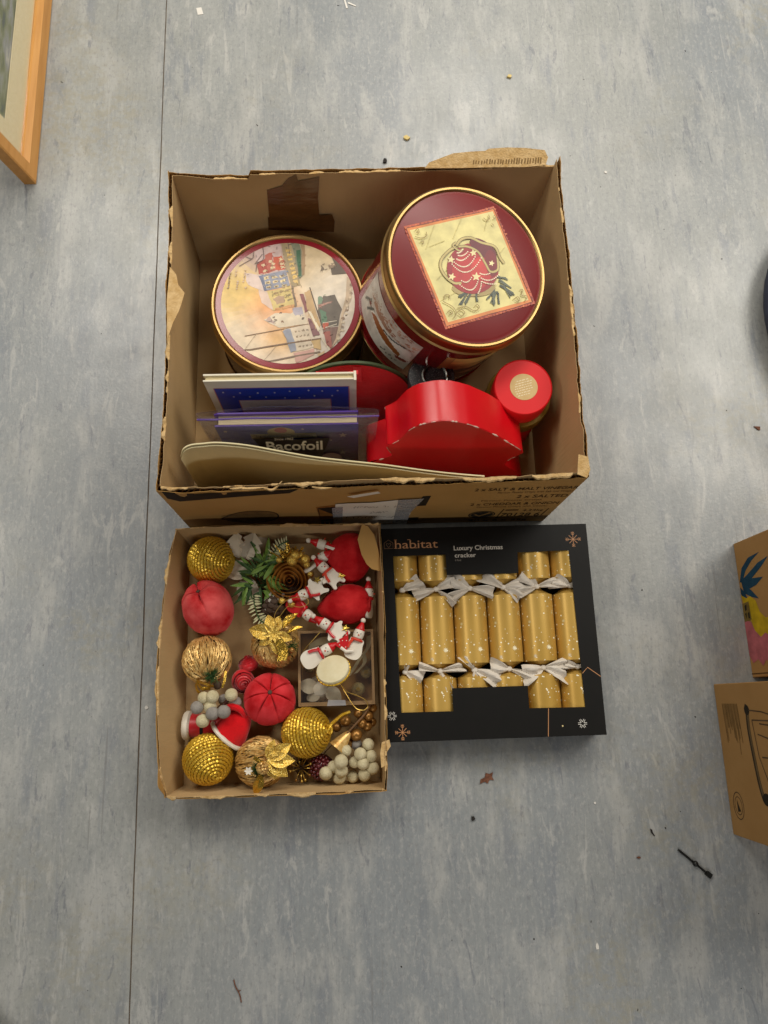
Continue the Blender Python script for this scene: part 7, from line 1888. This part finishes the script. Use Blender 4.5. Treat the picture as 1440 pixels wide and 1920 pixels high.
mb.tube(wpath([(-0.028, 0.034, 0.060), (-0.016, 0.020, 0.060), (-0.001, 0.014, 0.058), (0.013, 0.006, 0.056), (0.017, -0.004, 0.054), (0.010, -0.010, 0.053), (-0.002, -0.007, 0.055), (-0.013, 0.008, 0.058), (-0.027, 0.033, 0.060)]), 0.0007, 5)
mb.build('hanging_thread', 'thread_gold', t, fix=False)
t = thing('gold_thread', 'thin gold hanging thread looped over the corner of the clear lid', 'thread', (-0.079, 0.065, TZ + Hc + 0.006))
mb = MB()
mb.tube(catmull([(0.020, 0.052, 0.010), (0.006, 0.038, 0.006), (-0.008, 0.022, 0.003), (-0.012, 0.006, 0.001), (-0.008, -0.004, 0.0008)], 6), 0.0006, 5)
mb.build('strand', 'thread_gold', t, fix=False)

# ------------------------------------------------------------------ boxed crackers
X0, X1, Y0, Y1, ZT = 0.0465, 0.4045, -0.062, 0.291, 0.060
ck = thing('cracker_box', 'black window box of gold christmas crackers lying on the floor', 'box', (0, 0, 0))
MB().box(((X0 + X1) / 2, (Y0 + Y1) / 2, 0.0014), (X1 - X0, Y1 - Y0, 0.0014)).build('back_panel', 'black_card', ck, smooth=False)
for c, s in ((((X0 + 0.0006), (Y0 + Y1) / 2, 0.0305), (0.0012, Y1 - Y0, 0.057)), (((X1 - 0.0006), (Y0 + Y1) / 2, 0.0305), (0.0012, Y1 - Y0, 0.057)), (((X0 + X1) / 2, Y0 + 0.0006, 0.0305), (X1 - X0 - 0.0026, 0.0012, 0.057)), (((X0 + X1) / 2, Y1 - 0.0006, 0.0305), (X1 - X0 - 0.0026, 0.0012, 0.057))):
    MB().box(c, s).build('side_panel', 'black_card', ck, smooth=False)
WIN = [(0.067, 0.2425), (0.157, 0.243), (0.157, 0.2075), (0.280, 0.2075), (0.281, 0.2435), (0.3705, 0.245), (0.3735, -0.017), (0.281, -0.016), (0.281, 0.020), (0.156, 0.020), (0.156, -0.0165), (0.071, -0.016)]
OUT = [(X0, Y0), (X1, Y0), (X1, Y1), (X0, Y1)]
def framed_panel(name, outer, hole, z0, z1, m, parent):
    allp = [Vector((*a, 0)) for a in outer] + [Vector((*a, 0)) for a in hole]
    tris = geometry.tessellate_polygon([[Vector((*a, 0)) for a in outer], [Vector((*a, 0)) for a in hole]])
    n = len(allp)
    mb = MB()
    mb.v = [(p.x, p.y, z1) for p in allp] + [(p.x, p.y, z0) for p in allp]
    for a, b, c in tris:
        mb.f += [(a, b, c), (a + n, c + n, b + n)]
    for base, m_ in ((0, len(outer)), (len(outer), len(hole))):
        for i in range(m_):
            a, b = base + i, base + (i + 1) % m_
            mb.f.append((a, b, b + n, a + n))
    return mb.build(name, m, parent, smooth=False)
fp = framed_panel('front_panel', OUT, WIN, ZT - 0.0008, ZT, 'black_card', ck)
COP, WHT = 'b8845c', 'dcd8d0'
p = Print(base=ZT + 0.0001)
flat = lambda u, v, d: (u, v, d)
def letters_habitat(p):
    x, y, h, w = 0.0708, 0.2555, 0.0150, 0.0735
    p.text(COP, 'habitat', x, y, h, w)
    for fx, up in ((0.0, 0), (0.0, 1), (0.082, 0), (0.315, 1), (0.475, 0)):
        u = x + fx * w
        v = y + (h * 0.97 if up else 0.0)
        p.poly(COP, [(u - 0.0016, v), (u + 0.0036, v), (u + 0.0036, v + 0.0009), (u - 0.0016, v + 0.0009)])
letters_habitat(p)
p.build('brand_lettering', fp, flat, 'print_foil')['kind'] = 'stuff'
p = Print(base=ZT + 0.0001)
hx, hy = 0.0600, 0.2625
p.line('7a5a40', [(hx - 0.0075, hy - 0.0065), (hx - 0.0075, hy + 0.003), (hx, hy + 0.0085), (hx + 0.0075, hy + 0.003), (hx + 0.0075, hy - 0.0065), (hx - 0.0075, hy - 0.0065)], 0.0009)
p.line('7a5a40', [(hx, hy - 0.005), (hx - 0.004, hy), (hx - 0.0032, hy + 0.003), (hx, hy + 0.001), (hx + 0.0032, hy + 0.003), (hx + 0.004, hy), (hx, hy - 0.005)], 0.0009)
p.build('house_logo', fp, flat, 'print_foil')
p = Print(base=ZT + 0.0001)
p.text('cfc8bc', 'Luxury Christmas', 0.1715, 0.2500, 0.0082, 0.0845, bold=0.012)
p.text('cfc8bc', 'cracker', 0.1725, 0.2375, 0.0078, 0.0365, bold=0.012)
p.text('8a8278', '6 Pack', 0.1730, 0.2310, 0.0036, 0.0105)
p.build('title_lettering', fp, flat, 'print_foil')['kind'] = 'stuff'
def flake8(p, x, y, r, col):
    for k in range(8):
        a = k * PI / 4
        L = r if k % 2 == 0 else r * 0.72
        d = Vector((math.cos(a), math.sin(a)))
        n = Vector((-d.y, d.x))
        o = Vector((x, y))
        p.line(col, [o, o + d * L], 0.00085)
        if k % 2 == 0:
            for f in (0.55, 0.75):
                for s in (-1, 1):
                    b = o + d * r * f
                    p.line(col, [b, b + d * r * 0.20 + n * s * r * 0.2], 0.0008, True)
p = Print(base=ZT + 0.0001)
flake8(p, 0.3795, 0.2640, 0.0135, 'c08a5e')
p.build('snowflake', fp, flat, 'print_foil')
p = Print(base=ZT + 0.0001)
flake8(p, 0.0720, -0.0470, 0.0125, 'c08a5e')
p.build('snowflake', fp, flat, 'print_foil')
def flake6(p, x, y, r, col):
    for k in range(6):
        a = k * PI / 3
        d = Vector((math.cos(a), math.sin(a)))
        n = Vector((-d.y, d.x))
        o = Vector((x, y))
        for s in (-1, 1):
            p.line(col, [o + d * r * 0.30 + n * s * r * 0.16, o + d * r + n * s * r * 0.16], 0.0008, True)
p = Print(base=ZT + 0.0001)
flake6(p, 0.0560, -0.0210, 0.0072, WHT)
p.build('snowflake', fp, flat, 'print_foil')
p = Print(base=ZT + 0.0001)
flake6(p, 0.3665, -0.0430, 0.0074, WHT)
p.build('snowflake', fp, flat, 'print_foil')
p = Print(base=ZT + 0.0001)
p.line('c08a5e', [(0.3125, -0.0175), (0.3085, -0.0615)], 0.0011)
p.build('copper_line', fp, flat, 'print_foil')
p = Print(base=ZT + 0.0001)
p.line('c08a5e', [(0.3740, 0.0370), (0.3835, 0.0465), (0.4040, 0.0310)], 0.0011)
p.build('copper_line', fp, flat, 'print_foil')
p = Print(base=ZT + 0.0001)
p.ellipse('dcc890', (0.3335, -0.0458), 0.0013, 0.0013, 10)
p.build('gold_dot', fp, flat, 'print_foil')
p = Print()
tissue_r = random.Random(77)
RC, ZC = 0.0284, 0.0300
def cyl_map(cx):
    return lambda u, v, d: (cx + (RC + d) * math.sin(u / RC), v, ZC + (RC + d) * math.cos(u / RC))
def tube_part(name, cx, y0, y1, parent, r=RC, m='cracker_gold'):
    mb = MB()
    n = 40
    vs = []
    for rr in (r, r - 0.0006):
        for y in (y0, y1):
            vs += [(cx + rr * math.cos(2 * PI * k / n), y, ZC + rr * math.sin(2 * PI * k / n)) for k in range(n)]
    fs = []
    for k in range(n):
        j = (k + 1) % n
        fs += [(k, j, n + j, n + k), (2 * n + k, 3 * n + k, 3 * n + j, 2 * n + j), (k, 2 * n + k, 2 * n + j, j), (n + k, n + j, 3 * n + j, 3 * n + k)]
    mb.add(vs, fs)
    return mb.build(name, m, parent)
def neck(cx, ya, yb, parent, seed):
    """folded gold card drawn in between two tubes"""
    mb = MB()
    n, k = 42, 7
    def fn(u, v):
        a = 2 * PI * u
        f = abs(v - 0.5) * 2
        r = 0.0085 + (RC - 0.001 - 0.0085) * f ** 1.4
        r *= 1 - 0.10 * (1 - f) * math.cos(7 * a + seed) - 0.05 * (abs(((u * 7) % 1) - 0.5) < 0.06)
        return (cx + r * math.cos(a), ya + (yb - ya) * v, ZC + r * math.sin(a))
    mb.grid(fn, n, 9, True)
    return mb.build('neck', 'cracker_gold', parent, fix=False)
def bow(parent, cx, y, seed, dirs):
    """strip of tissue knotted round the neck, its two ends fanning out"""
    sr = random.Random(seed)
    t = MB()
    t.sphere((cx, y, ZC + 0.0165), 0.0045, 10, 8, (1.25, 1.1, 0.8))
    o = t.build('knot', 'tissue', parent, fix=False)
    for (ang, L, W) in dirs:
        d = Vector((math.cos(R(ang)), math.sin(R(ang)), 0))
        n = Vector((-d.y, d.x, 0))
        ph = sr.uniform(0, 6)
        cut = sr.uniform(-0.35, 0.35)
        def fn(u, v, d=d, n=n, L=L, W=W, ph=ph, cut=cut):
            w = W * (0.10 + 0.90 * min(1, u * 1.1) ** 0.75)
            yy = w * (v - 0.5)
            ln = L * u * (1 + cut * (v - 0.5))
            fold = 0.0035 * math.sin(v * 9 + ph + u * 2) * (0.4 + u)
            z = ZC + 0.0165 + 0.008 * math.sin(PI * min(1, u * 0.9)) + fold + 0.0015 * noise.noise(Vector((u * 6, v * 6, ph)))
            return tuple(Vector((cx, y, 0)) + d * ln + n * yy + Vector((0, 0, z)))
        MB().grid(fn, 12, 12).build('tie_end', 'tissue', o, fix=False)
PITCH = 0.0578
cr_lab = ['gold cracker at the logo end of the black box', 'second gold cracker from the logo end of the black box', 'third gold cracker from the logo end of the black box',
          'third gold cracker from the copper snowflake end of the black box', 'second gold cracker from the copper snowflake end of the black box', 'gold cracker at the copper snowflake end of the black box']
bowsT = [[(25, 0.030, 0.022)], [(195, 0.034, 0.016), (28, 0.030, 0.022), (-40, 0.034, 0.012)], [(150, 0.030, 0.026), (-12, 0.034, 0.018), (205, 0.032, 0.014)], [(148, 0.034, 0.024), (5, 0.030, 0.024), (-35, 0.028, 0.018)], [(130, 0.030, 0.030), (195, 0.030, 0.018), (10, 0.030, 0.016)], [(165, 0.026, 0.022), (10, 0.026, 0.026)]]
bowsB = [[(-25, 0.026, 0.024), (80, 0.020, 0.012)], [(-72, 0.040, 0.020), (165, 0.032, 0.012), (8, 0.034, 0.014)], [(-25, 0.040, 0.026), (130, 0.026, 0.014), (-95, 0.026, 0.014)], [(-20, 0.036, 0.014), (170, 0.028, 0.024)], [(200, 0.034, 0.030), (-20, 0.034, 0.024), (10, 0.036, 0.016)], [(10, 0.024, 0.014), (170, 0.020, 0.014)]]
for i in range(6):
    cx = (X0 + X1) / 2 + (i - 2.5) * PITCH + 0.0005
    t = thing('christmas_cracker', cr_lab[i], 'cracker', (0, 0, 0), None, 'gold crackers in the black window box')
    tube_part('barrel', cx, 0.060, 0.172, t)
    tube_part('end_tube', cx, 0.199, 0.262, t)
    tube_part('end_tube', cx, -0.036, 0.037, t)
    neck(cx, 0.172, 0.199, t, i)
    neck(cx, 0.037, 0.060, t, i + 3)
    bow(t, cx, 0.1855, 50 + i, [(a, l * 1.2, w * 1.25) for a, l, w in bowsT[i]])
    bow(t, cx, 0.0485, 80 + i, [(a, l * 1.15, w * 1.2) for a, l, w in bowsB[i]])
    p = Print(base=0.00025)
    sr = random.Random(200)            # every cracker is cut from the same printed card
    for k in range(150):
        u, v = sr.uniform(-0.042, 0.042), sr.uniform(-0.034, 0.260)
        if 0.037 < v < 0.060 or 0.172 < v < 0.199:
            continue
        s = sr.choice((0.0007, 0.0010, 0.0014))
        p.ellipse('fff6d8', (u, v), s, s, 6)
        p.h -= p.step
    for (u, v, r, c) in ((0.010, 0.082, 0.0050, 'f6ecc8'), (-0.014, 0.068, 0.0040, 'cdb890'), (-0.020, 0.125, 0.0034, 'd8c48c'), (0.024, 0.140, 0.0034, 'd8c48c'), (0.016, 0.22, 0.0030, 'd8c48c')):
        star2(p, c, u, v, r, 8, 0.45)
    p.build('star_print', t, cyl_map(cx), 'print_foil')['kind'] = 'stuff'

# ------------------------------------------------------------------ boxes at the right
def side_box(lb, x0, x1, y0, y1, h, m, lean=0.0):
    t = thing('cardboard_box', lb, 'box', ((x0 + x1) / 2, (y0 + y1) / 2, 0))
    ax, ay = (x1 - x0) / 2, (y1 - y0) / 2
    th = 0.004
    def panel(name, c, s):
        mb = MB().box(c, s)
        o = mb.build(name, m, t, smooth=False)
        bv = o.modifiers.new('edge', 'BEVEL')
        bv.width, bv.segments = 0.0016, 2
        return o
    panel('west_panel', (-ax + th / 2, 0, h / 2), (th, 2 * ay, h))
    panel('side_panel', (ax - th / 2, 0, h / 2), (th, 2 * ay, h))
    panel('side_panel', (0, -ay + th / 2, h / 2), (2 * ax - 2 * th - 0.0005, th, h))
    panel('side_panel', (0, ay - th / 2, h / 2), (2 * ax - 2 * th - 0.0005, th, h))
    panel('top_flap', (0, -ay / 2, h + th / 2), (2 * ax, ay - 0.001, th))
    panel('top_flap', (0, ay / 2, h + th / 2), (2 * ax, ay - 0.001, th))
    return t, ax, ay
t, ax, ay = side_box('plain cardboard box printed with an appliance outline drawing', 0.619, 0.92, -0.231, 0.013, 0.29, 'cardboard_warm')
for ch in t.children:
    if ch.name.startswith('west_panel'):
        ch.name = 'side_panel'
p = Print(base=0.0003)
yc = -0.109
def W(pts):
    return [(y - yc, z) for y, z in pts]
LINE = '5a4630'
body = catmull([(*a, 0) for a in W([(-0.024, 0.100), (-0.030, 0.106), (-0.060, 0.104), (-0.100, 0.108), (-0.140, 0.114), (-0.163, 0.122), (-0.166, 0.132), (-0.158, 0.142)])], 6)
p.line('3c3020', [(a.x, a.y) for a in body], 0.010)
p.line('6a5638', [(a.x, a.y + 0.002) for a in body], 0.005)
p.ellipse('2c2418', W([(-0.030, 0.106)])[0], 0.008, 0.008)
p.ellipse('2c2418', W([(-0.162, 0.130)])[0], 0.009, 0.012)
for q in ([(-0.030, 0.112), (-0.032, 0.15), (-0.040, 0.20)], [(-0.045, 0.118), (-0.10, 0.125), (-0.15, 0.150)], [(-0.066, 0.130), (-0.072, 0.165), (-0.078, 0.22)], [(-0.100, 0.134), (-0.100, 0.18), (-0.100, 0.23)], [(-0.045, 0.118), (-0.045, 0.20)], [(-0.15, 0.15), (-0.15, 0.22)], [(-0.05, 0.14), (-0.055, 0.23)]):
    p.line(LINE, W(q), 0.0020)
west = lambda u, v, d, ax=ax: (-ax - d, u, v)
p.build('appliance_drawing', t, west, 'print_box')['kind'] = 'stuff'
p = Print(base=0.0003)
p.line(LINE, [(W([(-0.182, 0.032)])[0][0] + 0.021 * math.cos(a), W([(-0.182, 0.034)])[0][1] + 0.017 * math.sin(a)) for a in (2 * PI * k / 24 for k in range(25))], 0.0016)
p.line(LINE, [(W([(-0.182, 0.032)])[0][0] + 0.014 * math.cos(a), 0.034 + 0.012 * math.sin(a)) for a in (2 * PI * k / 20 for k in range(21))], 0.0012)
p.poly('3c3020', W([(-0.172, 0.030), (-0.192, 0.030), (-0.190, 0.040), (-0.182, 0.035)]))
p.build('round_badge', t, west, 'print_box')['kind'] = 'stuff'
p = Print(base=0.0003)
for k in range(16):
    z = 0.024 + k * 0.0034
    p.line('86673c' if k % 3 else '77592f', W([(-0.020, z), (-0.055 - 0.03 * rnd.random(), z + 0.004)]), 0.0024, True)
p.line('77592f', W([(-0.05, 0.070), (-0.10, 0.068)]), 0.0016)
p.build('text_block', t, west, 'print_box')['kind'] = 'stuff'
t, ax, ay = side_box('cardboard box printed with teal leaves and yellow and pink splashes', 0.690, 1.0, 0.022, 0.260, 0.26, 'cardboard_warm')
for ch in t.children:
    if ch.name.startswith('west_panel'):
        ch.name = 'side_panel'
yc = 0.141
p = Print(base=0.0003)
for q in ([(0.188, 0.004), (0.212, 0.018), (0.226, 0.045), (0.229, 0.085), (0.219, 0.055), (0.205, 0.030), (0.190, 0.016)],
          [(0.190, 0.006), (0.198, 0.035), (0.212, 0.075), (0.217, 0.110), (0.204, 0.085), (0.190, 0.050), (0.180, 0.020)],
          [(0.190, 0.010), (0.190, 0.040), (0.186, 0.085), (0.176, 0.060), (0.172, 0.030), (0.178, 0.012)],
          [(0.184, 0.012), (0.170, 0.040), (0.152, 0.062), (0.158, 0.038), (0.168, 0.014)],
          [(0.180, 0.004), (0.168, 0.018), (0.145, 0.030), (0.150, 0.016), (0.168, 0.003)]):
    p.poly('1c4258', W(q))
west = lambda u, v, d, ax=ax: (-ax - d, u, v)
p.build('leaf_print', t, west, 'print_box')
p = Print(base=0.0004)
p.poly('c4a418', W([(0.166, 0.002), (0.158, 0.020), (0.160, 0.034), (0.150, 0.050), (0.130, 0.058), (0.118, 0.075), (0.122, 0.110), (0.090, 0.112), (0.086, 0.085), (0.094, 0.066), (0.086, 0.048), (0.100, 0.032), (0.118, 0.026), (0.140, 0.012)]))
p.build('yellow_splash', t, west, 'print_box')
p = Print(base=0.0006)
p.poly('b8666c', W([(0.122, 0.002), (0.116, 0.024), (0.100, 0.034), (0.088, 0.050), (0.094, 0.066), (0.086, 0.086), (0.066, 0.098), (0.044, 0.070), (0.050, 0.056), (0.040, 0.044), (0.052, 0.030), (0.046, 0.012), (0.06, 0.002)]))
p.build('pink_splash', t, west, 'print_box')
p = Print(base=0.0008)
p.poly('7a6430', W([(0.150, 0.003), (0.152, 0.026), (0.120, 0.028), (0.118, 0.003)]))
for q in ([(0.146, 0.010), (0.148, 0.018), (0.138, 0.016), (0.136, 0.010)], [(0.132, 0.008), (0.134, 0.014), (0.122, 0.012)], [(0.132, 0.018), (0.134, 0.024), (0.122, 0.024), (0.123, 0.018)]):
    p.poly('2a2418', W(q))
p.build('handling_marks', t, west, 'print_box')['kind'] = 'stuff'
p = Print(base=0.0003)
p.line('5a4022', W([(0.028, 0.0), (0.028, 0.12)]), 0.002)  # shade of the gap between the two boxes, painted as a dark line
p.build('gap_shade', t, west, 'print_box')

# ------------------------------------------------------------------ framed picture leaning at the left
LEAN = math.atan(0.22)
fr = thing('picture_frame', 'pale wooden picture frame with landscape print standing on the floor', 'picture', (-0.612, 1.025, 0.0005), Matrix.Rotation(-LEAN, 3, 'Y').to_quaternion())
FW, FH, B = 0.72, 0.56, 0.036       # along the floor, up, width of the moulding
def moulding(name, a, b, inward):
    a, b, inward = Vector(a), Vector(b), Vector(inward)
    prof = [(0.0, -0.024), (0.0, -0.002), (0.003, 0.0), (0.027, 0.0), (0.036, -0.008), (0.036, -0.024)]
    mb = MB()
    d = (b - a).normalized()
    n = Vector((1, 0, 0))
    for q, s in ((a, 1), (b, -1)):
        for u, w in prof:
            mb.v.append(q + inward * u + d * s * u + n * w)      # mitred ends
    m = len(prof)
    mb.f = [(i, (i + 1) % m, m + (i + 1) % m, m + i) for i in range(m)] + [tuple(range(m)), tuple(range(m, 2 * m))]
    mb.build(name, 'wood_frame', fr, smooth=False)
moulding('rail', (0, 0, 0), (0, FW, 0), (0, 0, 1))
moulding('rail', (0, 0, FH), (0, FW, FH), (0, 0, -1))
moulding('stile', (0, 0, 0), (0, 0, FH), (0, 1, 0))
moulding('stile', (0, FW, 0), (0, FW, FH), (0, -1, 0))
MB().box((-0.022, FW / 2, FH / 2), (0.003, FW - 2 * B, FH - 2 * B)).build('backing', 'mount_card', fr, smooth=False)
ob = [(B + 0.0005, B + 0.0005), (FW - B - 0.0005, B + 0.0005), (FW - B - 0.0005, FH - B - 0.0005), (B + 0.0005, FH - B - 0.0005)]
MT = 0.045
hb = [(B + MT, B + MT + 0.006), (FW - B - MT, B + MT + 0.006), (FW - B - MT, FH - B - MT), (B + MT, FH - B - MT)]
mo = framed_panel('mount', ob, hb, 0, 0.0016, 'mount_card', fr)
mo.matrix_local = Matrix(((0, 0, 1, -0.0165), (1, 0, 0, 0), (0, 1, 0, 0), (0, 0, 0, 1)))
MB().box((-0.0190, FW / 2, FH / 2), (0.001, FW - 2 * B - 0.04, FH - 2 * B - 0.04)).build('painting', 'painting', fr, smooth=False)
MB().box((-0.0125, FW / 2, FH / 2), (0.0016, FW - 2 * B - 0.001, FH - 2 * B - 0.001)).build('glass', 'picture_glass', fr, smooth=False)

# ------------------------------------------------------------------ dark bags just reaching into view
def soft_bag(name, lb, cat, c, rx, ry, h, m, seed):
    t = thing(name, lb, cat, c)
    def fn(u, v):
        a = 2 * PI * u
        th = PI * (0.02 + 0.96 * v)
        s = math.sin(th) ** 0.45
        k = 1 + 0.02 * noise.noise(Vector((math.cos(a) * 2.2, math.sin(a) * 2.2, v * 3 + seed)))
        return (rx * s * k * math.cos(a), ry * s * k * math.sin(a), h / 2 - h / 2 * math.copysign(abs(math.cos(th)) ** 0.8, math.cos(th)))
    MB().grid(fn, 64, 28, True).build('body', m, t, fix=True)
    m_ = MB()
    m_.tube(catmull([(-rx * 0.3, -0.02, h * 0.97), (-rx * 0.2, -0.02, h + 0.05), (rx * 0.2, -0.02, h + 0.05), (rx * 0.3, -0.02, h * 0.97)], 8), 0.008, 8)
    m_.build('handle', m, t)
    return t
soft_bag('holdall', 'dark navy holdall with rounded side standing on the vinyl floor', 'bag', (1.071, 0.690, 0.001), 0.27, 0.28, 0.07, 'navy_fabric', 1.0)
soft_bag('cloth_pouch', 'dark grey cloth pouch lying on the floor by the seam', 'bag', (-0.642, -0.515, 0.001), 0.12, 0.10, 0.05, 'grey_fabric', 4.0)

# ------------------------------------------------------------------ bits dropped on the floor
def flat_bit(name, lb, cat, loc, pts, m, th=0.0012, curl=0.0, group=None):
    mb = MB()
    mb.prism(pts, lambda u, v, d: (u, v, d + 0.0004 + curl * (u * u + v * v)), 0, th)
    o = mb.build(name, m, None, smooth=False)
    o.location = (loc[0], loc[1], 0.0)
    tag(o, lb, cat, group)
    return o
def chip(r, n, seed, sx=1.0, sy=1.0):
    sr = random.Random(seed)
    return [(r * sx * sr.uniform(0.6, 1.1) * math.cos(2 * PI * i / n), r * sy * sr.uniform(0.6, 1.1) * math.sin(2 * PI * i / n)) for i in range(n)]
flat_bit('paper_scrap', 'small square white paper scrap on the floor beyond the box', 'scrap', (-0.301, 1.448), [(-0.008, 0.009), (0.003, 0.011), (0.008, -0.007), (-0.004, -0.009)], 'debris_white', 0.0006)
t = thing('paper_curl', 'forked curl of white paper on the floor beyond the box', 'scrap', (0.019, 1.470, 0))
m_ = MB()
m_.prism([(-0.012, 0.012), (-0.009, 0.012), (-0.003, -0.012), (-0.007, -0.013)], lambda u, v, d: (u, v, d + 0.0004), 0, 0.0008)
m_.build('strand', 'debris_white', t, smooth=False)
m_ = MB()
m_.prism([(-0.002, 0.004), (0.014, -0.005), (0.014, -0.008), (-0.003, 0.000)], lambda u, v, d: (u, v, d + 0.0006), 0, 0.0008)
m_.build('strand', 'debris_white', t, smooth=False)
flat_bit('crumb', 'yellow crumb far behind the box towards the tilted tin side', 'crumb', (0.354, 1.279), chip(0.006, 9, 1, 1, 0.7), 'debris_yellow', 0.004)
flat_bit('crumb', 'yellow crumb on the floor just behind the box', 'crumb', (0.129, 1.128), chip(0.007, 9, 2, 1, 0.8), 'debris_yellow', 0.004)
flat_bit('soil_crumb', 'dark brown crumb behind the box rim by the torn flap', 'crumb', (0.083, 1.073), chip(0.0065, 8, 3, 0.8, 1), 'debris_dark', 0.004)
flat_bit('leaf_fragment', 'ragged red brown leaf fragment in front of the cracker box', 'leaf', (0.213, -0.127), [(-0.012, -0.009), (-0.010, -0.002), (-0.003, 0.001), (-0.001, 0.008), (0.005, 0.006), (0.011, 0.009), (0.009, 0.001), (0.012, -0.004), (0.005, -0.003), (0.001, -0.009), (-0.004, -0.006)], 'debris_brown', 0.0008, 6.0)
flat_bit('soil_crumb', 'square dark crumb on the floor in front of the leaf fragment', 'crumb', (0.186, -0.190), chip(0.004, 6, 5), 'debris_dark', 0.003)
flat_bit('paper_fleck', 'tiny white fleck on the floor beside the tray by the seam', 'fleck', (-0.355, 0.006), chip(0.0035, 7, 6), 'debris_white', 0.001)
flat_bit('paper_fleck', 'tiny white fleck on the floor beside the box back corner', 'fleck', (0.536, 1.044), chip(0.004, 7, 7), 'debris_white', 0.001)
flat_bit('bark_chip', 'small brown chip near the navy holdall', 'chip', (0.769, 0.481), [(-0.007, 0.004), (0.005, 0.003), (0.004, -0.004), (0.0, -0.003)], 'debris_brown', 0.0016)
flat_bit('paper_fleck', 'tiny white fleck in front of the cracker box corner', 'fleck', (0.392, -0.173), chip(0.0022, 7, 8), 'debris_white', 0.001)
flat_bit('bark_chip', 'small brown chip beside the black plastic tie', 'chip', (0.456, -0.260), chip(0.0032, 7, 9, 1.2, 0.6), 'debris_brown', 0.0016)
flat_bit('paper_fleck', 'pale creased fleck on the open floor in front', 'fleck', (0.374, -0.389), chip(0.005, 8, 10, 0.6, 1.2), 'debris_white', 0.0006)
flat_bit('dust_curl', 'dark curl of fluff between the cracker box and the black tie', 'fluff', (0.483, -0.222), [(-0.003, 0.005), (0.000, 0.004), (0.001, -0.001), (0.004, -0.006), (0.002, -0.006), (-0.002, -0.001)], 'debris_dark', 0.0012)
t = thing('plastic_tie', 'black plastic tie with a bead in its middle on the floor', 'plastic tie', (0.546, -0.271, 0), Matrix.Rotation(math.atan2(-0.040, 0.046), 3, 'Z').to_quaternion())
m_ = MB()
m_.box((0, 0, 0.0022), (0.062, 0.0034, 0.0036))
m_.build('strip', 'black_plastic', t, smooth=False)
m_ = MB()
m_.sphere((0.002, 0, 0.0045), 0.0048, 10, 8)
m_.build('bead', 'black_plastic', t)
m_ = MB()
m_.box((0.029, 0, 0.0034), (0.009, 0.008, 0.006))
m_.build('head', 'black_plastic', t, smooth=False)
t = thing('dry_twig', 'thin dry brown twig on the open floor near the seam', 'twig', (-0.197, -0.427, 0))
m_ = MB()
m_.tube(catmull([(-0.006, 0.016, 0.0014), (-0.003, 0.006, 0.0016), (0.003, -0.004, 0.0014), (0.006, -0.016, 0.0012)], 4), 0.0009, 5)
m_.build('stalk', 'debris_brown', t)
m_ = MB()
m_.tube([(0.001, 0.0, 0.0014), (0.005, 0.001, 0.0013)], 0.0006, 4)
m_.build('side_shoot', 'debris_brown', t)
# dust and grit
mb = MB()
sr = random.Random(99)
for i in range(130):
    x, y = sr.uniform(-0.75, 0.95), sr.uniform(-0.52, 1.55)
    if -0.32 < x < 0.42 and -0.14 < y < 0.88:
        continue
    s = sr.choice((0.0005, 0.0006, 0.0008, 0.0011, 0.0018))
    l = sr.choice((1, 1, 1.5, 4.0)) if s < 0.0015 else 1.3
    a = sr.uniform(0, PI)
    mb.box((x, y, 0.0004), (s * l, s, 0.0006), Matrix.Rotation(a, 3, 'Z'))
o = mb.build('floor_grit', 'debris_dark', None, smooth=False, fix=False)
tag(o, 'scattered dark grit and dust specks on the grey vinyl', 'grit', kind='stuff')
